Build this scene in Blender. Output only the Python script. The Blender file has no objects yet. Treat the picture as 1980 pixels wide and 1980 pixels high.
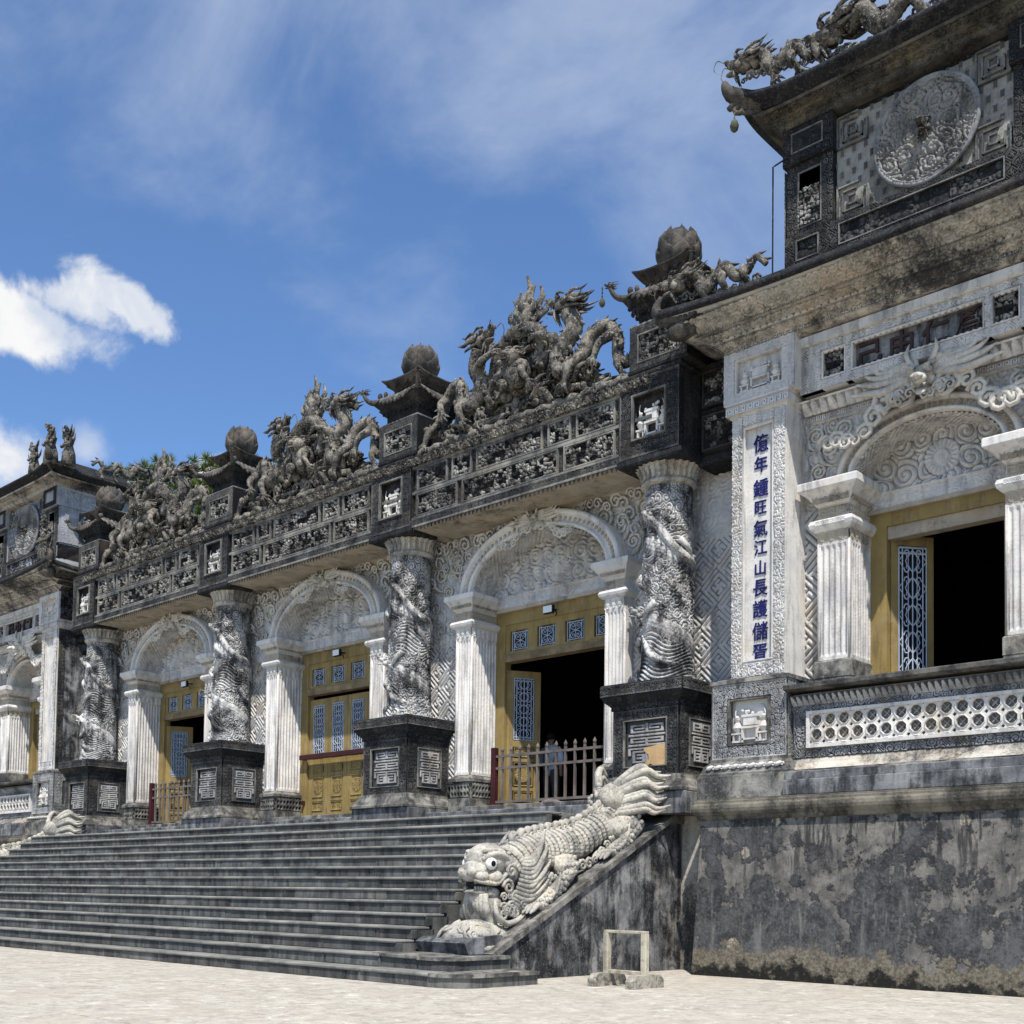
import bpy, math, random
import numpy as np
from mathutils import Vector, Matrix
R = math.radians
pi = math.pi
rng = random.Random(7)
SC = bpy.context.scene
COL = SC.collection

# ------------------------------------------------------------------ camera
FPX = 2250.0
a_, p_, r_ = R(47.24), R(2.7), 0.015
F0 = Vector((-math.cos(a_), math.sin(a_), 0)); R0 = Vector((math.sin(a_), math.cos(a_), 0)); U0 = Vector((0, 0, 1))
CF = F0 * math.cos(p_) + U0 * math.sin(p_); CU = -F0 * math.sin(p_) + U0 * math.cos(p_)
CR = R0 * math.cos(r_) + CU * math.sin(r_); CUU = -R0 * math.sin(r_) + CU * math.cos(r_)
cd = bpy.data.cameras.new('camera'); cam = bpy.data.objects.new('camera', cd); COL.objects.link(cam)
m = Matrix.Identity(4)
for i in range(3):
    m[i][0] = CR[i]; m[i][1] = CUU[i]; m[i][2] = -CF[i]
m[2][3] = 1.25
cam.matrix_world = m
cd.sensor_width = 36; cd.lens = FPX / 1980 * 36
cd.shift_y = ((1729.5 - FPX * math.tan(p_)) - 990) / 1980
cd.clip_end = 3000
SC.camera = cam

# ------------------------------------------------------------------ world and sun
SUN = Vector((1.0, -1.0, 2.24)).normalized()
el = math.asin(SUN.z)
w = bpy.data.worlds.new('World'); SC.world = w; w.use_nodes = True
nt = w.node_tree; nt.nodes.clear()
def nn(t, typ, **kw):
    n = t.nodes.new(typ)
    for k, v in kw.items():
        if k.startswith('i_'):
            k = k[2:]; k = int(k) if k.isdigit() else k
            n.inputs[k].default_value = v
        else: setattr(n, k, v)
    return n
def lk(t, a, b): t.links.new(a, b)
def mth(t, op, a, b=None, c=None, clamp=False):
    n = t.nodes.new('ShaderNodeMath'); n.operation = op; n.use_clamp = clamp
    for i, x in enumerate((a, b, c)):
        if x is None: continue
        if isinstance(x, (int, float)): n.inputs[i].default_value = x
        else: t.links.new(x, n.inputs[i])
    return n.outputs[0]
def sstep(t, x, a, b):
    n = t.nodes.new('ShaderNodeMapRange'); n.interpolation_type = 'SMOOTHSTEP'
    t.links.new(x, n.inputs[0]); n.inputs[1].default_value = a; n.inputs[2].default_value = b
    return n.outputs[0]
def mixc(t, f, a, b, mode='MIX'):
    n = t.nodes.new('ShaderNodeMix'); n.data_type = 'RGBA'; n.blend_type = mode
    if isinstance(f, (int, float)): n.inputs[0].default_value = f
    else: t.links.new(f, n.inputs[0])
    for i, x in ((6, a), (7, b)):
        if isinstance(x, tuple): n.inputs[i].default_value = (*x[:3], 1)
        else: t.links.new(x, n.inputs[i])
    return n.outputs[2]
sky = nn(nt, 'ShaderNodeTexSky', sky_type='NISHITA')
sky.sun_disc = False; sky.sun_elevation = el; sky.sun_rotation = math.atan2(SUN.x, SUN.y)
sky.air_density = 1.0; sky.dust_density = 0.6; sky.ozone_density = 2.2
tc = nn(nt, 'ShaderNodeTexCoord')
def vdot(t, src, vec):
    n = t.nodes.new('ShaderNodeVectorMath'); n.operation = 'DOT_PRODUCT'
    t.links.new(src, n.inputs[0]); n.inputs[1].default_value = vec; return n.outputs['Value']
D = tc.outputs['Generated']
def noise(t, vec, scale, detail=6, rough=.55, dist=0.0, sc=None, loc=None):
    if sc or loc:
        mp = nn(t, 'ShaderNodeMapping'); t.links.new(vec, mp.inputs[0]); vec = mp.outputs[0]
        if sc: mp.inputs['Scale'].default_value = sc
        if loc: mp.inputs['Location'].default_value = loc
    n = nn(t, 'ShaderNodeTexNoise'); t.links.new(vec, n.inputs['Vector'])
    n.inputs['Scale'].default_value = scale; n.inputs['Detail'].default_value = detail
    n.inputs['Roughness'].default_value = rough; n.inputs['Distortion'].default_value = dist
    return n.outputs['Fac']
def pdir(px, py):
    return (CF + CR * ((px - 990) / FPX) - CUU * ((py - (1729.5 - FPX * math.tan(p_))) / FPX)).normalized()
# wispy high cloud: sheets stretched along one direction of the sky
mp = nn(nt, 'ShaderNodeMapping'); lk(nt, D, mp.inputs[0]); mp.inputs['Rotation'].default_value = (0.5, 0.35, 0.9); mp.inputs['Scale'].default_value = (1.0, 2.6, 3.4)
wis = noise(nt, mp.outputs[0], 1.5, 9, .58, .5)
wis2 = noise(nt, mp.outputs[0], 5.0, 6, .6, .2)
big = noise(nt, D, 1.1, 3, .5, 0, loc=(3.3, .2, 1.0))
hi = sstep(nt, vdot(nt, D, (0, 0, 1)), .34, .72)
wf = mth(nt, 'MULTIPLY_ADD', wis2, .25, wis)
wf = mth(nt, 'MULTIPLY_ADD', big, .5, wf)
wf = mth(nt, 'MULTIPLY_ADD', hi, .30, wf)
wfac = mth(nt, 'MULTIPLY', sstep(nt, wf, .90, 1.30), .66)
# cumulus banks
def bank(px, py, rx, ry, lo, hi_, seed, rot=0.0, sc=9):
    d0 = pdir(px, py); e1 = d0.cross(Vector((0, 0, 1))).normalized(); e2 = e1.cross(d0)
    f1 = e1 * math.cos(rot) + e2 * math.sin(rot); f2 = -e1 * math.sin(rot) + e2 * math.cos(rot)
    u = mth(nt, 'DIVIDE', vdot(nt, D, f1), rx / FPX); v = mth(nt, 'DIVIDE', vdot(nt, D, f2), ry / FPX)
    rr = mth(nt, 'ADD', mth(nt, 'MULTIPLY', u, u), mth(nt, 'MULTIPLY', v, v))
    rr = mth(nt, 'SQRT', rr)
    n = noise(nt, D, sc, 10, .62, .4, loc=(seed, seed * .7, 0))
    x = mth(nt, 'MULTIPLY_ADD', n, 2.5, mth(nt, 'MULTIPLY', rr, -1.0))
    fr = sstep(nt, vdot(nt, D, d0), .2, .6)
    return mth(nt, 'MULTIPLY', sstep(nt, x, lo, hi_), fr)
cf = bank(30, 615, 165, 66, .18, .72, 1.3, -.05, 12)
cf = mth(nt, 'MAXIMUM', cf, bank(235, 578, 112, 38, .15, .68, 4.1, -.42, 14))
cf = mth(nt, 'MAXIMUM', cf, bank(140, 580, 105, 48, .18, .72, 1.3, -.1, 12))
cf = mth(nt, 'MAXIMUM', cf, bank(10, 890, 130, 70, .2, 1.2, 2.4, .1, 12))
cf = mth(nt, 'MAXIMUM', cf, bank(410, 930, 60, 40, .1, .8, 5.4, .1, 14))
cf = mth(nt, 'MAXIMUM', cf, mth(nt, 'MULTIPLY', bank(165, 870, 55, 55, .3, 1.4, 7.0, .1, 14), .5))
shade = sstep(nt, noise(nt, D, 14, 6, .6, .3, loc=(.3, .1, .12)), .3, .65)
bs = nn(nt, 'ShaderNodeBackground'); skyc = mixc(nt, 1.0, sky.outputs[0], (.77, .96, 1.18), 'MULTIPLY'); lk(nt, skyc, bs.inputs[0]); bs.inputs[1].default_value = .125
bw = nn(nt, 'ShaderNodeBackground'); bw.inputs[0].default_value = (.66, .78, 1, 1); bw.inputs[1].default_value = .66
bc = nn(nt, 'ShaderNodeBackground'); lk(nt, mixc(nt, shade, (.62, .70, .85), (1.0, 1.0, 1.0)), bc.inputs[0]); bc.inputs[1].default_value = .80
m1 = nn(nt, 'ShaderNodeMixShader'); lk(nt, wfac, m1.inputs[0]); lk(nt, bs.outputs[0], m1.inputs[1]); lk(nt, bw.outputs[0], m1.inputs[2])
m2 = nn(nt, 'ShaderNodeMixShader'); lk(nt, cf, m2.inputs[0]); lk(nt, m1.outputs[0], m2.inputs[1]); lk(nt, bc.outputs[0], m2.inputs[2])
wo = nn(nt, 'ShaderNodeOutputWorld'); lk(nt, m2.outputs[0], wo.inputs[0])
sd = bpy.data.lights.new('sun', 'SUN'); sd.energy = 5.0; sd.angle = R(.53); sd.color = (1, .955, .89)
so = bpy.data.objects.new('sun', sd); COL.objects.link(so)
so.rotation_euler = (-SUN).to_track_quat('-Z', 'Y').to_euler()
SC.view_settings.view_transform = 'Standard'; SC.view_settings.look = 'None'; SC.view_settings.exposure = 0.25; SC.view_settings.gamma = 1

# ------------------------------------------------------------------ materials
def stone(name, a, b, dark, damt=.5, dscale=1.6, och=None, oamt=.0, streak=.5, ground=None, motif=None, gl=(.25, .6), bump=.35, rnd=.15, rough=.88, dth=.5, fine=None, cell=0):
    mt = bpy.data.materials.new(name); mt.use_nodes = True; t = mt.node_tree; t.nodes.clear()
    geo = nn(t, 'ShaderNodeNewGeometry'); P = geo.outputs['Position']
    n1 = noise(t, P, 2.3, 6, .6)
    c = mixc(t, sstep(t, n1, .35, .65), a, b)
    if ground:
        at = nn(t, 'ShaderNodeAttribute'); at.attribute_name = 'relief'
        c = mixc(t, sstep(t, mth(t, 'MULTIPLY_ADD', n1, .35, mth(t, 'SUBTRACT', at.outputs['Fac'], .17)), gl[0], gl[1]), ground, c)  # low relief takes ground colour: dark carving ground, plus painted recess shade on stucco
    if och:
        n3 = noise(t, P, dscale * .8, 8, .62, .6, loc=(5.1, 2.2, 9.0))
        c = mixc(t, mth(t, 'MULTIPLY', sstep(t, n3, .5, .72), oamt), c, och)
    n2 = noise(t, P, dscale, 10, .68, .4)
    st = noise(t, P, 1.0, 7, .65, .3, sc=(6.5, 6.5, .9))
    x = mth(t, 'ADD', mth(t, 'MULTIPLY', n2, 1 - streak), mth(t, 'MULTIPLY', st, streak))
    fnz = noise(t, P, 28, 6, .65)
    x = mth(t, 'MULTIPLY_ADD', mth(t, 'SUBTRACT', fnz, .5), .22, x)
    c = mixc(t, mth(t, 'MULTIPLY', sstep(t, x, dth - .07, dth + .12), damt), c, dark)
    if fine: c = mixc(t, mth(t, 'MULTIPLY', sstep(t, fnz, .52, .66), fine[1]), c, fine[0])
    oi = nn(t, 'ShaderNodeObjectInfo')
    hs = nn(t, 'ShaderNodeHueSaturation'); lk(t, c, hs.inputs['Color'])
    lk(t, mth(t, 'MULTIPLY_ADD', oi.outputs['Random'], rnd, 1 - rnd / 2), hs.inputs['Value'])
    bp = nn(t, 'ShaderNodeBump'); bp.inputs['Strength'].default_value = bump; bp.inputs['Distance'].default_value = .02
    lk(t, mth(t, 'ADD', fnz, mth(t, 'MULTIPLY', n2, .6)), bp.inputs['Height'])
    bsdf = nn(t, 'ShaderNodeBsdfPrincipled'); lk(t, hs.outputs[0], bsdf.inputs['Base Color']); bsdf.inputs['Roughness'].default_value = rough
    bsdf.inputs['Specular IOR Level'].default_value = .12
    lk(t, bp.outputs[0], bsdf.inputs['Normal'])
    o = nn(t, 'ShaderNodeOutputMaterial'); lk(t, bsdf.outputs[0], o.inputs[0])
    return mt
BK = (.035, .036, .042)
mWall = stone('whitewashed_carving', (.66, .635, .59), (.53, .52, .51), (.14, .135, .13), .65, 1.1, (.42, .34, .24), .55, .6, ground=(.215, .215, .22), gl=(.12, .42), dth=.53)  # darker ground paints extra shade into the recesses of the carving
mWhite = stone('whitewash', (.68, .65, .60), (.56, .545, .52), (.18, .17, .17), .65, 1.2, (.45, .36, .25), .5, .65, dth=.54)
mFlute = stone('fluted_whitewash', (.70, .67, .62), (.56, .54, .52), (.16, .15, .14), .6, 1.6, (.42, .33, .23), .35, .8, dth=.53, bump=.6)
mCream = stone('cream_plaster', (.46, .40, .305), (.34, .30, .235), (.06, .055, .048), .9, 1.7, (.40, .28, .16), .5, .3, dth=.56)
mCorn = stone('stained_cornice', (.54, .49, .41), (.44, .42, .37), (.04, .04, .042), .97, .55, (.36, .25, .15), .8, .3, ground=(.13, .115, .095), gl=(.15, .5), dth=.485)
mCornL = stone('stained_light_band', (.60, .56, .48), (.50, .47, .42), (.04, .04, .042), .97, .55, (.40, .30, .19), .7, .3, ground=(.20, .19, .18), dth=.49)
mMould = stone('mossy_brown_moulding', (.20, .18, .14), (.125, .115, .095), (.022, .022, .020), .92, 1.4, (.27, .22, .14), .5, .3, dth=.47, fine=((.3, .28, .22), .2), bump=.6)
mLat = stone('lattice_whitewash', (.68, .65, .60), (.58, .56, .53), (.18, .17, .15), .6, 1.3, (.42, .34, .22), .5, .4, ground=(.17, .165, .16), gl=(.25, .7), dth=.53)  # dark ground colour imitates depth shade in the lattice openings
mEave0 = stone('blackened_sill', (.15, .145, .13), (.075, .072, .068), (.02, .02, .021), .9, 1.8, (.24, .2, .13), .4, .3, dth=.47, fine=((.3, .29, .26), .2))
mBlk = stone('black_mossy_stone', (.024, .024, .026), (.012, .012, .014), (.12, .115, .10), .38, 2.3, (.13, .11, .08), .3, .5, dth=.56, bump=.5, fine=((.17, .17, .17), .22))
mBlkCarve = stone('black_carving', (.13, .127, .12), (.045, .045, .046), (.014, .014, .016), .8, 1.9, (.16, .13, .09), .3, .3, ground=(.009, .009, .011), gl=(.35, .8), dth=.50)
mPanel = stone('inlaid_panel', (.44, .42, .38), (.11, .107, .10), (.030, .029, .029), .85, 4.2, (.28, .22, .15), .35, .1, ground=(.012, .012, .015), gl=(.48, .9), dth=.485)
mEdge = stone('worn_edge', (.27, .26, .23), (.10, .10, .10), (.035, .035, .038), .7, 2.0, (.22, .18, .11), .4, .3, dth=.50)
mSculpt = stone('weathered_sculpture', (.27, .245, .20), (.095, .086, .072), (.013, .013, .014), .97, 5.0, (.17, .14, .09), .4, .2, dth=.47, fine=((.66, .64, .58), .42), bump=.8)
mLotus = stone('lotus_stone', (.14, .125, .105), (.06, .055, .05), (.02, .02, .022), .85, 1.8, (.20, .15, .10), .3, .5, dth=.5, bump=.6)
mCol = stone('dragon_column_relief', (.66, .65, .62), (.40, .39, .38), (.022, .022, .024), .96, 1.7, (.35, .28, .2), .25, .3, ground=(.055, .055, .058), gl=(.2, .62), dth=.475, bump=.5)
mDrag = stone('pale_dragon', (.54, .505, .425), (.37, .35, .31), (.10, .098, .094), .75, 3.2, (.42, .34, .23), .4, .2, dth=.515, bump=.9, fine=((.15, .145, .135), .45))
mStep = stone('slate_step', (.15, .148, .136), (.085, .084, .080), (.024, .024, .025), .75, 2.0, (.20, .185, .14), .3, .75, dth=.49, rnd=.55, fine=((.25, .25, .24), .25))
mTread = stone('slate_tread', (.25, .245, .22), (.17, .167, .155), (.05, .05, .055), .5, 1.5, (.24, .22, .17), .3, .2, dth=.52, rnd=.3)
mPlinth = stone('grey_plinth', (.32, .305, .265), (.19, .183, .168), (.030, .030, .031), .92, 2.4, (.28, .23, .15), .5, .25, dth=.462, fine=((.42, .40, .35), .25), bump=.6)
mBlue = stone('bluish_stucco', (.27, .27, .268), (.13, .132, .138), (.022, .023, .026), .92, 2.2, (.33, .34, .35), .4, .45, dth=.475, fine=((.5, .52, .54), .12))
mFlank = stone('streaked_plaster', (.34, .335, .325), (.19, .192, .20), (.012, .013, .015), .98, 1.7, (.27, .22, .15), .6, .34, dth=.455, bump=.7, fine=((.46, .45, .43), .22))
mDkGrey = stone('grey_black_carving', (.42, .42, .41), (.26, .26, .265), (.05, .05, .054), .75, 1.7, (.26, .22, .15), .4, .3, ground=(.05, .052, .058), gl=(.3, .75), dth=.5)
mMid = stone('mid_grey_carving', (.34, .335, .325), (.22, .22, .22), (.06, .06, .062), .7, 1.2, (.26, .22, .16), .35, .4, ground=(.13, .13, .135), dth=.5)
mYel = stone('yellow_paint', (.31, .225, .085), (.25, .18, .072), (.11, .08, .045), .55, 2.0, (.36, .29, .17), .5, .8, dth=.53, bump=.15, rough=.6, rnd=.08)
mTimber = stone('worn_timber', (.30, .23, .13), (.22, .165, .095), (.09, .065, .045), .6, 2.5, None, 0, .3, dth=.5, bump=.3, rnd=.1)
mIron = stone('pale_blue_ironwork', (.44, .49, .56), (.38, .43, .50), (.16, .18, .22), .3, 3.0, rnd=.05, rough=.5, bump=.1)
mRed = stone('maroon_paint', (.060, .018, .020), (.042, .014, .016), (.05, .02, .02), .5, 3.0, rnd=.05, rough=.5, bump=.1)
mRail = stone('brown_grey_rail', (.19, .165, .145), (.13, .11, .10), (.06, .05, .045), .5, 3.0, rnd=.06, rough=.55, bump=.15)
mDark = stone('interior_shade_black', (.008, .008, .010), (.006, .006, .008), (.004, .004, .004), .5)  # near-black colour stands in for the lack of light indoors
mChar = stone('maroon_lettering', (.060, .042, .042), (.045, .032, .032), (.03, .02, .02), .5, 3.0, rnd=.05)
mInk = stone('blue_ink', (.018, .020, .13), (.014, .014, .09), (.01, .01, .03), .4, 3.0, rnd=.05, rough=.4, bump=.05)
mOrange = stone('bare_render', (.62, .42, .20), (.50, .33, .17), (.25, .17, .10), .4, 4.0)
mTile = stone('clay_roof_tile', (.17, .155, .13), (.085, .08, .075), (.03, .03, .032), .8, 3.0, (.24, .20, .15), .4, .2, dth=.5, rnd=.4)
mShirt = stone('grey_cloth', (.62, .66, .74), (.5, .54, .6), (.2, .2, .22), .2, rnd=0)
mTrous = stone('dark_cloth', (.10, .09, .085), (.08, .07, .07), (.05, .05, .05), .2, rnd=0)
mSkin = stone('skin', (.36, .22, .15), (.33, .20, .14), (.3, .2, .1), .1, rnd=0)
mHair = stone('hair', (.02, .018, .016), (.02, .018, .016), (.01, .01, .01), .1, rnd=0)
mConc = stone('pale_concrete', (.40, .37, .30), (.30, .28, .235), (.06, .055, .05), .85, 9.0, (.35, .32, .2), .3, .3, dth=.5)
mPaint = stone('chipped_white_paint', (.52, .48, .38), (.44, .40, .31), (.16, .14, .10), .7, 9.0, rnd=.05, dth=.50)
mLeaf = stone('pine_needles', (.10, .14, .035), (.055, .09, .02), (.16, .19, .05), .5, .9, rnd=.1, bump=0)
mBark = stone('pine_bark', (.12, .08, .05), (.08, .06, .04), (.04, .03, .03), .5, 4.0)
mEyeW = stone('painted_eye_white', (.75, .74, .70), (.70, .69, .66), (.4, .4, .4), .2, rough=.3, rnd=0, bump=0)
mEyeB = stone('painted_pupil', (.008, .008, .008), (.008, .008, .008), (.01, .01, .01), .2, rough=.2, rnd=0, bump=0)

def glassmat():
    mt = bpy.data.materials.new('dark_glass'); mt.use_nodes = True; b = mt.node_tree.nodes['Principled BSDF']
    b.inputs['Base Color'].default_value = (.010, .012, .022, 1); b.inputs['Roughness'].default_value = .12; return mt
mGlass = glassmat()
def lampmat():
    mt = bpy.data.materials.new('lamp_lens'); mt.use_nodes = True; b = mt.node_tree.nodes['Principled BSDF']
    b.inputs['Base Color'].default_value = (.72, .74, .76, 1); b.inputs['Roughness'].default_value = .2; return mt
mLens = lampmat()

def plaza_mat():
    mt = bpy.data.materials.new('sun_bleached_paving'); mt.use_nodes = True; t = mt.node_tree; t.nodes.clear()
    geo = nn(t, 'ShaderNodeNewGeometry'); mpp = nn(t, 'ShaderNodeMapping'); lk(t, geo.outputs['Position'], mpp.inputs[0]); mpp.inputs['Rotation'].default_value = (.6, .45, .8); mpp.inputs['Location'].default_value = (3.3, 1.7, 5.13); P = mpp.outputs[0]
    oi = nn(t, 'ShaderNodeObjectInfo'); at = nn(t, 'ShaderNodeAttribute'); at.attribute_name = 'relief'
    r_ = mth(t, 'FRACT', mth(t, 'ADD', oi.outputs['Random'], at.outputs['Fac']))
    c = mixc(t, sstep(t, r_, .0, 1.0), (.44, .41, .345), (.50, .465, .395))
    n1 = noise(t, P, 1.6, 10, .75, .8)
    c = mixc(t, mth(t, 'MULTIPLY', sstep(t, n1, .45, .62), .7), c, (.38, .34, .29))
    n2 = noise(t, P, 6, 10, .75, .6)
    c = mixc(t, mth(t, 'MULTIPLY', sstep(t, n2, .47, .60), .72), c, (.29, .255, .215))
    n3 = noise(t, P, 4.3, 10, .72, .5, loc=(3, 1, .4))
    c = mixc(t, mth(t, 'MULTIPLY', sstep(t, n3, .54, .66), .75), c, (.66, .63, .55))
    n4 = noise(t, P, 40, 4, .6)
    c = mixc(t, mth(t, 'MULTIPLY', sstep(t, n4, .54, .66), .5), c, (.26, .235, .20))
    nb = noise(t, P, .55, 5, .6); c = mixc(t, mth(t, 'MULTIPLY', sstep(t, nb, .48, .62), .35), c, (.42, .37, .30))
    bp = nn(t, 'ShaderNodeBump'); bp.inputs['Strength'].default_value = .35; bp.inputs['Distance'].default_value = .02
    lk(t, mth(t, 'ADD', n2, n4), bp.inputs['Height'])
    b = nn(t, 'ShaderNodeBsdfPrincipled'); lk(t, c, b.inputs['Base Color']); b.inputs['Roughness'].default_value = .85; b.inputs['Specular IOR Level'].default_value = .1; lk(t, bp.outputs[0], b.inputs['Normal'])
    o = nn(t, 'ShaderNodeOutputMaterial'); lk(t, b.outputs[0], o.inputs[0]); return mt
mPlaza = plaza_mat()

def basewall_mat():
    mt = bpy.data.materials.new('peeling_plaster'); mt.use_nodes = True; t = mt.node_tree; t.nodes.clear()
    geo = nn(t, 'ShaderNodeNewGeometry'); P = geo.outputs['Position']
    sep = nn(t, 'ShaderNodeSeparateXYZ'); lk(t, P, sep.inputs[0]); Z = sep.outputs[2]
    nA = noise(t, P, 1.3, 9, .62, .3); nB = noise(t, P, 4.0, 9, .7, .2, loc=(2, 7, 1)); nF = noise(t, P, 22, 8, .7); nS = noise(t, P, 1, 8, .65, .2, sc=(9, 9, 1.2))
    c = mixc(t, sstep(t, mth(t, 'ADD', mth(t, 'MULTIPLY', nB, .6), mth(t, 'MULTIPLY', nF, .4)), .38, .62), (.030, .031, .034), (.105, .104, .102))
    c = mixc(t, mth(t, 'MULTIPLY', sstep(t, nS, .5, .72), .55), c, (.22, .215, .20))
    # old render showing where the dark coat has come away; more of it in the upper half
    zb = mth(t, 'MULTIPLY', sstep(t, Z, .9, 2.1), .13)
    zb = mth(t, 'SUBTRACT', zb, .055)
    ex = mth(t, 'ADD', mth(t, 'ADD', nA, zb), mth(t, 'MULTIPLY', mth(t, 'SUBTRACT', nB, .5), .35))
    ex = mth(t, 'MULTIPLY_ADD', mth(t, 'SUBTRACT', nF, .5), .10, ex)
    patch = mth(t, 'MULTIPLY', sstep(t, ex, .515, .56), sstep(t, mth(t, 'ADD', nB, mth(t, 'MULTIPLY', nF, .5)), .48, .72))
    beige = mixc(t, sstep(t, noise(t, P, 3.0, 9, .7, 0, loc=(9, 3, 3)), .35, .65), (.25, .232, .20), (.085, .082, .076))
    beige = mixc(t, mth(t, 'MULTIPLY', sstep(t, nF, .44, .62), .55), beige, (.10, .095, .09))
    beige = mixc(t, mth(t, 'MULTIPLY', sstep(t, nS, .48, .62), .5), beige, (.13, .125, .12))
    c = mixc(t, mth(t, 'MULTIPLY', patch, .9), c, beige)
    rim = mth(t, 'MULTIPLY', sstep(t, ex, .505, .53), mth(t, 'SUBTRACT', 1.0, patch))
    c = mixc(t, mth(t, 'MULTIPLY', rim, .5), c, (.03, .03, .035))
    vo = nn(t, 'ShaderNodeTexVoronoi'); lk(t, P, vo.inputs['Vector']); vo.inputs['Scale'].default_value = 1.35
    sp = mth(t, 'ADD', vo.outputs['Distance'], mth(t, 'MULTIPLY', mth(t, 'SUBTRACT', nB, .5), .35))
    sc2 = nn(t, 'ShaderNodeSeparateColor'); lk(t, vo.outputs['Color'], sc2.inputs[0])
    gate = sstep(t, sc2.outputs[0], .50, .52)
    spot = mth(t, 'MULTIPLY', mth(t, 'SUBTRACT', 1.0, sstep(t, sp, .13, .15)), gate)
    c = mixc(t, spot, c, (.36, .32, .25))
    dr = mth(t, 'MULTIPLY', sstep(t, nS, .50, .60), sstep(t, mth(t, 'ADD', Z, mth(t, 'MULTIPLY', nA, 1.2)), 1.6, 2.9)); c = mixc(t, mth(t, 'MULTIPLY', dr, .8), c, (.022, .022, .024))
    # damp foot
    zf = mth(t, 'MULTIPLY_ADD', mth(t, 'SUBTRACT', nB, .5), 1.1, Z)
    zf = mth(t, 'MULTIPLY_ADD', mth(t, 'SUBTRACT', nA, .5), .8, zf)
    c = mixc(t, mth(t, 'SUBTRACT', 1.0, sstep(t, zf, .38, .46)), c, mixc(t, sstep(t, nF, .4, .6), (.10, .085, .062), (.185, .165, .13)))
    c = mixc(t, mth(t, 'SUBTRACT', 1.0, sstep(t, zf, .05, .22)), c, (.018, .018, .016))
    c = mixc(t, mth(t, 'MULTIPLY', sstep(t, nF, .56, .72), .22), c, (.34, .33, .31))
    hgt = mth(t, 'ADD', mth(t, 'MULTIPLY', patch, -1.0), mth(t, 'MULTIPLY', nF, .45))
    bp = nn(t, 'ShaderNodeBump'); bp.inputs['Strength'].default_value = .8; bp.inputs['Distance'].default_value = .015; lk(t, hgt, bp.inputs['Height'])
    b = nn(t, 'ShaderNodeBsdfPrincipled'); lk(t, c, b.inputs['Base Color']); b.inputs['Roughness'].default_value = .9; b.inputs['Specular IOR Level'].default_value = .08; lk(t, bp.outputs[0], b.inputs['Normal'])
    o = nn(t, 'ShaderNodeOutputMaterial'); lk(t, b.outputs[0], o.inputs[0]); return mt
mBase = basewall_mat()

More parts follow.
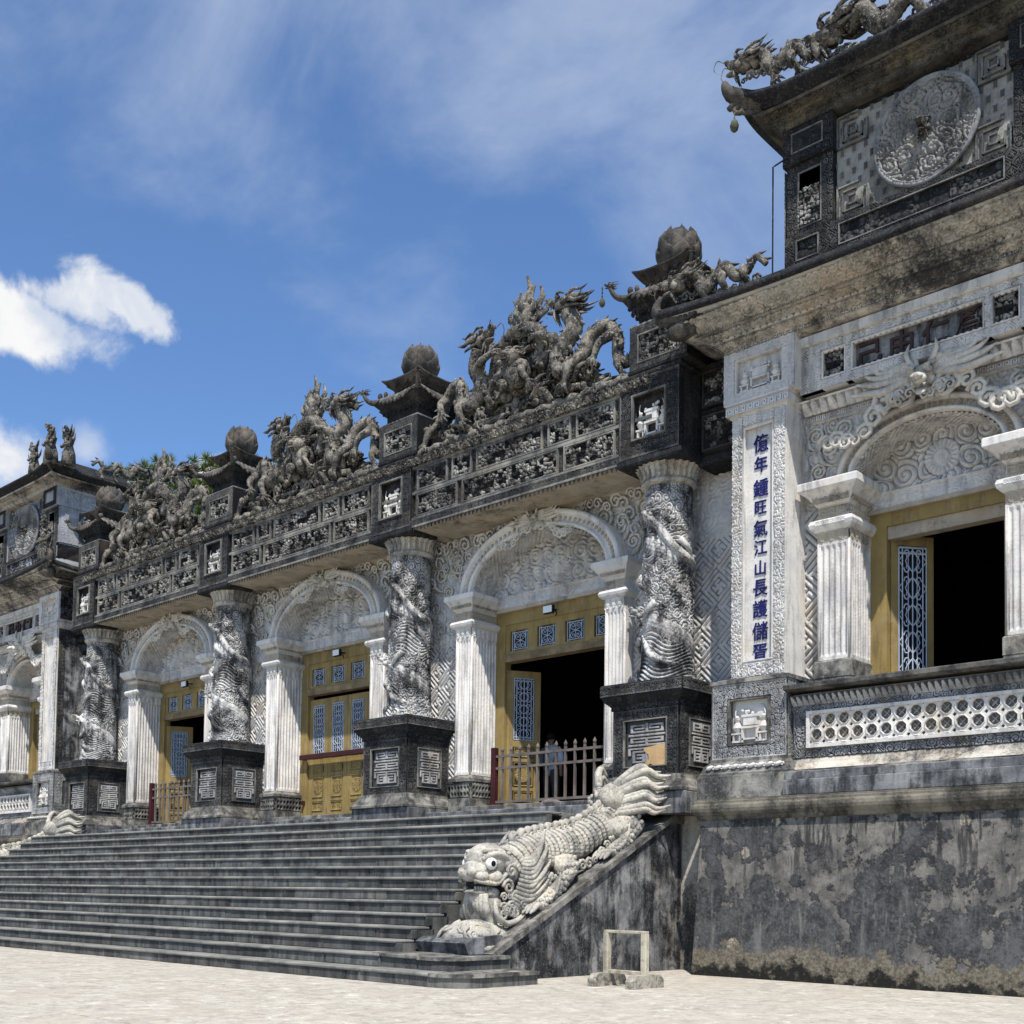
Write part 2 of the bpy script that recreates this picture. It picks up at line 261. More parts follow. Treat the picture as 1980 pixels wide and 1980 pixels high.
# ------------------------------------------------------------------ mesh builder
class MB:
    def __init__(s): s.V = []; s.L = []; s.T = []; s.H = []; s.n = 0
    def add(s, V, F, h=None):
        V = np.asarray(V, dtype=np.float32).reshape(-1, 3)
        s.V.append(V); s.H.append(np.full(len(V), .6, np.float32) if h is None else np.asarray(h, np.float32).ravel())
        if isinstance(F, np.ndarray):
            s.L.append((F + s.n).ravel().astype(np.int32)); s.T.append(np.full(len(F), F.shape[1], np.int32))
        else:
            s.L.append(np.array([i + s.n for f in F for i in f], np.int32)); s.T.append(np.array([len(f) for f in F], np.int32))
        s.n += len(V); return s
    def box(s, x0, x1, y0, y1, z0, z1):
        return s.add([(x0, y0, z0), (x1, y0, z0), (x1, y1, z0), (x0, y1, z0), (x0, y0, z1), (x1, y0, z1), (x1, y1, z1), (x0, y1, z1)],
                     [(0, 3, 2, 1), (4, 5, 6, 7), (0, 1, 5, 4), (1, 2, 6, 5), (2, 3, 7, 6), (3, 0, 4, 7)])
    def cbox(s, x0, x1, y0, y1, z0, z1, c=.01, jit=0):
        V = []; idx = {}
        for i in (0, 1):
            for j in (0, 1):
                for k in (0, 1):
                    X = (x0, x1)[i]; Y = (y0, y1)[j]; Z = (z0, z1)[k]; sx = (1, -1)[i]; sy = (1, -1)[j]; sz = (1, -1)[k]
                    q = jit * (rng.random() - .5) if jit else 0; q2 = jit * (rng.random() - .5) if jit else 0
                    idx[i, j, k] = len(V); V += [(X, Y + c * sy + q2, Z + c * sz + q), (X + c * sx, Y + q2, Z + c * sz + q), (X + c * sx, Y + c * sy + q2, Z + q)]
        def g(i, j, k, a): return idx[i, j, k] + a
        F = []
        for i in (0, 1):
            q = [g(i, 0, 0, 0), g(i, 1, 0, 0), g(i, 1, 1, 0), g(i, 0, 1, 0)]; F.append(q if i else q[::-1])
            q = [g(0, i, 0, 1), g(1, i, 0, 1), g(1, i, 1, 1), g(0, i, 1, 1)]; F.append(q[::-1] if i else q)
            q = [g(0, 0, i, 2), g(1, 0, i, 2), g(1, 1, i, 2), g(0, 1, i, 2)]; F.append(q if i else q[::-1])
        for i in (0, 1):
            for j in (0, 1):
                F.append([g(i, j, 0, 0), g(i, j, 1, 0), g(i, j, 1, 1), g(i, j, 0, 1)])
                F.append([g(i, 0, j, 0), g(i, 1, j, 0), g(i, 1, j, 2), g(i, 0, j, 2)])
                F.append([g(0, i, j, 1), g(1, i, j, 1), g(1, i, j, 2), g(0, i, j, 2)])
                for k in (0, 1): F.append([g(i, j, k, 0), g(i, j, k, 1), g(i, j, k, 2)])
        return s.add(V, F)
    def ring(s, x0, x1, y0, y1, prof, n=1, up=0.0, pw=2.2, cap=True):
        """rectangular moulding: prof = [(out, z)], corners may sweep up"""
        V = []; m_ = 4 * n
        for out, z in prof:
            X0, X1, Y0, Y1 = x0 - out, x1 + out, y0 - out, y1 + out
            cs = [(X0, Y0), (X1, Y0), (X1, Y1), (X0, Y1)]
            for q in range(4):
                a, b = cs[q], cs[(q + 1) % 4]
                for k in range(n):
                    t_ = k / n; e = abs(2 * t_ - 1) ** pw if n > 1 else 0
                    lift = up * max(0, e) * (1 if out > 0 else 0)
                    ox = (a[0] + (b[0] - a[0]) * t_, a[1] + (b[1] - a[1]) * t_)
                    V.append((ox[0], ox[1], z + lift * min(1, max(0, out) / max(1e-6, max(p[0] for p in prof)))))
        F = []
        for i in range(len(prof) - 1):
            for k in range(m_): F.append((i * m_ + k, i * m_ + (k + 1) % m_, (i + 1) * m_ + (k + 1) % m_, (i + 1) * m_ + k))
        if cap: F.append(tuple(range((len(prof) - 1) * m_, len(prof) * m_))); F.append(tuple(reversed(range(m_))))
        return s.add(V, F)
    def lathe(s, prof, cx=0, cy=0, n=24, petals=0, amp=0):
        V = []; F = []
        for r, z in prof:
            for k in range(n):
                t_ = 2 * pi * k / n; rr = r * (1 + amp * abs(math.cos(petals * t_ / 2))) if petals else r
                V.append((cx + rr * math.cos(t_), cy + rr * math.sin(t_), z))
        for i in range(len(prof) - 1):
            for k in range(n): F.append((i * n + k, i * n + (k + 1) % n, (i + 1) * n + (k + 1) % n, (i + 1) * n + k))
        F.append(tuple(range((len(prof) - 1) * n, len(prof) * n))); F.append(tuple(reversed(range(n))))
        return s.add(V, F)
    def ext(s, pts, axis, a, b):
        """extrude a 2-D outline between a and b along axis: 0 -> pts are (y,z); 1 -> (x,z); 2 -> (x,y)"""
        n = len(pts)
        def mkp(p, w_): return ((w_, p[0], p[1]), (p[0], w_, p[1]), (p[0], p[1], w_))[axis]
        V = [mkp(p, a) for p in pts] + [mkp(p, b) for p in pts]
        F = [tuple(range(n))[::-1], tuple(range(n, 2 * n))] + [(i, (i + 1) % n, n + (i + 1) % n, n + i) for i in range(n)]
        return s.add(V, F)
    def tube(s, pts, rad, n=7, spl=4, flat=1.0, scale=0, nrm=None, h=.6):
        P = [Vector(p) for p in pts]; m_ = len(P)
        rr = rad if isinstance(rad, (list, tuple)) else [rad] * m_
        Q = []; RR = []
        if spl > 1 and m_ > 2:
            for i in range(m_ - 1):
                p0, p1, p2, p3 = P[max(i - 1, 0)], P[i], P[i + 1], P[min(i + 2, m_ - 1)]
                for k in range(spl):
                    t_ = k / spl
                    Q.append(.5 * ((2 * p1) + (p2 - p0) * t_ + (2 * p0 - 5 * p1 + 4 * p2 - p3) * t_ * t_ + (3 * p1 - p0 - 3 * p2 + p3) * t_ ** 3))
                    RR.append(rr[i] * (1 - t_) + rr[i + 1] * t_)
            Q.append(P[-1]); RR.append(rr[-1])
        else: Q = P; RR = list(rr)
        N_ = None; V = []; F = []; k_ = len(Q)
        for i in range(k_):
            T = (Q[min(i + 1, k_ - 1)] - Q[max(i - 1, 0)])
            T = T.normalized() if T.length > 1e-9 else Vector((0, 0, 1))
            if N_ is None:
                b_ = Vector(nrm) if nrm is not None else (Vector((0, 0, 1)) if abs(T.z) < .9 else Vector((1, 0, 0)))
                N_ = (b_ - T * b_.dot(T)).normalized()
            else:
                N_ = (N_ - T * N_.dot(T)); N_ = N_.normalized() if N_.length > 1e-9 else Vector((0, 0, 1))
            B = T.cross(N_)
            for k in range(n):
                t_ = 2 * pi * k / n; r0 = RR[i]
                if scale: r0 *= 1 + scale * ((i + (k % 2) * .5) % 1.0 if False else ((i + k) % 2))
                V.append(Q[i] + N_ * (math.cos(t_) * r0) + B * (math.sin(t_) * r0 * flat))
        for i in range(k_ - 1):
            for k in range(n): F.append((i * n + k, i * n + (k + 1) % n, (i + 1) * n + (k + 1) % n, (i + 1) * n + k))
        F.append(tuple(reversed(range(n)))); F.append(tuple(range((k_ - 1) * n, k_ * n)))
        return s.add([tuple(v) for v in V], F)
    def ell(s, c, r, n=10, m_=7, rot=None):
        V = []; F = []; c = Vector(c)
        M3 = rot if rot is not None else Matrix.Identity(3)
        for i in range(m_ + 1):
            ph = pi * i / m_
            for k in range(n):
                t_ = 2 * pi * k / n
                V.append(tuple(c + M3 @ Vector((r[0] * math.sin(ph) * math.cos(t_), r[1] * math.sin(ph) * math.sin(t_), r[2] * math.cos(ph)))))
        for i in range(m_):
            for k in range(n): F.append((i * n + k, (i + 1) * n + k, (i + 1) * n + (k + 1) % n, i * n + (k + 1) % n))
        return s.add(V, F)
    def curl(s, c, size, ax=(1, 0, 0), up=(0, 0, 1), turns=1.5, flip=1, thick=.2, n=6, seg=13):
        ax = Vector(ax); up = Vector(up); c = Vector(c); P = []; Rr = []
        for i in range(seg):
            t_ = i / (seg - 1); th = t_ * turns * 2 * pi; r0 = size * (1 - .82 * t_)
            P.append(c + ax * (flip * r0 * math.cos(th)) + up * (r0 * math.sin(th))); Rr.append(size * thick * (1 - .25 * t_))
        return s.tube(P, Rr, n, 1)
    def build(s, name):
        V = np.concatenate(s.V); L = np.concatenate(s.L); T = np.concatenate(s.T)
        me = bpy.data.meshes.new(name)
        me.vertices.add(len(V)); me.vertices.foreach_set('co', V.ravel())
        me.loops.add(len(L)); me.loops.foreach_set('vertex_index', L)
        st = np.zeros(len(T), np.int32); st[1:] = np.cumsum(T)[:-1]
        me.polygons.add(len(T)); me.polygons.foreach_set('loop_start', st); me.polygons.foreach_set('loop_total', T)
        me.update(calc_edges=True); me.validate(); me.shade_flat()
        at = me.attributes.new('relief', 'FLOAT', 'POINT'); at.data.foreach_set('value', np.concatenate(s.H))
        return me

ORG = {}
def thing(name, label, cat, loc, group=None):
    o = bpy.data.objects.new(name, None); COL.objects.link(o); o.location = loc; o.empty_display_size = .2
    o['label'] = label; o['category'] = cat
    if group: o['group'] = group
    ORG[o] = Vector((0, loc[1], loc[2])); return o
def mk(name, mb, mat, parent=None, smooth=False, label=None, dx=0.0, me=None):
    if me is None:
        me = mb.build(name); me.materials.append(mat)
        if smooth: me.shade_smooth()
    o = bpy.data.objects.new(name, me); COL.objects.link(o)
    if parent is not None:
        o.parent = parent
        if parent in ORG: o.location = -ORG[parent] + Vector((dx, 0, 0))
        else: o.location = (dx, 0, 0)
    if label: o['label'] = label
    return o
def tag(o, label=None, cat=None, group=None, kind=None):
    if label: o['label'] = label
    if cat: o['category'] = cat
    if group: o['group'] = group
    if kind: o['kind'] = kind
    return o
KIDS = {}
def copy_tree(o, parent=None, top=True):
    c = o.copy(); COL.objects.link(c)
    if parent is not None: c.parent = parent
    for ch in list(o.children): copy_tree(ch, c, False)
    return c

# ------------------------------------------------------------------ carving patterns (height fields, 0..1)
def ss(a, b, x): t_ = np.clip((x - a) / (b - a), 0, 1); return t_ * t_ * (3 - 2 * t_)
def hsh(i, j, k): return np.mod(np.sin(i * 127.1 + j * 311.7 + k * 74.7) * 43758.5453, 1.0)
def scroll(u, v, c, seed=0, tight=.26, boss=.1):
    u, v = u + c * .10 * np.sin(v * 2.1 / c + seed), v + c * .10 * np.sin(u * 1.9 / c + seed * 2.0)
    gi = np.floor(u / c); gj = np.floor(v / c)
    d1 = np.full(u.shape, 1e9); d2 = np.full(u.shape, 1e9); th = np.zeros(u.shape); hh = np.zeros(u.shape)
    for di in (-1, 0, 1):
        for dj in (-1, 0, 1):
            a = gi + di; b = gj + dj
            px = (a + .5 + .55 * (hsh(a, b, seed) - .5)) * c; py = (b + .5 + .55 * (hsh(a, b, seed + 1) - .5)) * c
            dx = u - px; dy = v - py; d = np.hypot(dx, dy) * (.8 + .4 * hsh(a, b, seed + 2))
            n1 = d < d1
            d2 = np.where(n1, d1, np.minimum(d2, d)); th = np.where(n1, np.arctan2(dy, dx), th); hh = np.where(n1, hsh(a, b, seed + 3), hh)
            d1 = np.where(n1, d, d1)
    sg = np.where(hh > .5, 1.0, -1.0)
    val = .5 + .5 * np.cos(2 * pi * d1 / (c * tight) + sg * th + hh * 6.28)
    env = ss(-.02, .10, (d2 - d1) / c)
    h = (.12 + .88 * val ** .75) * env
    return np.clip(np.maximum(h, ss(boss * 1.5, boss * .6, d1 / c)), 0, 1)
def blobs(u, v, c, seed=0):
    a = scroll(u, v, c, seed, .5, .2); b = scroll(u + 3.3, v + 1.7, c * .55, seed + 9, .7, .3)
    g = hsh(np.floor(u / (c * .8)), np.floor(v / (c * .8)), seed + 5)
    return np.clip(.55 * a + .65 * b * (g > .35), 0, 1)
def tile_from(segs, Pd, N=96, wd=.5, soft=.25):
    g = (np.arange(N) + .5) / N * Pd; X, Y = np.meshgrid(g, g); D_ = np.full(X.shape, 1e9)
    for (x0, y0, x1, y1) in segs:
        for sx in (-Pd, 0, Pd):
            for sy in (-Pd, 0, Pd):
                ax, ay, bx, by = x0 + sx, y0 + sy, x1 + sx, y1 + sy
                L2 = (bx - ax) ** 2 + (by - ay) ** 2
                t_ = np.clip(((X - ax) * (bx - ax) + (Y - ay) * (by - ay)) / L2, 0, 1) if L2 > 0 else 0
                D_ = np.minimum(D_, np.maximum(abs(X - ax - t_ * (bx - ax)), abs(Y - ay - t_ * (by - ay))))
    return ss(wd + soft, wd - soft * .2, D_)
SAY = [(-2, 0, 2, 0), (0, -2, 0, 2), (2, 0, 2, -4), (-2, 0, -2, 4), (0, 2, 4, 2), (0, -2, -4, -2), (2, -4, 6, -4), (4, 2, 4, 6)]
SAY = [(-2, 0, 2, 0), (0, -2, 0, 2), (2, 0, 2, -2), (-2, 0, -2, 2), (0, 2, 2, 2), (0, -2, -2, -2), (-5, 4, 4, 4), (4, 4, 4, -3), (5, -4, -4, -4), (-4, -4, -4, 3), (6, -4, 6, 6), (-6, 6, 4, 6)]
T_SAY = tile_from(SAY, 12, 132, .46, .3)
T_KEY = tile_from([(0, .5, 8, .5), (1, .5, 1, 6.5), (1, 6.5, 6.5, 6.5), (6.5, 6.5, 6.5, 2.5), (6.5, 2.5, 3.5, 2.5), (3.5, 2.5, 3.5, 4.5)], 8, 96, .5, .3)
def samp(T, u, v):
    N = T.shape[0]; return T[(np.mod(v, 1) * N).astype(int) % N, (np.mod(u, 1) * N).astype(int) % N]
def fret(u, v, unit=.055):
    unit = unit * .88; a = (u + v) / math.sqrt(2) / (12 * unit); b = (v - u) / math.sqrt(2) / (12 * unit); return samp(T_SAY, a, b)
def keyb(u, v, hgt): return samp(T_KEY, u / hgt, np.clip(v / hgt, 0, .999))
def petal(u, v, p, hgt):
    x = np.mod(u, p) / p * 2 - 1; y = v / hgt
    e = y - (1 - np.abs(x) ** 2.2) * .95
    return ss(.06, -.06, e) * (.55 + .45 * np.sqrt(np.clip(1 - x * x, 0, 1))) * (1 - .35 * ss(.12, .0, np.abs(e + .15)))
def flute(u, v, W, Hh, n):
    x = np.mod(u / W * n, 1) * 2 - 1
    e = ss(0, .06, v - .05) * ss(0, .06, Hh - .05 - v)
    return 1 - e * ss(.72, .35, np.abs(x))
def border(u, v, W, Hh, b): return np.minimum(np.minimum(u, W - u), np.minimum(v, Hh - v)) < b
SHOU = []
def _shou():
    S = []
    def hl(y, x0, x1): S.append((x0, y, x1, y)); S.append((16 - x1, y, 16 - x0, y))
    def vl(x, y0, y1): S.append((x, y0, x, y1)); S.append((16 - x, y0, 16 - x, y1))
    vl(8, 20, 23.5); hl(23, 1, 6.5); vl(1, 19, 23); hl(19, 1, 8); hl(21, 2.8, 6.5); vl(6.5, 21, 23)
    hl(17, 0, 8); hl(15, 1, 7); vl(1, 13, 15); hl(13, 1, 8); vl(8, 11, 15); hl(11, 0, 8); hl(9, 0, 6.5); vl(0, 5.5, 9)
    hl(7.2, 2, 6.5); vl(2, 1, 7.2); hl(1, 2, 6.5); vl(6.5, 1, 5.2); hl(5.2, 4, 6.5); hl(3.2, 4, 6.5); vl(8, 1, 9)
    return S
SHOU = _shou()
def shou(u, v, W, Hh):
    x = u / W * 19 - 1.5; y = v / Hh * 27 - 1.5; D_ = np.full(u.shape, 1e9)
    for (x0, y0, x1, y1) in SHOU:
        dx = np.maximum(np.maximum(min(x0, x1) - x, x - max(x0, x1)), 0); dy = np.maximum(np.maximum(min(y0, y1) - y, y - max(y0, y1)), 0)
        D_ = np.minimum(D_, np.maximum(dx, dy))
    return ss(.85, .45, D_)
def relief(mb, o, ud, vd, W, Hh, fn, depth, res=.02, mask=None):
    nu = max(2, int(round(W / res)) + 1); nv = max(2, int(round(Hh / res)) + 1)
    U, V_ = np.meshgrid(np.linspace(0, W, nu), np.linspace(0, Hh, nv))
    h = np.clip(fn(U, V_), 0, 1)
    ud = np.array(ud, float); vd = np.array(vd, float); nd = np.cross(ud, vd)
    P = np.array(o, float) + U[..., None] * ud + V_[..., None] * vd + (h * depth)[..., None] * nd
    idx = np.arange(nu * nv).reshape(nv, nu)
    F = np.stack([idx[:-1, :-1], idx[:-1, 1:], idx[1:, 1:], idx[1:, :-1]], -1).reshape(-1, 4)
    if mask is not None:
        k = mask(U, V_); kf = (k[:-1, :-1] & k[:-1, 1:] & k[1:, 1:] & k[1:, :-1]).ravel(); F = F[kf]
    mb.add(P.reshape(-1, 3), F, h)
    return mb
XF, YF_, ZF = (1, 0, 0), (0, 1, 0), (0, 0, 1)
def front(mb, x0, x1, y, z0, z1, fn, depth=.03, res=.02, mask=None): return relief(mb, (x0, y, z0), XF, ZF, x1 - x0, z1 - z0, fn, depth, res, mask)
def right(mb, x, y0, y1, z0, z1, fn, depth=.03, res=.02, mask=None): return relief(mb, (x, y0, z0), YF_, ZF, y1 - y0, z1 - z0, fn, depth, res, mask)
def left(mb, x, y0, y1, z0, z1, fn, depth=.03, res=.02, mask=None): return relief(mb, (x, y1, z0), (0, -1, 0), ZF, y1 - y0, z1 - z0, fn, depth, res, mask)
def frame(mb, x0, x1, z0, z1, y, t_=.04, d=.04):
    """raised picture-frame on a front face at y"""
    mb.box(x0 - t_, x1 + t_, y - d, y + .005, z1, z1 + t_); mb.box(x0 - t_, x1 + t_, y - d, y + .005, z0 - t_, z0)
    mb.box(x0 - t_, x0, y - d, y + .005, z0, z1); mb.box(x1, x1 + t_, y - d, y + .005, z0, z1); return mb
def rframe(mb, x, y0, y1, z0, z1, t_=.04, d=.04):
    mb.box(x - .005, x + d, y0 - t_, y1 + t_, z1, z1 + t_); mb.box(x - .005, x + d, y0 - t_, y1 + t_, z0 - t_, z0)
    mb.box(x - .005, x + d, y0 - t_, y0, z0, z1); mb.box(x - .005, x + d, y1, y1 + t_, z0, z1); return mb

W_ = 6.82
XC = [-32.39, -25.57, -18.75, -11.93]
XB = [-28.98, -22.16, -15.34]
LAND = 2.65

# ================================================================== SETTING: plaza
g = MB(); g.box(-160, 60, -60, 140, -.6, -.006)
plaza = mk('plaza', g, mPlaza); tag(plaza, 'sun-bleached cream stone plaza in front of the steps', None, None, 'structure')
tiles = []
TS = .40
for i in range(-90, -4):
    for j in range(14, 46):
        x0 = i * TS + (TS / 2 if j % 2 else 0); y0 = j * TS
        cx, cy = x0 + .2, y0 + .2
        if cy > 10.7 and -12.9 > cx > -31.6: continue
        if cy > 15.9 and cx > -10.7: continue
        if cy > 16.9: continue
        dd = Vector((cx, cy, -1.25)); dep = dd.dot(CF); px = 990 + FPX * dd.dot(CR) / dep if dep > 1 else -9; py = dep and (1729.5 - FPX * math.tan(p_)) - FPX * dd.dot(CUU) / dep
        vis = -60 < px < 2040 and py < 2030
        if vis: tiles.append((dep, x0, y0))
tiles.sort()
tm = []
for k in range(6):
    g = MB(); g.cbox(.0015, TS - .0015, .0015, TS - .0015, -.05, 0, .0012, .001); me = g.build('paving_stone'); me.materials.append(mPlaza); tm.append(me)
for n_, (d_, x0, y0) in enumerate(tiles[:298]):
    o = mk('paving_stone', None, None, plaza, me=tm[n_ % 6]); o.location = (x0, y0, rng.uniform(-.001, .0015))
g = MB()
for d_, x0, y0 in tiles[298:]:
    z = rng.uniform(-.001, .0015); b = MB(); 
    g.add([(x0 + .004, y0 + .004, z), (x0 + TS - .004, y0 + .004, z), (x0 + TS - .004, y0 + TS - .004, z), (x0 + .004, y0 + TS - .004, z), (x0 + .004, y0 + .004, z - .05), (x0 + TS - .004, y0 + .004, z - .05), (x0 + TS - .004, y0 + TS - .004, z - .05), (x0 + .004, y0 + TS - .004, z - .05)],
          [(0, 1, 2, 3), (0, 4, 5, 1), (1, 5, 6, 2), (2, 6, 7, 3), (3, 7, 4, 0)], np.full(8, rng.random()))
o = mk('paving_stone', g, mPlaza, plaza); o['kind'] = 'stuff'

# ================================================================== STAIRCASE
st = thing('staircase', 'wide dark slate staircase climbing from the plaza to the carved palace front', 'staircase', (-22.16, 10.7, 0))
ST_H, ST_T, NS = LAND / 14, .30, 14
XS0, XS1 = -31.62 + 22.16, -12.7 + 22.16
def strip(x0, x1, y, z0, z1, lo, hi_, th, name, mat, jit):
    x = x0
    while x < x1 - .2:
        L_ = min(rng.uniform(lo, hi_), x1 - x)
        if x1 - (x + L_) < .35: L_ = x1 - x
        g = MB(); q = rng.uniform(0, jit)
        g.cbox(x + .004, x + L_ - .004, y - q, y + th, z0, z1, .008 if name != 'tread_slab' else .016, .004)
        mk(name, g, mat, st); x += L_
for k in range(NS):
    y = 10.7 + ST_T * k; z = (k + 1) * ST_H
    a, b = XS0, XS1
    if k < 1: a, b = -33.0 + 22.16, -11.35 + 22.16
    strip(a, b, y - .035, z - .05, z, 1.25, 2.0, .40, 'tread_slab', mTread, .006)
    strip(a, b, y, z - ST_H + .002, z - .05, .8, 1.45 if k > 2 else 1.9, .12, 'riser_stone', mStep, .012)
# rounded ends of the two lowest steps
def rend(x, sgn, y0, y1, z0, z1, r, over):
    P = [(x, y0 - over), (x + sgn * .02, y0 - over)]
    n = 9
    for i in range(n + 1):
        t_ = i / n * pi / 2; P.append((x + sgn * (r * math.sin(t_) + .55 - r + over * (i / n)), y0 - over + r - r * math.cos(t_)))
    P += [(x + sgn * (.55 + over), y1), (x, y1)]
    P2 = []
    for q in P:
        if not P2 or (abs(q[0] - P2[-1][0]) + abs(q[1] - P2[-1][1])) > 1e-4: P2.append(q)
    return P2 if sgn > 0 else P2[::-1]
for sgn, xe in ((1, -11.35 + 22.16), (-1, -32.97 + 22.16)):
    g = MB(); g.ext(rend(xe, sgn, 10.7, 12.25, 0, 0, .45, .035), 2, ST_H - .05, ST_H); mk('tread_slab', g, mPlinth, st)
    g = MB(); g.ext(rend(xe, sgn, 10.7, 12.25, 0, 0, .45, 0), 2, 0, ST_H - .05); mk('riser_stone', g, mStep, st)
    g = MB(); xa = xe - sgn * .55
    g.ext(rend(xa, sgn, 11.0, 12.25, 0, 0, .3, .035), 2, 2 * ST_H - .05, 2 * ST_H); mk('tread_slab', g, mPlinth, st)
    g = MB(); g.ext(rend(xa, sgn, 11.0, 12.25, 0, 0, .3, 0), 2, ST_H, 2 * ST_H - .05); mk('riser_stone', g, mStep, st)
    x0, x1 = sorted((xa + sgn * .02, xa - sgn * 1.12))
    g = MB(); g.box(x0, x1, 11.02, 12.3, .02, 2 * ST_H - .05); mk('riser_stone', g, mStep, st)
    x0, x1 = sorted((xa, xa - sgn * 1.15))
    g = MB(); g.cbox(x0, x1, 10.98, 12.3, 2 * ST_H - .046, 2 * ST_H + .012, .012); mk('tread_slab', g, mPlinth, st)
# solid core under the treads
g = MB()
for k in range(NS - 1):
    y = 10.7 + ST_T * k; g.box(XS0 + .01, XS1 - .01, y + .13, y + .45, 0, (k + 1) * ST_H - .052)
mk('step_core', g, mStep, st)
g = MB(); g.box(XS0, XS1, 14.98, 16.9, 0, LAND - .004); g.box(-11.25, 11.25, 16.9, 18.0, 0, LAND - .004); mk('terrace_core', g, mPlinth, st)
g = MB()
x = XS0; dxs = (XS1 - XS0) / 13
for i in range(13):
    g.cbox(x + .004, x + dxs - .004, 14.9, 16.7, LAND - .06, LAND, .01, .004); x += dxs
mk('landing_paving', g, mTread, st)
# sloping flank walls
for xc in (-12.1, -32.22):
    x0, x1 = xc + 22.16 - .60, xc + 22.16 + .58
    ol = [(12.2, 0), (12.2, .40), (16.4, 2.515), (16.78, 2.515), (16.78, 0)]
    g = MB(); g.ext(ol, 0, x0, x1)
    # finely divided outer faces so the render reads as uneven plaster
    mk('flank_wall', g, mFlank, st)
    c_ = [(12.0, .395), (16.55, 2.675), (16.78, 2.675), (16.78, 2.51), (16.4, 2.51), (12.15, .36)]
    g = MB(); g.ext(c_, 0, x0 - .05, x1 + .05); mk('coping', g, mPlinth, st)
    g = MB(); g.ext([(11.7, .39), (11.62, .55), (11.8, .62), (12.35, .66), (12.35, .39)], 0, x0 + .05, x1 - .1); mk('cloud_base', g, mBlue, st)
for sgn in (1, -1):
    xa = sgn * 10.55 ; x0, x1 = sorted((xa, xa + sgn * 1.4))
    g = MB(); g.box(x0, x1, 16.84, 17.6, 0, LAND); mk('recess_wall', g, mCorn, st)
    g = MB(); g.cbox(xa - .55, xa + .55, 16.86, 17.12, 2.62, 3.03, .01); g.cbox(xa - .60, xa + .60, 16.84, 17.12, 3.03, 3.13, .01); mk('end_block', g, mBlue, st)

# ================================================================== PALACE (central front, three bays)
pal = thing('palace', 'long ornate palace front of grey carved stucco with three arched doorways', 'palace', (-22.16, 17.5, LAND))
def pk(name, g, mat, smooth=False, offs=(0,), par=None, label=None):
    """place a palace part; shared mesh repeated at x offsets"""
    me = g.build(name); me.materials.append(mat)
    if smooth: me.shade_smooth()
    out = []
    for d in offs: out.append(mk(name, None, None, par or pal, dx=d, me=me, label=label))
    return out
BO = [x + 22.16 for x in XB]; CO = [x + 22.16 for x in XC]
AI, BI, AO, BOo, ZS = 1.80, 1.03, 2.16, 1.19, 7.55
def archmask(a, b, zs, x0, z0, half=None):
    def f(U, V):
        X = U + x0; Z = V + z0
        inside = (np.abs(X) < a) & ((Z < zs) | (((X / a) ** 2 + ((Z - zs) / b) ** 2) < 1))
        return ~inside
    return f
def wallfn(U, V):
    X = U - 3.41; Z = V + 3.0
    lo = .1 + .62 * fret(U, V, .046)
    big = .1 + .65 * scroll(U, V, .30, 3) + .3 * scroll(U, V, .13, 8)
    keyl = .2 + .5 * keyb(U, V, .09)
    ed = np.abs(X) - 2.15
    k1 = (Z > 7.35 + .25 * np.sin(X * 5)) | ((np.abs(X) > 2.62) & (Z > 6.6 + .2 * np.sin(Z * 9)))
    h = np.where(k1, big, lo)
    return h
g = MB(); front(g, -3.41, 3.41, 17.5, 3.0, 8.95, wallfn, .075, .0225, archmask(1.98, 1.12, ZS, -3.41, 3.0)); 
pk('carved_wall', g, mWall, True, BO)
ge = lambda U, V: (.1 + .62 * fret(U, V, .046)) * (V < 5.0) + (V >= 5.0) * (.25 + .7 * scroll(U, V, .34, 3))
for q0, q1 in ((10.23, 12.05), (-12.05, -10.23)):
    g = MB(); front(g, q0, q1, 17.5, 2.65, 8.95, ge, .075, .0225); g.box(q0, q1, 17.56, 17.7, 2.65, 10.3); mk('carved_wall', g, mWall, pal, True)
    s_ = 1 if q0 > 0 else -1; xa, xb = sorted((s_ * 10.86, s_ * 12.05))
    g = MB(); g.box(xa, xb, 16.98, 17.5, 8.88, 10.55); g.ring(xa, xb, 16.98, 17.5, [(.03, 8.8), (.05, 8.86), (.05, 8.95), (0, 8.98)]); g.ring(xa, xb, 16.98, 17.5, [(0, 9.70), (.04, 9.72), (.04, 9.78), (0, 9.8)]); g.ring(xa, xb, 16.98, 17.5, [(0, 10.42), (.07, 10.48), (.09, 10.56), (.02, 10.62)]); mk('parapet_return', g, mBlk, pal)
    for za in (9.06, 9.84):
        g = MB(); front(g, xa + .12, xb - .12, 16.965, za, za + .56, lambda U, V, zq=za: blobs(U, V, .15, int(zq * 9)), .09, .014); mk('carved_panel', g, mPanel, pal, True)
        g = MB(); frame(g, xa + .12, xb - .12, za, za + .56, 16.98, .04, .12); mk('panel_frame', g, mBlkCarve, pal)
# arch mouldings
def archsweep(g, a, b, zs, prof, n=48, xc=0):
    V = []; F = []; m_ = len(prof)
    for i in range(n + 1):
        t_ = pi * i / n; ct, s_ = math.cos(t_), math.sin(t_)
        for (o, y) in prof: V.append((xc + (a + o) * ct, y, zs + (b + o) * s_))
    for i in range(n):
        for k in range(m_ - 1): F.append((i * m_ + k, i * m_ + k + 1, (i + 1) * m_ + k + 1, (i + 1) * m_ + k))
    return g.add(V, F)
g = MB(); archsweep(g, AI, BI, ZS, [(0, 17.9), (0, 17.14), (.02, 17.11), (.07, 17.11), (.08, 17.16), (.22, 17.2), (.23, 17.13), (.25, 17.11), (.31, 17.11), (.34, 17.15), (.34, 17.5)])
pk('arch_moulding', g, mWhite, True, BO)
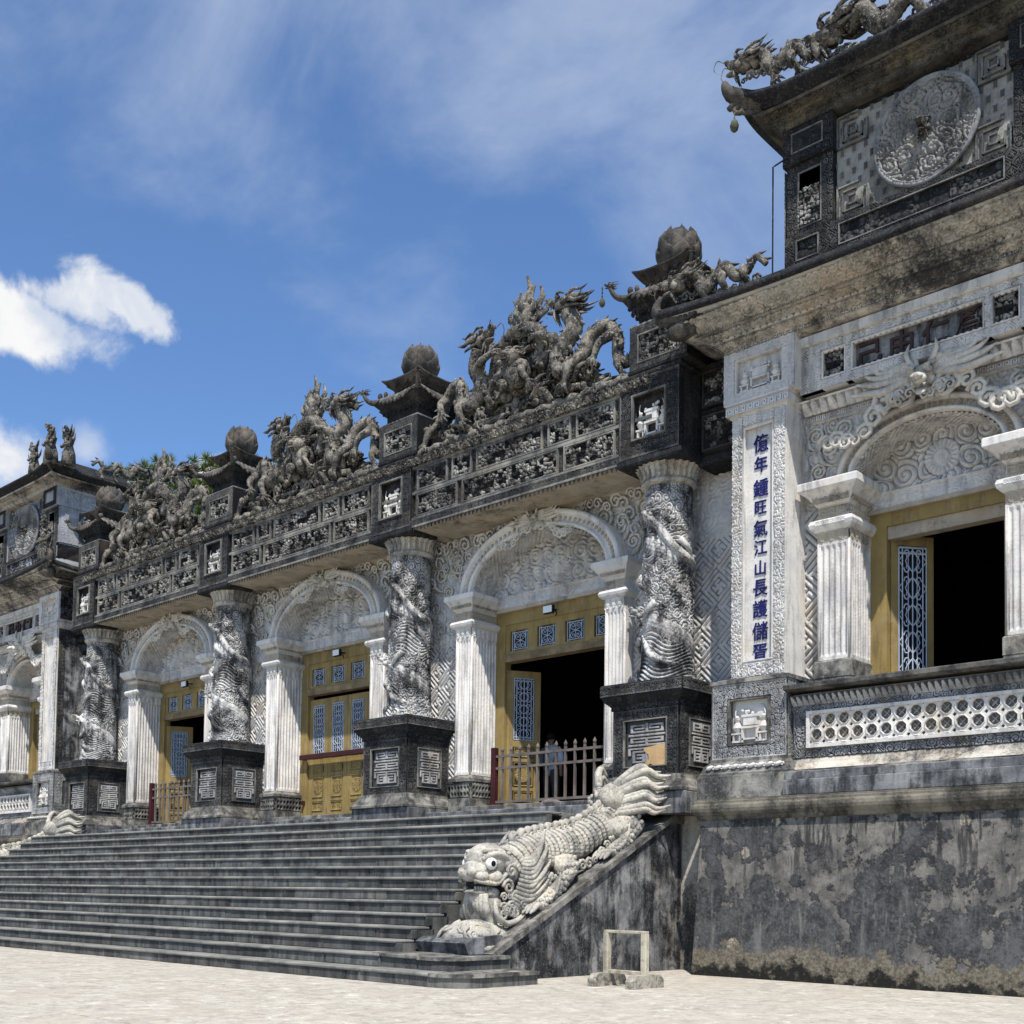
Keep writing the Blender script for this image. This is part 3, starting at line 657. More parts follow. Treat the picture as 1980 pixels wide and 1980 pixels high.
# little blocks running round the arch
g = MB()
for i in range(44):
    t_ = pi * (i + .5) / 44; c_, s_ = math.cos(t_), math.sin(t_)
    x, z = (AI + .15) * c_, ZS + (BI + .15) * s_; g.ell((x, 17.185, z), (.045, .03, .05), 6, 4)
pk('arch_beading', g, mCream, True, BO)
# intrados with fret
def intrados(g, a, b, zs, y0, y1, dep, fn, res=.025, xc=0):
    n = 120; L_ = [0]; pts = []
    for i in range(n + 1):
        t_ = pi * i / n; pts.append((a * math.cos(t_), b * math.sin(t_)))
        if i: L_.append(L_[-1] + math.hypot(pts[-1][0] - pts[-2][0], pts[-1][1] - pts[-2][1]))
    nu = int((y1 - y0) / res); nv = int(L_[-1] / res)
    ll = np.linspace(0, L_[-1], nv + 1); X = np.interp(ll, L_, [p[0] for p in pts]); Z = np.interp(ll, L_, [p[1] for p in pts])
    yy = np.linspace(y0, y1, nu + 1); U, V_ = np.meshgrid(yy - y0, ll); h = fn(U, V_)
    nx = -X / a ** 2; nz = -Z / b ** 2; q = np.hypot(nx, nz); nx /= q; nz /= q
    P = np.stack([xc + X[:, None] + h * dep * nx[:, None], np.broadcast_to(yy[None, :], h.shape), zs + Z[:, None] + h * dep * nz[:, None]], -1)
    idx = np.arange((nu + 1) * (nv + 1)).reshape(nv + 1, nu + 1)
    F = np.stack([idx[:-1, :-1], idx[:-1, 1:], idx[1:, 1:], idx[1:, :-1]], -1).reshape(-1, 4)
    return g.add(P.reshape(-1, 3), F, h)
g = MB(); intrados(g, AI + .01, BI + .01, ZS, 17.2, 17.92, .035, lambda U, V: fret(U, V, .042))
pk('arch_soffit', g, mWall, True, BO)
# tympanum
def tymp(a, b, zs, z0, xw):
    def f(U, V):
        X = U - xw; Z = V + z0
        s1 = scroll(U, V, .36, 21, .24); bd = Z < z0 + .24
        h = np.where(bd, .35 + .4 * scroll(U, V, .15, 8), s1)
        top = np.hypot(X, (Z - z0 - .62) * 1.0)
        h = np.where(top < .30, ss(.30, .26, top) * (.45 + .5 * (np.mod(np.arctan2(X, Z - z0 - .62) * 10 / pi, 1) > .45) * (top > .16) + .5 * (top < .12)), h)
        return np.where(np.abs(V - .24) < .015, 1, h)
    return f
g = MB(); front(g, -AI, AI, 17.92, 7.32, ZS + BI, tymp(AI, BI, ZS, 7.32, AI), .10, .018)
pk('tympanum', g, mWall, True, BO)
g = MB(); g.box(-AI, AI, 17.83, 17.92, 7.24, 7.315); g.box(-AI, AI, 17.92, 18.3, 7.24, 7.3); pk('lintel', g, mCream, False, BO)
# fluted pilasters
def pilaster(g_sh, g_cap, g_base, x0, x1, yf, yb, zb, zt, inner):
    """inner=+1: reveal faces +x"""
    W = x1 - x0; Hh = zt - zb
    for cx_ in (x0, x1): g_sh.box(cx_ - .027, cx_ + .027, yf - .027, yf + .04, zb, zt)
    g_sh.box(x0 + .001, x1 - .001, yf + .001, yb, zb, zt)
    front(g_sh, x0, x1, yf, zb, zt, lambda U, V: flute(U, V, W, Hh, 5), .028, .0125)
    D_ = yb - yf
    if inner > 0: right(g_sh, x1 - .0, yf, yb, zb, zt, lambda U, V: flute(U, V, D_, Hh, 8), .028, .0125)
    else: left(g_sh, x0, yf, yb, zb, zt, lambda U, V: flute(U, V, D_, Hh, 8), .028, .0125)
    if inner > 0: left(g_sh, x0, yf, yb - .4, zb, zt, lambda U, V: U * 0 + 1, .028, .1)
    else: right(g_sh, x1, yf, yb - .4, zb, zt, lambda U, V: U * 0 + 1, .028, .1)
def holes(U, V):
    a = np.mod(U / .095, 1) - .5; b = np.mod(V / .13, 1) - .5; return ss(.30, .36, np.hypot(a * .9, b))
for s in (-1, 1):
    gs, gc, gb, gt = MB(), MB(), MB(), MB()
    x0, x1 = (-2.22, -1.80) if s < 0 else (1.80, 2.22)
    pilaster(gs, gc, gb, x0, x1, 17.2, 17.92, 3.74, 6.66, -s)
    fs = lambda U, V: petal(U, .22 - V, .14, .22)
    front(gc, x0 - .02, x1 + .02, 17.17, 6.64, 6.86, fs, .03, .0125)
    if s < 0: right(gc, x1 + .02, 17.17, 17.92, 6.64, 6.86, fs, .03, .0125)
    else: left(gc, x0 - .02, 17.17, 17.92, 6.64, 6.86, fs, .03, .0125)
    gc.ring(x0 - .02, x1 + .02, 17.17, 17.92, [(-.01, 6.64), (-.005, 6.84), (.05, 6.86), (.09, 6.90), (.105, 6.95), (.08, 7.0), (.02, 7.02), (.0, 7.03), (.0, 7.22), (.02, 7.24), (.05, 7.26), (.1, 7.33), (.17, 7.42), (.19, 7.44)])
    gt.ring(x0 - .0, x1 + .0, 17.2, 17.9, [(.22, 7.44), (.225, 7.452), (.225, 7.54), (.215, 7.55)])
    gb.ring(x0 - .06, x1 + .06, 17.14, 17.92, [(.05, 3.60), (.05, 3.66), (.0, 3.70), (-.05, 3.74)])
    pk('fluted_pilaster', gs, mFlute, True, BO); pk('pilaster_capital', gc, mWhite, False, BO); pk('capital_slab', gt, mWhite, False, BO)
    g = MB(); x0, x1 = (-2.24, -1.78) if s < 0 else (1.78, 2.24)
    kf = lambda U, V: keyb(U, V, .14)
    front(g, x0, x1, 17.168, 7.05, 7.19, kf, .014, .01); rg = lambda U, V: .2 + .8 * scroll(U, V, .11, 4)
    front(g, x0 - .06, x1 + .06, 17.10, 7.27, 7.40, rg, .05, .0125)
    if s < 0: right(g, x1 + .002, 17.17, 17.92, 7.05, 7.19, kf, .014, .0125); right(g, x1 + .05, 17.12, 17.92, 7.27, 7.40, rg, .05, .0125)
    else: left(g, x0, 17.17, 17.92, 7.05, 7.19, kf, .014, .0125)
    pk('capital_frieze', g, mCream, True, BO)
    x0, x1 = (-2.30, -1.74) if s < 0 else (1.74, 2.30); g2 = MB()
    gb.box(x0 + .01, x1 - .01, 17.18, 17.92, 3.05, 3.60)
    front(g2, x0, x1, 17.18, 3.27, 3.57, holes, .055, .01)
    if s < 0: right(g2, x1 - .01, 17.18, 17.92, 3.27, 3.57, holes, .055, .0125)
    else: left(g2, x0 + .01, 17.18, 17.92, 3.27, 3.57, holes, .055, .0125)
    gb.box(x0 - .045, x1 + .045, 17.12, 17.92, 2.92, 3.25)
    pk('pilaster_base', gb, mPlinth, False, BO); pk('pierced_panel', g2, mPlinth, False, BO)
    x0, x1 = (-3.3, -2.36) if s < 0 else (2.36, 3.3)
    g = MB(); front(g, x0, x1, 17.44, 3.05, 3.66, lambda U, V: np.where(V > .54, 1, .1 + .8 * holes(U * .6, V * .75)), .06, .0125)
    pk('tracery_dado', g, mBlkCarve, True, BO)
g = MB(); g.cbox(-3.42, 3.42, 16.62, 17.95, LAND, 2.93, .015); pk('plinth_step', g, mBlue, False, BO)
g = MB(); g.cbox(-1.86, 1.86, 17.02, 18.1, 2.926, 3.055, .01); pk('threshold', g, mPlinth, False, BO)
# soffit under the parapet
g = MB(); g.box(-10.3, 10.3, 16.32, 17.6, 8.93, 9.0)
V = []; F = []
for i in range(7):
    t_ = i / 6 * pi / 2; V += [(-10.25, 17.5 - .28 * (1 - math.cos(t_)) * 1.0, 8.66 + .28 * math.sin(t_)), (10.25, 17.5 - .28 * (1 - math.cos(t_)), 8.66 + .28 * math.sin(t_))]
for i in range(6): F.append((2 * i, 2 * i + 1, 2 * i + 3, 2 * i + 2))
g.add(V, F); pk('eaves_soffit', g, mCream)
# carved scroll brackets hanging at the top of the wall beside each column
def leafband(g, x0, x1, y, z, amp, n, seed):
    r = random.Random(seed)
    for i in range(n):
        x = x0 + (x1 - x0) * (i + .5) / n + r.uniform(-.04, .04); s = r.uniform(.10, .17)
        g.curl((x, y - r.uniform(0, .10), z - r.uniform(0, amp)), s, (1, 0, 0), (0, -.25, 1), r.uniform(1.2, 1.7), r.choice((-1, 1)), .22, 5, 11)
g = MB(); leafband(g, -3.3, 3.3, 17.40, 8.86, .16, 34, 3); leafband(g, -3.3, -1.9, 17.42, 8.5, .5, 9, 5); leafband(g, 1.9, 3.3, 17.42, 8.5, .5, 9, 6)
pk('scroll_cresting', g, mWall, True, BO)
# hall surfaces coloured near black so the openings look unlit inside
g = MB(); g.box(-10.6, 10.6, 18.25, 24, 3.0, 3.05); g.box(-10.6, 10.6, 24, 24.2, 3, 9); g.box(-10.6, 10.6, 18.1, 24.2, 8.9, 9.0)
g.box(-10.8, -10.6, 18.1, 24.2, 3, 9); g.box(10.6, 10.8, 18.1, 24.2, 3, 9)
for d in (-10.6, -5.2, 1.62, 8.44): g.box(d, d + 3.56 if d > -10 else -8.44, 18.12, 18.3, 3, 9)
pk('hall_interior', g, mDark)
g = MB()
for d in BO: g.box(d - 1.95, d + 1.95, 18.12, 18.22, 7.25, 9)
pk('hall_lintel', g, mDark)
g = MB(); g.box(-10.4, 10.4, 17.5, 22.5, 8.95, 9.05); g.box(-10.6, 10.6, 16.9, 22.5, 10.0, 10.15); pk('roof_slab', g, mBlk)

# ------------------------------------------------------------------ doors
def lattice(g, x0, x1, z0, z1, y, tall):
    """wrought-iron grille of bars, scrolls and diamonds"""
    t_ = .011; w_ = x1 - x0; h_ = z1 - z0
    def bar(xa, za, xb, zb, r=t_): g.tube([(xa, y, za), (xb, y, zb)], r, 4, 1)
    e = .055
    bar(x0, z0, x0, z1); bar(x1, z0, x1, z1); bar(x0, z0, x1, z0); bar(x0, z1, x1, z1)
    bar(x0 + e, z0, x0 + e, z1); bar(x1 - e, z0, x1 - e, z1); bar(x0, z0 + e, x1, z0 + e); bar(x0, z1 - e, x1, z1 - e)
    xm = (x0 + x1) / 2
    if tall:
        bar(xm, z0, xm, z1); bar(xm - .07, z0 + .1, xm - .07, z1 - .1, .007); bar(xm + .07, z0 + .1, xm + .07, z1 - .1, .007)
        n = 5
        for i in range(n):
            zc = z0 + h_ * (i + .5) / n; hh = h_ / n * .5
            for s in (-1, 1):
                g.curl((xm + s * .085, y, zc + hh * .5), .055, (s, 0, 0), (0, 0, 1), 1.1, 1, .16, 4, 9)
                g.curl((xm + s * .085, y, zc - hh * .5), .055, (s, 0, 0), (0, 0, -1), 1.1, 1, .16, 4, 9)
                g.tube([(xm, y, zc - hh * .8), (xm + s * w_ * .26, y, zc), (xm, y, zc + hh * .8)], .008, 4, 3)
                g.tube([(xm + s * (w_ / 2 - e), y, zc - .05), (xm + s * w_ / 2, y, zc), (xm + s * (w_ / 2 - e), y, zc + .05)], .007, 4, 1)
    else:
        bar(xm, z0 + e, xm, z1 - e, .009)
        for s in (-1, 1):
            for q in (-1, 1):
                g.curl((xm + s * .07, y, (z0 + z1) / 2 + q * .10), .062, (s, 0, 0), (0, 0, q), 1.15, 1, .17, 4, 10)
                g.tube([(xm, y, (z0 + z1) / 2), (xm + s * .12, y, (z0 + z1) / 2 + q * .05), (xm + s * .15, y, (z0 + z1) / 2 + q * .15)], .008, 4, 3)
g_lat_s = MB(); lattice(g_lat_s, -.215, .215, -.235, .235, 0, False); me_ls = g_lat_s.build('grille'); me_ls.materials.append(mIron)
g_lat_t = MB(); lattice(g_lat_t, -.215, .215, -.66, .66, 0, True); me_lt = g_lat_t.build('grille'); me_lt.materials.append(mIron)
g = MB(); g.box(-.23, .23, .02, .035, -.25, .25); me_gs = g.build('pane'); me_gs.materials.append(mGlass)
g = MB(); g.box(-.23, .23, .02, .035, -.67, .67); me_gt = g.build('pane'); me_gt.materials.append(mGlass)
# one leaf: origin at its hinge bottom, 0.74 wide
g = MB(); LW = .74
g.box(0, .135, 0, .05, 0, 2.93); g.box(LW - .135, LW, 0, .05, 0, 2.93); g.box(.135, LW - .135, 0, .05, 2.78, 2.93); g.box(.135, LW - .135, 0, .05, 1.30, 1.44)
g.box(.135, LW - .135, .012, .04, 0, 1.30)
g.box(.135, LW - .135, 0, .05, 0, .10); g.box(.135, LW - .135, 0, .05, .36, .44); g.box(.135, LW - .135, 0, .05, .98, 1.06)
for (za, zb) in ((.12, .34), (.46, .96), (1.08, 1.28)):
    cx = LW / 2; 
    relief(g, (.16, .012, za), XF, ZF, LW - .32, zb - za, lambda U, V, W=LW - .32, Hh=zb - za: np.where(border(U, V, W, Hh, .02), 1, .55 * scroll(U, V, .13, 2) * (np.hypot(U - W / 2, (V - Hh / 2)) < max(.17, 0))), .03, .012)
g.box(.135, LW - .135, .012, .04, 0, 1.3)
me_leaf = g.build('door_leaf'); me_leaf.materials.append(mYel)
def add_leaf(par, hx, hz, ang, y=18.0, bay=0):
    o = mk('door_leaf', None, None, par, me=me_leaf); o.location = Vector((hx, y, hz)) - ORG[par]; o.rotation_euler = (0, 0, ang)
    a = mk('pane', None, None, o, me=me_gt); a.location = (LW / 2, .0, 2.11)
    b = mk('grille', None, None, o, me=me_lt); b.location = (LW / 2, -.002, 2.11)
    return o
g = MB()
g.box(-1.80, -1.52, 17.93, 18.12, 3.05, 7.25); g.box(1.52, 1.80, 17.93, 18.12, 3.05, 7.25); g.box(-1.52, 1.52, 17.93, 18.12, 6.98, 7.25)
g.box(-1.52, 1.52, 17.955, 18.10, 6.84, 6.98); g.box(-1.52, 1.52, 17.955, 18.10, 6.335, 6.41)
for x in (-1.52, -.88, -.12, .64, 1.40): g.box(x, x + (.24 if -1.5 < x < 1.3 else .12), 17.955, 18.10, 6.41, 6.84)
me_fr = g.build('door_frame'); me_fr.materials.append(mYel)
g = MB(); g.box(-1.54, 1.54, 17.90, 18.14, 6.18, 6.335); me_bm = g.build('transom_beam'); me_bm.materials.append(mTimber)
for bi, d in enumerate(BO):
    fr = mk('door_frame', None, None, pal, dx=d, me=me_fr)
    bm_ = mk('transom_beam', None, None, pal, dx=d, me=me_bm)
    for x in (-1.14, -.38, .38, 1.14):
        a = mk('pane', None, None, fr, me=me_gs); a.location = (x, 18.0, 6.625)
        b = mk('grille', None, None, fr, me=me_ls); b.location = (x, 17.985, 6.625)
    if bi == 1:
        for k in range(4): add_leaf(pal, d - 1.5 + k * .75, 3.14, 0)
        g = MB(); g.cbox(d - 1.64, d + 1.74, 17.78, 17.90, 4.55, 4.67, .01); mk('crossbar', g, mRed, pal)
        g = MB(); g.box(d - 1.6, d - 1.54, 17.84, 17.93, 3.42, 3.52); mk('hinge_plate', g, mRed, pal)
    else:
        add_leaf(pal, d - 1.5, 3.10, R(58)); l2 = add_leaf(pal, d + 1.5, 3.10, R(180 - 62))
        l2.location.x += 0

# ------------------------------------------------------------------ parapet
ZP0 = 8.95
g = MB(); g.box(-10.24, 10.24, 16.42, 16.9, ZP0, 10.28); pk('parapet_core', g, mBlk)
PWd = .66
gm = MB()
gm.box(-10.25 + 0, 10.25, 16.30, 16.5, 9.10, 9.16); gm.box(-10.25, 10.25, 16.31, 16.5, 9.66, 9.72); gm.box(-10.25, 10.25, 16.30, 16.5, 10.20, 10.25)
gm.box(-10.25, 10.25, 16.27, 16.5, 8.94, 8.98)
pk('string_course', gm, mEdge)
g = MB(); 
def fringe(U, V): return petal(U, .15 - V, .11, .15)
front(g, -10.24, 10.24, 16.31, 8.975, 9.115, lambda U, V: .3 + .7 * scroll(U, V, .10, 31), .03, .016)
front(g, -10.24, 10.24, 16.33, 8.85, 8.945, fringe, .03, .016, lambda U, V: petal(U, .15 - V, .11, .15) > .02)
pk('carved_fringe', g, mBlkCarve, True)
# wave coping
g = MB(); front(g, -10.24, 10.24, 16.30, 10.25, 10.42, lambda U, V: .2 + .8 * scroll(U + .8 * V, V, .13, 12, .3), .09, .018); g.box(-10.24, 10.24, 16.28, 16.9, 10.24, 10.28)
pk('wave_coping', g, mSculpt, True)
xs_up = [(-2.60, -1.75), (-1.55, -1.05), (-.85, .85), (1.05, 1.55), (1.75, 2.60)]
xs_lo = [(-2.60, -1.45), (-1.25, 1.25), (1.45, 2.60)]
nseed = 40
for row, zz in ((xs_up, (9.76, 10.16)), (xs_lo, (9.20, 9.62))):
    for (a, b) in row:
        nseed += 1
        for bi, d in enumerate(BO):
            g = MB(); front(g, d + a, d + b, 16.42, zz[0], zz[1], lambda U, V, s_=nseed + bi * 17: blobs(U, V, .15, s_), .105, .014)
            o = mk('carved_panel', g, mPanel, pal, True)
            g = MB(); frame(g, d + a, d + b, zz[0], zz[1], 16.35, .028, .045); mk('panel_frame', g, mEdge, pal)
    ga = MB(); edges = [-2.75] + [q for r_2 in row for q in r_2] + [2.75]
    for i in range(0, len(edges), 2):
        front(ga, edges[i] + .0, edges[i + 1], 16.39, zz[0] - .03, zz[1] + .03, lambda U, V: .2 + .8 * scroll(U, V, .09, 5 + i), .03, .015)
    pk('carved_border', ga, mBlkCarve, True, BO)
# piers of the parapet
gp, gq, gr_ = MB(), MB(), MB()
gp.box(-PWd + .02, PWd - .02, 16.41, 16.98, ZP0 + .01, 10.44)
for q in ((-.64, -.34, 8.96, 10.44), (.34, .64, 8.96, 10.44), (-.34, .34, 8.96, 9.33), (-.34, .34, 10.10, 10.44)): gp.box(q[0], q[1], 16.30, 16.41, q[2], q[3])
if True:
    gp.ring(-PWd + .02, PWd - .02, 16.30, 16.98, [(0, 10.42), (.04, 10.44), (.04, 10.48), (-.02, 10.53), (-.14, 10.60)])
gp.ring(-PWd + .02, PWd - .02, 16.30, 16.98, [(0.02, 8.86), (.045, 8.9), (.045, 8.98), (0.01, 9.0)])
front(gq, -PWd + .02, PWd - .02, 16.30, 9.0, 10.42, lambda U, V: np.where(border(U, V, 1.28, 1.42, .03), 1, np.where(border(U, V, 1.28, 1.42, .30), .2 + .6 * scroll(U, V, .12, 77), 0)), .035, .015, lambda U, V: border(U, V, 1.28, 1.42, .33))
for s in (1,): right(gq, PWd - .02, 16.30, 16.42, 9.0, 10.42, lambda U, V: .6 * scroll(U, V, .1, 7), .01, .02)
frame(gr_, -.34, .34, 9.33, 10.10, 16.30, .03, .055)
pk('parapet_pier', gp, mBlk, False, CO); pk('carved_border', gq, mBlkCarve, True, CO); pk('panel_frame', gr_, mEdge, False, CO)
# still-life in each pier niche: altar table, vase and incense burner
def stilllife(g, w_, h_, y, z, seed):
    r = random.Random(seed); 
    tw = w_ * .22
    g.box(-tw, tw, y - .09, y, z + h_ * .34, z + h_ * .39)
    for sx in (-1, 1): g.box(sx * tw - (.035 if sx > 0 else 0), sx * tw + (.035 if sx < 0 else 0), y - .08, y, z, z + h_ * .34)
    g.box(-tw * 1.1, tw * 1.1, y - .08, y, z + h_ * .06, z + h_ * .10)
    g.box(-tw * .8, tw * .8, y - .07, y, z + h_ * .42, z + h_ * .62); g.box(-tw, tw, y - .08, y, z + h_ * .62, z + h_ * .68)
    for sx, s2 in ((-1, 1.0), (1, .85)):
        cx = sx * w_ * .36
        g.box(cx - .08, cx + .08, y - .08, y, z, z + .03); g.box(cx - .07, cx - .045, y - .07, y, z, z + h_ * .2); g.box(cx + .045, cx + .07, y - .07, y, z, z + h_ * .2); g.box(cx - .09, cx + .09, y - .08, y, z + h_ * .2, z + h_ * .24)
        g.lathe([(.03, z + h_ * .24), (.05, z + h_ * .27), (.085, z + h_ * .36), (.06, z + h_ * .45), (.035, z + h_ * .5), (.06, z + h_ * .56)], cx, y - .03, 10)
        g.tube([(cx, y - .04, z + h_ * .55), (cx + .03 * sx, y - .05, z + h_ * .7), (cx - .02, y - .04, z + h_ * .86)], [.016, .012, .006], 4, 3)
        g.ell((cx, y - .05, z + h_ * .62), (.04, .03, .035), 6, 4)
    for i in range(5): g.ell((r.uniform(-tw, tw), y - .04, z + h_ * r.uniform(.7, .8)), (.03, .03, .03), 6, 4)
g = MB(); stilllife(g, .66, .74, 16.41, 9.335, 2)
pk('altar_carving', g, mWhite, False, CO)

# ================================================================== PEDESTALS, COLUMNS
def ped_build(root):
    g = MB(); g.ring(-.90, .90, 16.12, 17.6, [(-.01, LAND), (0, LAND + .01), (0, 3.02), (-.02, 3.05)]); mk('base_block', g, mBlue, root)
    g = MB(); g.ring(-.70, .70, 16.26, 17.5, [(.20, 3.045), (.20, 3.09), (.16, 3.12), (.12, 3.2), (.06, 3.27), (.05, 3.33), (0, 3.34)]); mk('sloped_foot', g, mPlinth, root)
    g = MB(); g.box(-.69, .69, 16.33, 17.5, 3.30, 4.5)
    for q in ((-.69, -.46, 3.33, 4.5), (.46, .69, 3.33, 4.5), (-.46, .46, 3.33, 3.49), (-.46, .46, 4.32, 4.5)): g.box(q[0], q[1], 16.27, 16.33, q[2], q[3])
    mk('die', g, mBlk, root)
    bf = lambda W, Hh, b: (lambda U, V: np.where(border(U, V, W, Hh, .018), 1, .15 + .85 * np.where((np.abs(U - W / 2) > W / 2 - b) & (np.abs(V - Hh / 2) > Hh / 2 - b), fret(U, V, .016), scroll(U, V, .085, 3))))
    g = MB(); front(g, -.69, .69, 16.27, 3.33, 4.5, bf(1.38, 1.17, .2), .03, .0125, lambda U, V: (np.abs(U - .69) > .455) | (V < .165) | (V > .985))
    right(g, .69, 16.27, 17.45, 3.33, 4.5, bf(1.18, 1.17, .2), .03, .0125)
    mk('carved_border', g, mBlkCarve, root, True)
    g = MB(); frame(g, -.445, .445, 3.505, 4.305, 16.275, .018, .04); rframe(g, .72, 16.55, 17.2, 3.5, 4.3, .018, .02); mk('panel_frame', g, mEdge, root)
    g = MB(); front(g, -.44, .44, 16.328, 3.51, 4.30, lambda U, V: shou(U, V, .88, .79), .035, .011); p1 = mk('emblem_panel', g, mShou, root)
    g = MB(); right(g, .725, 16.56, 17.19, 3.51, 4.29, lambda U, V: shou(U, V, .63, .78), .03, .011); mk('emblem_panel', g, mShou, root)
    g = MB(); g.ring(-.70, .70, 16.26, 17.5, [(0, 4.48), (.01, 4.55), (.05, 4.60), (.12, 4.66), (.155, 4.73), (.165, 4.735), (.165, 4.95), (.15, 4.965), (.02, 4.985)]); mk('cap', g, mBlk, root)
    g = MB(); cf_ = lambda U, V: np.where(V < .02, 1, np.where(V > .16, 1, .1 + .9 * scroll(U, V - .01, .11, 6)))
    front(g, -.865, .865, 16.095, 4.755, 4.935, cf_, .02, .0125); right(g, .865, 16.095, 17.6, 4.755, 4.935, cf_, .02, .0125); mk('cap_frieze', g, mBlkCarve, root, True)
    g = MB(); f_ = lambda U, V: .9 * scroll(U, V, .1, 9)
    front(g, -.72, .72, 16.24, 4.50, 4.60, f_, .04, .0125); right(g, .72, 16.24, 17.5, 4.50, 4.60, f_, .04, .0125); mk('necking', g, mBlkCarve, root, True)
mShou = stone('emblem_stucco', (.44, .43, .41), (.30, .30, .31), (.05, .05, .052), .7, 1.9, (.36, .28, .18), .4, .3, ground=(.075, .078, .085), gl=(.4, .8), dth=.5)

def dragonhead(g, M, s, mane=7, teeth=True, whisk=True, beard=True):
    """snout along +x, up +z, in the frame M (4x4), size s"""
    M3 = M.to_3x3().normalized()
    def T(p): return tuple(M @ (Vector(p) * s))
    def E_(c, r, rot=None):
        g.ell(T(c), tuple(q * s for q in r), 9, 6, M3 @ rot if rot is not None else M3)
    E_((0, 0, 0), (.46, .36, .38)); E_((.48, 0, .02), (.40, .27, .19)); E_((.80, 0, .12), (.15, .22, .13))
    E_((.88, .11, .14), (.08, .08, .07)); E_((.88, -.11, .14), (.08, .08, .07))
    E_((.42, 0, -.34), (.38, .20, .09), Matrix.Rotation(R(14), 3, 'Y')); E_((.1, .27, -.14), (.2, .14, .18)); E_((.1, -.27, -.14), (.2, .14, .18))
    for q in (-1, 1):
        E_((.28, q * .27, .22), (.13, .12, .12)); g.tube([T((.42, q * .2, .34)), T((.2, q * .36, .42)), T((-.1, q * .42, .36))], [.05 * s, .07 * s, .03 * s], 6, 3)
        g.tube([T((-.12, q * .2, .34)), T((-.45, q * .3, .6)), T((-.85, q * .34, .62)), T((-1.15, q * .36, .85))], [.09 * s, .08 * s, .055 * s, .01 * s], 6, 3)
        E_((-.15, q * .42, .12), (.22, .05, .12))
        if whisk: g.tube([T((.85, q * .18, .05)), T((1.2, q * .3, .15)), T((1.25, q * .35, -.25)), T((.95, q * .38, -.5))], [.022 * s, .02 * s, .018 * s, .01 * s], 5, 4)
        if teeth:
            for i in range(4): g.tube([T((.35 + i * .13, q * .17, -.12)), T((.35 + i * .13, q * .17, -.23))], [.035 * s, .005 * s], 4, 1)
    for i in range(mane):
        a = -1.25 + 2.6 * i / max(1, mane - 1); y, z = math.sin(a) * .36, math.cos(a) * .3
        L_ = .95 + .25 * math.sin(i * 2.1)
        g.tube([T((-.2, y, z)), T((-.5, y * 1.5, z * 1.35 + .03)), T((-.8, y * 1.75, z * 1.6 - .08)), T((-.2 - L_, y * 2.0, z * 2.0 + .08))], [.10 * s, .11 * s, .08 * s, .008 * s], 5, 3)
        g.tube([T((-.2, y * .7, z * .5 - .1)), T((-.55, y * 1.3, z * .6 - .18)), T((-.2 - L_ * .8, y * 1.5, z * .6 - .12))], [.09 * s, .08 * s, .008 * s], 5, 3)
    if beard:
        for i in range(5):
            y = -.2 + .1 * i; g.tube([T((.3, y, -.38)), T((.22, y * 1.3, -.62)), T((.05, y * 1.6, -.85 - .08 * (i % 2)))], [.06 * s, .055 * s, .008 * s], 5, 3)
def frameM(pos, xd, zd):
    x = Vector(xd).normalized(); z = Vector(zd); z = (z - x * z.dot(x)).normalized(); y = z.cross(x)
    m_ = Matrix.Identity(4)
    for i in range(3): m_[i][0] = x[i]; m_[i][1] = y[i]; m_[i][2] = z[i]; m_[i][3] = pos[i]
    return m_
def spline(pts, k=8):
    P = [Vector(p) for p in pts]; Q = []
    for i in range(len(P) - 1):
        p0, p1, p2, p3 = P[max(i - 1, 0)], P[i], P[i + 1], P[min(i + 2, len(P) - 1)]
        for j in range(k):
            t_ = j / k; Q.append(.5 * ((2 * p1) + (p2 - p0) * t_ + (2 * p0 - 5 * p1 + 4 * p2 - p3) * t_ * t_ + (3 * p1 - p0 - 3 * p2 + p3) * t_ ** 3))
    return Q + [P[-1]]
def serpent(g, pts, r0, r1, fin=.12, step=.11, up=None, n=9):
    """scaly body with a saw-tooth ridge"""
    m_ = len(pts); rad = [r0 + (r1 - r0) * i / (m_ - 1) for i in range(m_)]
    g.tube(pts, rad, n + 3, 9, scale=.11)
    Q = spline(pts, 8); acc = 0
    for i in range(1, len(Q) - 1):
        acc += (Q[i] - Q[i - 1]).length
        if acc > step:
            acc = 0; t_ = i / (len(Q) - 1); r = r0 + (r1 - r0) * t_
            T = (Q[i + 1] - Q[i - 1]).normalized(); C_ = Vector(up) if up is not None else Vector((0, 0, 1))
            N_ = C_ - T * C_.dot(T)
            if N_.length < .15: N_ = Vector((1, 0, 0)) - T * T.x
            N_.normalize(); f_ = fin * (1 - .4 * t_)
            a = Q[i] + N_ * r * .8
            g.tube([a - T * .03, a + N_ * f_ * .7 + T * .02, a + N_ * f_ * 1.2 + T * .06], [f_ * .42, f_ * .28, .004], 4, 1)
def claw(g, p, q, s, fd=(0, -1, 0)):
    """leg from p to q ending in three talons"""
    p, q = Vector(p), Vector(q); md = (p + q) / 2 + Vector(fd) * s * .35
    g.tube([p, md, q], [s * .34, s * .24, s * .16], 7, 4)
    g.ell(q, (s * .2, s * .2, s * .16), 7, 5)
    d = (q - md).normalized(); sd_ = d.cross(Vector(fd)).normalized()
    for k in (-1.1, -.35, .35, 1.1):
        e = (d + sd_ * k * .8).normalized(); g.tube([q, q + e * s * .4 + Vector(fd) * s * .12, q + e * s * .72 - Vector(fd) * s * .06], [s * .12, s * .11, s * .01], 5, 3)

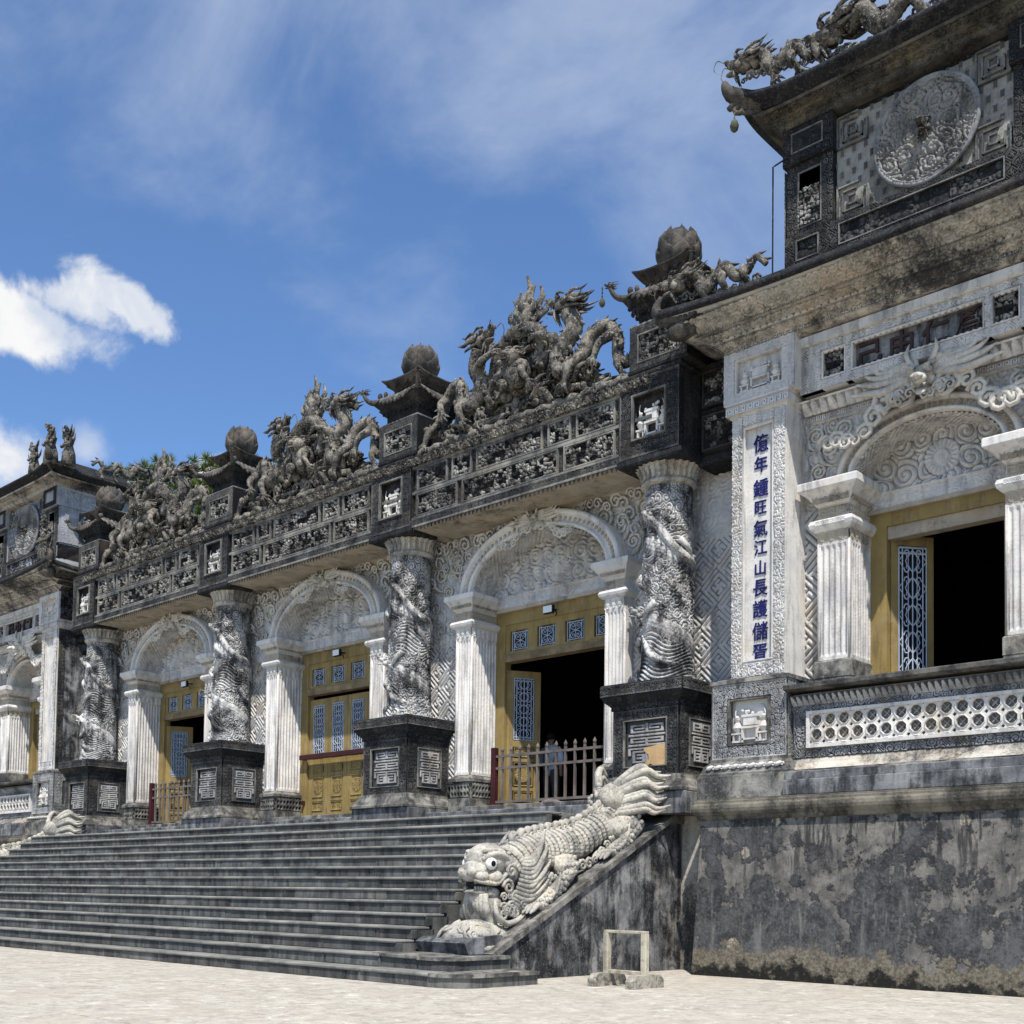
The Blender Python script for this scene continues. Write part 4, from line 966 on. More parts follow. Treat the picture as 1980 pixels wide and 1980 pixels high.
mCap = stone('leaf_capital_stucco', (.55, .51, .43), (.44, .42, .38), (.06, .058, .055), .8, 1.5, (.38, .30, .19), .6, .3, dth=.5)
def colrelief(seed):
    def f(U, V):
        base = .1 + .55 * scroll(U, V, .22, seed, .25) + .35 * scroll(U + 5, V, .11, seed + 8, .35)
        base = np.where(V > 3.0, .25 + .35 * scroll(U, V, .2, seed + 3), base)
        wav = .5 + .5 * np.sin((V + .10 * np.sin(U * 5 + V * 2)) * 2 * pi / .07)
        patch = hsh(np.floor(U / .9 + .3 * np.sin(V * 2)), np.floor(V / .7), seed) > .62
        base = np.where(patch & (V < 3.0), .35 + .45 * wav, base)
        # coiling body
        for k, (ph, wd, am) in enumerate(((.4, .17, 1.0),)):
            z0 = (U / 3.46) * 1.35 + ph
            d = np.mod(V - z0 + .675, 1.35) - .675
            body = np.sqrt(np.clip(1 - (d / wd) ** 2, 0, 1)); sc = .12 * np.abs(np.sin(U * 45)) * np.abs(np.sin(d * 40))
            ok = (V < 3.05) & (V > .15)
            base = np.where(ok & (body > 0), np.maximum(base * .4, .35 + .62 * body - sc), base)
        return np.clip(base, 0, 1)
    return f
def column(x, seed, label):
    root = thing('dragon_column', label, 'column', (x, 16.9, 4.98), 'dragon columns on black pedestals')
    R0_, H0, H1 = .405, 4.985, 8.55; g = MB()
    nu, nv = 210, 270
    th = np.linspace(0, 2 * pi, nu + 1); vv = np.linspace(0, H1 - H0, nv + 1); TH, V_ = np.meshgrid(th, vv)
    h = colrelief(seed)(TH / (2 * pi) * 3.46, V_); h[:, -1] = h[:, 0]
    rr = (R0_ - .03 * V_ / 3.56) * (1 + .18 * np.exp(-((V_ - .0) / .25) ** 2)) + .085 * h
    P = np.stack([rr * np.sin(TH), 16.9 + rr * np.cos(TH), H0 + V_], -1)
    idx = np.arange((nu + 1) * (nv + 1)).reshape(nv + 1, nu + 1)
    F = np.stack([idx[:-1, :-1], idx[1:, :-1], idx[1:, 1:], idx[:-1, 1:]], -1).reshape(-1, 4)
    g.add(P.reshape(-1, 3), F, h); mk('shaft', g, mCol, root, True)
    r = random.Random(seed)
    def cp(th_, z, o=0): rr_ = R0_ + .035 + o * .8; return Vector((rr_ * math.sin(th_), 16.9 - rr_ * math.cos(th_), z))
    g = MB(); t0 = -.9
    pts = [cp(t0 + i * .55, 8.05 - i * .19 + .12 * math.sin(i * 1.3), .02 + .05 * math.sin(i * 2.0)) for i in range(17)]
    serpent(g, pts, .078, .05, .07, .11, up=(0, -1, .3), n=8)
    d0 = cp(-.75, 6.25, .06); M = frameM(d0, (-.55, -.75, .35), (0, -.2, 1)); dragonhead(g, M, .25, 7)
    M = frameM(cp(-.1, 8.0, .02), (-.8, -.55, -.2), (0, 0, 1)); dragonhead(g, M, .21, 7, True, False)
    for i in range(5):
        a = r.uniform(-1.3, 1.5); z = 5.3 + i * .55; claw(g, cp(a, z, .02), cp(a + r.choice((-.5, .5)), z - .26, .05), .21, cp(a, 0) .normalized() if False else (math.sin(a), -math.cos(a), 0))
    mk('coiling_dragon', g, mCol, root, True)
    g = MB()
    for i in range(150):
        a = r.uniform(-1.9, 1.9); z = r.uniform(5.05, 8.0) if i > 40 else r.uniform(5.02, 5.4); s = r.uniform(.03, .075)
        c_ = cp(a, z, .01); g.curl(c_, s, (math.cos(a), math.sin(a), 0), (0, 0, 1), r.uniform(1.1, 1.6), r.choice((-1, 1)), .3, 5, 9)
    mk('cloud_curls', g, mCol, root, True)
    g = MB(); g.lathe([(.36, 8.50), (.46, 8.52), (.495, 8.55), (.50, 8.59), (.46, 8.62), (.43, 8.64), (.43, 8.66)], 0, 16.9, 32); mk('neck_ring', g, mCap, root, True)
    g = MB(); g.lathe([(.455, 8.62), (.465, 8.75), (.53, 8.84), (.60, 8.88), (.60, 8.94), (.4, 8.95)], 0, 16.9, 40)
    for i in range(26):
        a = 2 * pi * i / 26; c_, s_ = math.sin(a), -math.cos(a)
        g.tube([(.46 * c_, 16.9 + .46 * s_, 8.63), (.48 * c_, 16.9 + .48 * s_, 8.76), (.56 * c_, 16.9 + .56 * s_, 8.90), (.60 * c_, 16.9 + .60 * s_, 8.86)], [.035, .045, .055, .035], 5, 3); g.curl((.53 * c_, 16.9 + .53 * s_, 8.80), .05, (c_ * 0 - s_, c_, 0), ZF, 1.2, 1, .35, 5, 8)
    mk('leaf_capital', g, mCap, root, True)
    return root
side = ['fourth from the right, nearest the left pavilion', 'between the left and middle doorways', 'between the middle and right doorways', 'nearest the inscribed pavilion pier on the right']
proto = thing('pedestal', 'x', 'pedestal', (XC[3], 16.12, LAND), 'square black pedestals under the dragon columns')
ped_build(proto)
plab = ['black carved pedestal at the far left, beside the left pavilion', 'black carved pedestal between the left and middle doorways, pale emblem panel on its front',
        'black carved pedestal between the middle and right doorways, its emblem panel partly broken', 'largest black carved pedestal, orange bare patch in its emblem panel, behind the dragon tail']
proto['label'] = plab[3]
for i in range(3):
    c = copy_tree(proto); c.location.x = XC[i]; c['label'] = plab[i]
g = MB(); g.ext([(.425, 3.515), (.425, 3.80), (.405, 3.865), (.30, 3.87), (.20, 3.855), (.09, 3.84), (-.05, 3.83), (-.045, 3.77), (.05, 3.70), (.055, 3.62), (.0, 3.575), (-.06, 3.53), (.03, 3.515), (.09, 3.54), (.16, 3.51), (.30, 3.50)], 1, 16.287, 16.30); mk('bare_patch', g, mOrange, proto, label='orange patch of bare render')
clab = ['slender dragon column at the far left, beside the left pavilion', 'dragon column between the left and middle doorways, carved with clouds and coils',
        'dragon column between the middle and right doorways, black streak across pale clouds', 'largest dragon column, beside the pier with blue characters']
for i in range(4): column(XC[i], 11 + i * 7, clab[i])

# ================================================================== LOTUS POSTS
def lotus(root, z0, r0, H):
    g = MB(); cy = 16.93
    g.lathe([(.12, z0 - .02), (r0 * .55, z0 + .02), (r0 * .84, z0 + H * .25), (r0 * .90, z0 + H * .45), (r0 * .74, z0 + H * .72), (r0 * .38, z0 + H * .93), (.01, z0 + H)], 0, cy, 24); mk('bud', g, mLotus, root, True)
    pm = []
    for layer, (n, zl, rl, hl, wl, tip) in enumerate(((8, .0, .58, .50, .46, .02), (8, .08, .64, .66, .42, -.20), (8, .24, .62, .70, .36, -.44))):
        nu, nv = 8, 9; U, V_ = np.meshgrid(np.linspace(-1, 1, nu), np.linspace(0, 1, nv))
        width = wl * np.sin(np.clip(V_ * .86 + .14, 0, 1) * pi) ** .6 * (V_ < 1.01)
        ang = U * width * 1.15
        rad = r0 * (rl + .42 * np.sin(V_ * pi * .62) + tip * V_ ** 3) + .018 - .035 * (1 - U * U) * 0 + .03 * np.abs(U) ** 3 * -1
        zz = z0 + H * zl + V_ * H * hl
        zz = zz - .06 * H * np.abs(U) * V_
        P = np.stack([rad * np.sin(ang), -rad * np.cos(ang), zz], -1)
        P2 = P + np.array([0, .02, 0])
        g = MB(); idx = np.arange(nu * nv).reshape(nv, nu); F = np.stack([idx[:-1, :-1], idx[:-1, 1:], idx[1:, 1:], idx[1:, :-1]], -1).reshape(-1, 4)
        g.add(P.reshape(-1, 3), F); g.add(P2.reshape(-1, 3), F[:, ::-1])
        g.tube([tuple(P[i, nu // 2]) for i in range(0, nv, 2)], .008, 4, 1)
        me = g.build('petal'); me.materials.append(mLotus); me.shade_smooth(); pm.append((me, n, layer))
    for me, n, layer in pm:
        for k in range(n):
            a = 2 * pi * (k + .5 * (layer % 2)) / n
            o = mk('petal', None, None, root, me=me); o.location = Vector((0, cy, 0)) - ORG[root]; o.rotation_euler = (0, 0, a)
pr = thing('lotus_finial_post', 'x', 'finial', (XC[3], 16.93, 10.5), 'lotus-topped posts along the palace parapet')
hw = .61
g = MB(); g.box(-hw, hw, 16.40, 17.50, 10.56, 11.40)
for q in ((-hw, -.43, 10.56, 11.4), (.43, hw, 10.56, 11.4), (-.43, .43, 10.56, 10.72), (-.43, .43, 11.22, 11.4)): g.box(q[0], q[1], 16.32, 16.40, q[2], q[3])
g.ring(-hw, hw, 16.32, 17.54, [(-.12, 10.44), (-.10, 10.50), (0.02, 10.54), (.03, 10.57), (.0, 10.60)])
mk('block', g, mBlk, pr)
g = MB(); front(g, -.43, .43, 16.40, 10.72, 11.22, lambda U, V: blobs(U, V, .13, 5), .07, .0125); mk('carved_panel', g, mPanel, pr, True)
g = MB(); frame(g, -.42, .42, 10.73, 11.21, 16.33, .022, .035); g.cbox(-hw - .01, hw + .01, 16.30, 17.54, 11.385, 11.42, .008); mk('panel_frame', g, mEdge, pr)
g = MB(); bfn = lambda U, V: .3 + .7 * scroll(U, V, .08, 3)
front(g, -hw, hw, 16.32, 10.6, 11.38, bfn, .02, .0125, lambda U, V: border(U, V, 1.22, .78, .16)); right(g, hw, 16.32, 17.5, 10.6, 11.38, lambda U, V: .25 * scroll(U, V, .12, 3), .02, .02); mk('carved_border', g, mBlkCarve, pr, True)
g = MB(); g.ring(-.5, .5, 16.43, 17.43, [(-.02, 11.4), (0, 11.42), (0, 11.62), (.03, 11.64), (.08, 11.70), (.14, 11.76)], 1); g.ring(-.5, .5, 16.43, 17.43, [(.06, 11.70), (.14, 11.75), (.22, 11.80), (.23, 11.83), (.18, 11.85), (.05, 11.91), (-.08, 11.99)], 8, .10); 
for i in range(44):
    a = 2 * pi * (i + .5) / 44; mx = max(abs(math.cos(a)), abs(math.sin(a))); g.curl((.56 * math.cos(a) / mx, 16.93 + .56 * math.sin(a) / mx, 11.64 + .05 * (i % 2)), .055, (-math.sin(a), math.cos(a), 0), ZF, 1.2, (-1) ** i, .4, 5, 8)
mk('lower_roof', g, mBlk, pr)
# rows of clay tiles
tmesh = MB(); tmesh.tube([(0, -.03, -.05), (0, .06, .03), (0, .2, .12), (0, .36, .26)], [.045, .058, .055, .045], 7, 2, nrm=(0, 0, 1)); tmesh.ell((0, -.04, -.07), (.05, .03, .05), 7, 4)
tme = tmesh.build('roof_tile'); tme.materials.append(mTile); tme.shade_smooth()
for sd_ in range(4):
    for k in range(10):
        t_ = -.62 + 1.24 * (k + .5) / 10
        o = mk('roof_tile', None, None, pr, me=tme); a = sd_ * pi / 2
        lft = .10 * (abs(t_) / .62) ** 2.2
        p = Matrix.Rotation(a, 3, 'Z') @ Vector((t_, -.745, 0)); o.location = Vector((p.x, 16.93 + p.y, 11.875 + lft)) - ORG[pr]; o.rotation_euler = (0, 0, a)
        o.scale = (1, max(.25, 1.0 - max(0, abs(t_) - .32) * 2.6), max(.25, 1.0 - max(0, abs(t_) - .32) * 2.6))
# corner curls
g = MB()
for sx in (-1, 1):
    for sy in (-1, 1):
        c_ = Vector((sx * .70, 16.93 + sy * .70, 11.95)); dx_ = Vector((sx, sy, 0)).normalized()
        g.tube([c_ - dx_ * .3 + Vector((0, 0, .08)), c_, c_ + dx_ * .16 + Vector((0, 0, .05)), c_ + dx_ * .26 + Vector((0, 0, .2))], [.06, .07, .05, .03], 6, 3)
        dragonhead(g, frameM(c_ + dx_ * .24 + Vector((0, 0, .22)), dx_ + Vector((0, 0, .1)), (0, 0, 1)), .12, 3, False, False, False)
        g.ell(c_ - dx_ * .12 + Vector((0, 0, .14)), (.06, .06, .09), 6, 4); g.ell(c_ - dx_ * .24 + Vector((0, 0, .19)), (.05, .05, .08), 6, 4)
mk('corner_beasts', g, mLotus, pr, True)
g = MB()
for i in range(40):
    a = 2 * pi * i / 40; mx = max(abs(math.cos(a)), abs(math.sin(a))); g.curl((.40 * math.cos(a) / mx, 16.93 + .40 * math.sin(a) / mx, 12.22 + .06 * (i % 2)), .05, (-math.sin(a), math.cos(a), 0), ZF, 1.2, (-1) ** i, .4, 5, 8)
g.ring(-.34, .34, 16.59, 17.27, [(0, 11.98), (0, 12.16), (.03, 12.18), (.08, 12.24), (.17, 12.31), (.19, 12.33)], 1)
g.ring(-.34, .34, 16.59, 17.27, [(.10, 12.25), (.19, 12.31), (.26, 12.36), (.265, 12.385), (.2, 12.41), (.06, 12.47), (-.14, 12.54)], 8, .075, 3)
for sx in (-1, 1):
    for k in (-.2, .1, .3): g.curl((k, 16.40, 12.28), .06, XF, ZF, 1.2, sx, .3, 5, 8); g.curl((sx * .53, 16.93 + k, 12.28), .06, YF_, ZF, 1.2, sx, .3, 5, 8)
mk('upper_slab', g, mLotus, pr)
lotus(pr, 12.48, .40, .80)
llab = ['lotus finial post at the far left end of the parapet, beside the left pavilion', 'lotus finial post above the column left of the middle doorway', 'lotus finial post above the column between the middle and right doorways', 'tallest-looking lotus finial post, against the right pavilion cornice']
pr['label'] = llab[3]; pr.location.x += .15
for i in range(3):
    c = copy_tree(pr); c.location.x = XC[i] + .15; c['label'] = llab[i]

# ================================================================== RIDGE SCULPTURES
cr = thing('ridge_sculpture', 'x', 'sculpture', (XB[2], 16.7, 10.4), 'flame and dragon groups on the parapet')
def mirror(p): return (-p[0], p[1], p[2])
CYY = 16.68
rr_ = random.Random(5)
g = MB()   # cloud mass
def hull(x):  # upper outline of the cloud mass
    ax = abs(x); return 10.42 + 1.75 * max(0, 1 - (ax / 2.3) ** 1.15) + .22
for (x, z, a, b) in ((0, 10.9, 1.6, .55), (-1.1, 10.7, .9, .45), (1.1, 10.7, .9, .45), (0, 11.5, .7, .5), (-1.9, 10.55, .6, .25), (1.9, 10.55, .6, .25), (-.5, 11.3, .6, .5), (.55, 11.3, .6, .5)): g.ell((x, CYY + .08, z), (a, .2, b), 14, 8)
for i in range(560):
    x = rr_.gauss(0, 1.2)
    if abs(x) > 2.72: continue
    z = rr_.uniform(10.45, hull(x)); y = CYY + rr_.uniform(-.32, .22) * (1 - .3 * (z - 10.4)); s = rr_.uniform(.07, .15)
    k = i % 3
    if k == 0: g.ell((x, y, z), (s * rr_.uniform(.7, 1.3), s * .8, s * rr_.uniform(.5, .9)), 7, 5)
    elif k == 1: g.curl((x, y - .05, z), s * 1.15, (rr_.choice((-1, 1)), rr_.uniform(-.3, .3), 0), (rr_.uniform(-.4, .4), 0, 1), rr_.uniform(1.0, 1.6), 1, .28, 5, 10)
    else:
        a = rr_.uniform(0, pi); dx_, dz = math.cos(a) * s * 2.2, math.sin(a) * s * 1.6
        g.tube([(x - dx_, y, z - dz), (x - dx_ * .2, y - .08, z + dz * .4), (x + dx_, y, z + dz)], [s * .5, s * .45, s * .1], 6, 3)
for i in range(15):
    x = -2.6 + i * .37; g.tube([(x - .3, CYY - .25, 10.45), (x, CYY - .3, 10.55), (x + .3, CYY - .25, 10.47)], [.08, .10, .06], 6, 3)
mk('cloud_mass', g, mSculpt, cr, True)
for s in (-1, 1):
    f_ = (lambda p: p) if s > 0 else mirror
    g = MB()
    pts = [(1.18, CYY - .12, 12.35), (1.30, CYY - .1, 12.0), (1.02, CYY - .22, 11.55), (1.15, CYY - .3, 11.15), (1.55, CYY - .2, 11.3), (1.72, CYY - .1, 11.72), (2.02, CYY, 11.86), (2.28, CYY - .02, 11.55), (2.36, CYY - .1, 11.15), (2.55, CYY - .12, 10.95), (2.78, CYY - .1, 11.1)]
    serpent(g, [f_(p) for p in pts], .17, .085, .12, .12, n=9)
    claw(g, f_((1.15, CYY - .2, 11.75)), f_((.62, CYY - .4, 12.0)), .36); claw(g, f_((1.6, CYY - .2, 11.35)), f_((1.35, CYY - .42, 10.85)), .36); claw(g, f_((2.2, CYY - .1, 11.6)), f_((2.0, CYY - .36, 11.15)), .32); claw(g, f_((2.38, CYY - .1, 11.1)), f_((2.6, CYY - .3, 10.7)), .3)
    mk('dragon_body', g, mSculpt, cr, True)
    g = MB(); dragonhead(g, frameM(f_((1.08, CYY - .14, 12.52)), (-s, -.25, .28), (s * .2, 0, 1)), .43, 8, True, True); mk('dragon_head', g, mSculpt, cr, True)
g = MB()   # arching body under the flame, and a crouching beast below
serpent(g, [(-.75, CYY - .1, 11.5), (-.62, CYY - .15, 12.0), (-.3, CYY - .18, 12.28), (.1, CYY - .18, 12.34), (.45, CYY - .18, 12.2), (.66, CYY - .2, 11.85), (.6, CYY - .25, 11.4)], .15, .12, .12, .13)
g.ell((0, CYY - .28, 11.45), (.34, .26, .30), 12, 8); g.ell((-.02, CYY - .46, 11.72), (.2, .18, .19), 10, 7)
dragonhead(g, frameM((-.02, CYY - .5, 11.75), (-.15, -1, -.1), (0, 0, 1)), .28, 6, True, False)
for s in (-1, 1):
    claw(g, (s * .25, CYY - .4, 11.5), (s * .5, CYY - .5, 11.1), .3); g.ell((s * .2, CYY - .5, 11.2), (.13, .12, .13), 9, 6)
mk('crouching_beast', g, mSculpt, cr, True)
g = MB()
g.ell((0, CYY, 12.62), (.25, .14, .22), 10, 7); g.curl((-.13, CYY - .1, 12.48), .13, XF, ZF, 1.4, -1, .3); g.curl((.13, CYY - .1, 12.48), .13, XF, ZF, 1.4, 1, .3)
for i, (a, L_, w_) in enumerate(((-1.15, .55, .09), (-.85, .62, .10), (-.55, .74, .11), (-.28, .78, .115), (0, 1.02, .13), (.25, .80, .115), (.5, .80, .11), (.78, .66, .10), (1.1, .58, .09), (-.4, .5, .13), (.38, .5, .13), (.02, .62, .16))):
    dx_, dz = math.sin(a), math.cos(a); b = Vector((dx_ * .12, CYY - (.08 if i > 8 else 0), 12.5))
    sw = .07 * (1 if i % 2 else -1)
    g.tube([b, b + Vector((dx_ * L_ * .38 + sw, 0, dz * L_ * .36)), b + Vector((dx_ * L_ * .66 - sw, 0, dz * L_ * .7)), b + Vector((dx_ * L_ * .78 + sw * .4, 0, dz * L_ + .04))], [w_, w_ * .95, w_ * .62, w_ * .12], 6, 5, .7)
mk('flame', g, mSculpt, cr, True)
crl = ['flame and twin dragon sculpture on the parapet above the right doorway', 'flame and twin dragon sculpture on the parapet above the middle doorway', 'flame and twin dragon sculpture on the parapet above the left doorway']
cr['label'] = crl[0]; cr.location.x += .12
for i in (1, 0):
    c = copy_tree(cr); c.location.x = XB[i] + .12; c['label'] = crl[2 - i]
# dragon masks crowning each arch
def mask_relief(g, x, y, z, s, wing=True):
    dragonhead(g, frameM((x, y, z), (.12, -1, -.55), (0, 0, 1)), s, 0, True, False, False)
    for q in (-1, 1): g.ell((x + q * s * .27, y - s * .42, z + s * .12), (s * .13, s * .10, s * .12), 10, 7); g.ell((x + q * s * .62, y - s * .05, z + s * .05), (s * .22, s * .12, s * .12), 9, 6)
    for q in (-1, 1):
        for k in range(5):
            a = .25 + .28 * k; L_ = s * (2.2 - .25 * k)
            g.tube([(x + q * s * .35, y + .02, z + s * (.1 + .1 * k)), (x + q * (s * .4 + L_ * .4), y - .02, z + s * .1 + L_ * .22 * (k - 1) * .5), (x + q * (s * .4 + L_ * .75), y + .02, z + L_ * .12 * k), (x + q * (s * .4 + L_), y + .01, z + L_ * .17 * k + .03)], [s * .17, s * .15, s * .11, s * .02], 6, 4)
        g.tube([(x + q * s * .28, y - .05, z + s * .3), (x + q * s * .5, y - .08, z + s * .75), (x + q * s * .42, y - .05, z + s * 1.15)], [s * .1, s * .08, s * .01], 6, 3)
        if wing:
            for k in range(9):
                t_ = k / 8; g.curl((x + q * (s * .7 + t_ * s * 2.7), y + .02, z - s * .45 - t_ * s * 1.2 + s * .3 * math.sin(k)), s * (.42 - .15 * t_) * (.75 + .5 * abs(math.sin(k * 2.7 + q))), (q, 0, .2 * math.sin(k)), ZF, 1.2 + .5 * abs(math.cos(k)), (-1) ** (k // 2), .26, 6, 12)
    for k in range(12): g.curl((x + rr_.uniform(-1, 1) * s, y - .05, z - s * .5 + rr_.uniform(-.15, .1) * s), s * .2, XF, ZF, 1.3, rr_.choice((-1, 1)), .3, 5, 9)
mMask = stone('stucco_mask', (.66, .62, .54), (.55, .52, .46), (.13, .12, .11), .6, 2.0, (.42, .34, .24), .5, .3, dth=.52, fine=((.25, .24, .22), .2))
g = MB(); mask_relief(g, 0, 17.10, 8.74, .28); mr = pk('dragon_mask', g, mMask, True, BO)
# large scroll leaves over the arch shoulders
for q in (-1, 1):
    g = MB()
    for (x, z, s) in ((1.5, 8.55, .22), (1.95, 8.3, .2), (2.25, 7.95, .16), (2.5, 8.55, .24), (3.0, 8.2, .22), (2.75, 7.8, .15), (3.15, 7.5, .16), (2.45, 8.25, .13), (2.95, 7.0, .12), (3.2, 6.8, .10)):
        g.curl((q * x, 17.42, z), s, (q, 0, 0), ZF, 1.7, 1, .19, 6, 15); g.tube([(q * (x + s), 17.43, z), (q * (x + s * .6), 17.40, z - s * 1.2), (q * (x - s * .4), 17.42, z - s * 1.7)], [s * .2, s * .22, s * .05], 5, 3)
    pk('leaf_scroll', g, mMask, True, BO)

# ================================================================== PAVILIONS
PXC = -7.2
pv = thing('pavilion', 'tall right-hand pavilion with blue characters on its pier and a round medallion tower', 'pavilion', (PXC, 16.3, 0), 'projecting end pavilions')
def q_(name, g, mat, smooth=False, par=None, label=None): return mk(name, g, mat, par or pv, smooth, label)
# battered base
g = MB(); V = []
nx, nz = 40, 14
g.ring(-3.36, 3.36, 15.93, 19.0, [(.10, 0), (.04, 1.2), (0, 2.50)], 1, cap=False); q_('base_wall', g, mBase)
g = MB(); g.ring(-3.36, 3.36, 15.93, 19.0, [(-.02, 2.48), (.04, 2.50), (.05, 2.55), (.08, 2.57), (.115, 2.62), (.125, 2.67), (.115, 2.72), (.08, 2.755), (.08, 2.79), (.06, 2.80), (.06, 2.83), (-.02, 2.835)], 1); q_('base_moulding', g, mMould)
g = MB(); g.ring(-3.48, 3.48, 15.99, 19.0, [(0, 2.83), (.0, 3.20), (-.03, 3.21), (-.03, 3.23)]); q_('plinth', g, mPlinth)
g = MB(); g.cbox(-1.86, 1.86, 15.90, 16.1, 2.832, 3.07, .012); g.cbox(-1.86, 1.86, 15.96, 16.2, 3.066, 3.20, .012); q_('blue_band', g, mBlue)
for s in (-1, 1):
    a, b = sorted((s * 1.97, s * 3.34))
    g = MB(); g.ring(a, b, 16.22, 17.6, [(.17, 3.20), (.17, 3.25), (.13, 3.28), (.10, 3.38), (.02, 3.45), (.02, 3.50), (0, 3.505)]); q_('sloped_foot', g, mPlinth)
    g = MB()
    for i in range(9): 
        x = a - .02 + (b - a + .04) * (i + .5) / 9; g.ell((x - .02, 16.09, 3.36), (.075, .035, .035), 8, 5, Matrix.Rotation(R(-20), 3, 'Y')); g.curl((x + .05, 16.10, 3.35), .035, XF, ZF, 1.2, 1, .4, 5, 8)
    q_('carved_foot', g, mWhite, True)
    # pier pedestal: niche with a pale still life
    g = MB(); g.box(a + .005, b - .005, 16.34, 17.55, 3.5, 4.72); c_ = (a + b) / 2
    for qd in ((a + .005, c_ - .37, 3.5, 4.72), (c_ + .37, b - .005, 3.5, 4.72), (c_ - .37, c_ + .37, 3.5, 3.72), (c_ - .37, c_ + .37, 4.46, 4.72)): g.box(qd[0], qd[1], 16.235, 16.34, qd[2], qd[3])
    q_('pier_pedestal', g, mPlinth)
    bf = lambda U, V: np.where(border(U, V, 1.36, 1.22, .02), 1, .1 + .9 * scroll(U, V, .095, 3))
    g = MB(); front(g, a + .005, b - .005, 16.235, 3.5, 4.72, bf, .025, .0125, lambda U, V: (np.abs(U - .68) > .40) | (V < .2) | (V > .98))
    (right if s > 0 else left)(g, (b - .005) if s > 0 else a + .005, 16.235, 17.5, 3.5, 4.72, lambda U, V: np.where(border(U, V, 1.26, 1.22, .02), 1, np.where(border(U, V, 1.26, 1.22, .26), .1 + .9 * scroll(U, V, .095, 3), .05)), .03, .0125)
    (left if s > 0 else right)(g, (a + .005) if s > 0 else b - .005, 16.235, 16.5, 3.5, 4.72, bf, .02, .0125)
    q_('carved_border', g, mDkGrey, True)
    g = MB(); frame(g, c_ - .35, c_ + .35, 3.74, 4.44, 16.24, .025, .035); 
    (rframe(g, b, 16.6, 17.15, 3.78, 4.42, .03, .03) if s > 0 else None); q_('panel_frame', g, mPlinth)
    g = MB(); g.box(c_ - .36, c_ + .36, 16.32, 16.338, 3.73, 4.45); V0 = g; stilllife(g, .68, .66, 16.32, 3.76, 3); g.ell((c_ + .18, 16.31, 4.25), (.09, .02, .12), 12, 6)
    # shift the still life onto this pier
    for vi in range(1, len(g.V) - 1): g.V[vi] = g.V[vi] + np.array([c_, 0, 0], np.float32)
    q_('altar_carving', g, mWhite)
    if s > 0:
        g = MB(); right(g, b - .004, 16.62, 17.13, 3.8, 4.40, lambda U, V: blobs(U, V, .16, 8), .05, .0125); q_('carved_panel', g, mPanel, True)
    g = MB(); g.ring(a, b, 16.23, 17.6, [(.0, 4.72), (.035, 4.73), (.035, 4.79), (-.02, 4.80), (-.1, 4.83)]); q_('pier_ledge', g, mPlinth)
    # inscribed pier
    pa, pb = sorted((s * 2.06, s * 3.06)); cc = (pa + pb) / 2
    g = MB(); g.box(pa, pb, 16.40, 17.6, 4.8, 9.18)
    for qd in ((pa, cc - .27, 4.8, 9.18), (cc + .27, pb, 4.8, 9.18), (cc - .27, cc + .27, 4.8, 5.10), (cc - .27, cc + .27, 8.95, 9.18)): g.box(qd[0], qd[1], 16.33, 16.40, qd[2], qd[3])
    q_('inscribed_pier', g, mWhite)
    g = MB()
    bf2 = lambda U, V: .1 + .9 * scroll(U, V, .12, 14, .3)
    front(g, pa + .015, cc - .30, 16.33, 4.83, 9.15, bf2, .035, .0125); front(g, cc + .30, pb - .015, 16.33, 4.83, 9.15, bf2, .035, .0125)
    front(g, cc - .29, cc + .29, 16.33, 4.83, 5.05, bf2, .035, .0125); front(g, cc - .29, cc + .29, 16.33, 8.99, 9.15, bf2, .035, .0125)
    q_('pier_border', g, mWall, True)
    g = MB(); frame(g, cc - .255, cc + .255, 5.10, 8.93, 16.335, .02, .02); q_('panel_frame', g, mWhite)
    if s > 0:   # side panel facing the stairs of the left pavilion copy
        g = MB(); right(g, pb, 16.35, 17.55, 4.83, 9.15, lambda U, V: np.where(border(U, V, 1.2, 4.32, .03), 1, np.where(border(U, V, 1.2, 4.32, .22), .1 + .9 * scroll(U, V, .11, 4), -1)), .03, .014, lambda U, V: border(U, V, 1.2, 4.32, .24)); q_('carved_border', g, mBlkCarve, True)
        g = MB(); g.box(pb - .02, pb + .004, 16.5, 17.4, 4.9, 9.1); q_('side_panel', g, mFlank)
    else:
        g = MB(); left(g, pa, 16.35, 17.55, 4.83, 9.15, lambda U, V: .8 * scroll(U, V, .11, 4), .03, .02); q_('carved_border', g, mBlkCarve, True)
    # cap with key pattern
    g = MB(); g.ring(pa, pb, 16.33, 17.6, [(0, 9.14), (.03, 9.16), (.03, 9.19), (.08, 9.20), (.08, 9.33), (.05, 9.35), (.09, 9.37), (.09, 9.40), (.02, 9.42)]); q_('pier_cap', g, mWhite)
    g = MB(); front(g, pa - .08, pb + .08, 16.248, 9.2, 9.33, lambda U, V: keyb(U, V, .13), .015, .0115); q_('key_band', g, mWall, True)
    ba, bb_ = sorted((s * 1.88, s * 3.20)); bc_ = (ba + bb_) / 2
    g = MB(); g.box(ba, bb_, 16.38, 17.6, 9.40, 10.27)
    for qd in ((ba, bc_ - .42, 9.4, 10.27), (bc_ + .42, bb_, 9.4, 10.27), (bc_ - .42, bc_ + .42, 9.4, 9.56), (bc_ - .42, bc_ + .42, 10.10, 10.27)): g.box(qd[0], qd[1], 16.28, 16.38, qd[2], qd[3])
    q_('pier_block', g, mWhite)
    g = MB(); front(g, ba + .01, bb_ - .01, 16.28, 9.41, 10.26, lambda U, V: .15 + .85 * scroll(U, V, .115, 44), .025, .0125, lambda U, V: (np.abs(U - .65) > .44) | (V < .13) | (V > .71))
    q_('pier_border', g, mWall, True)
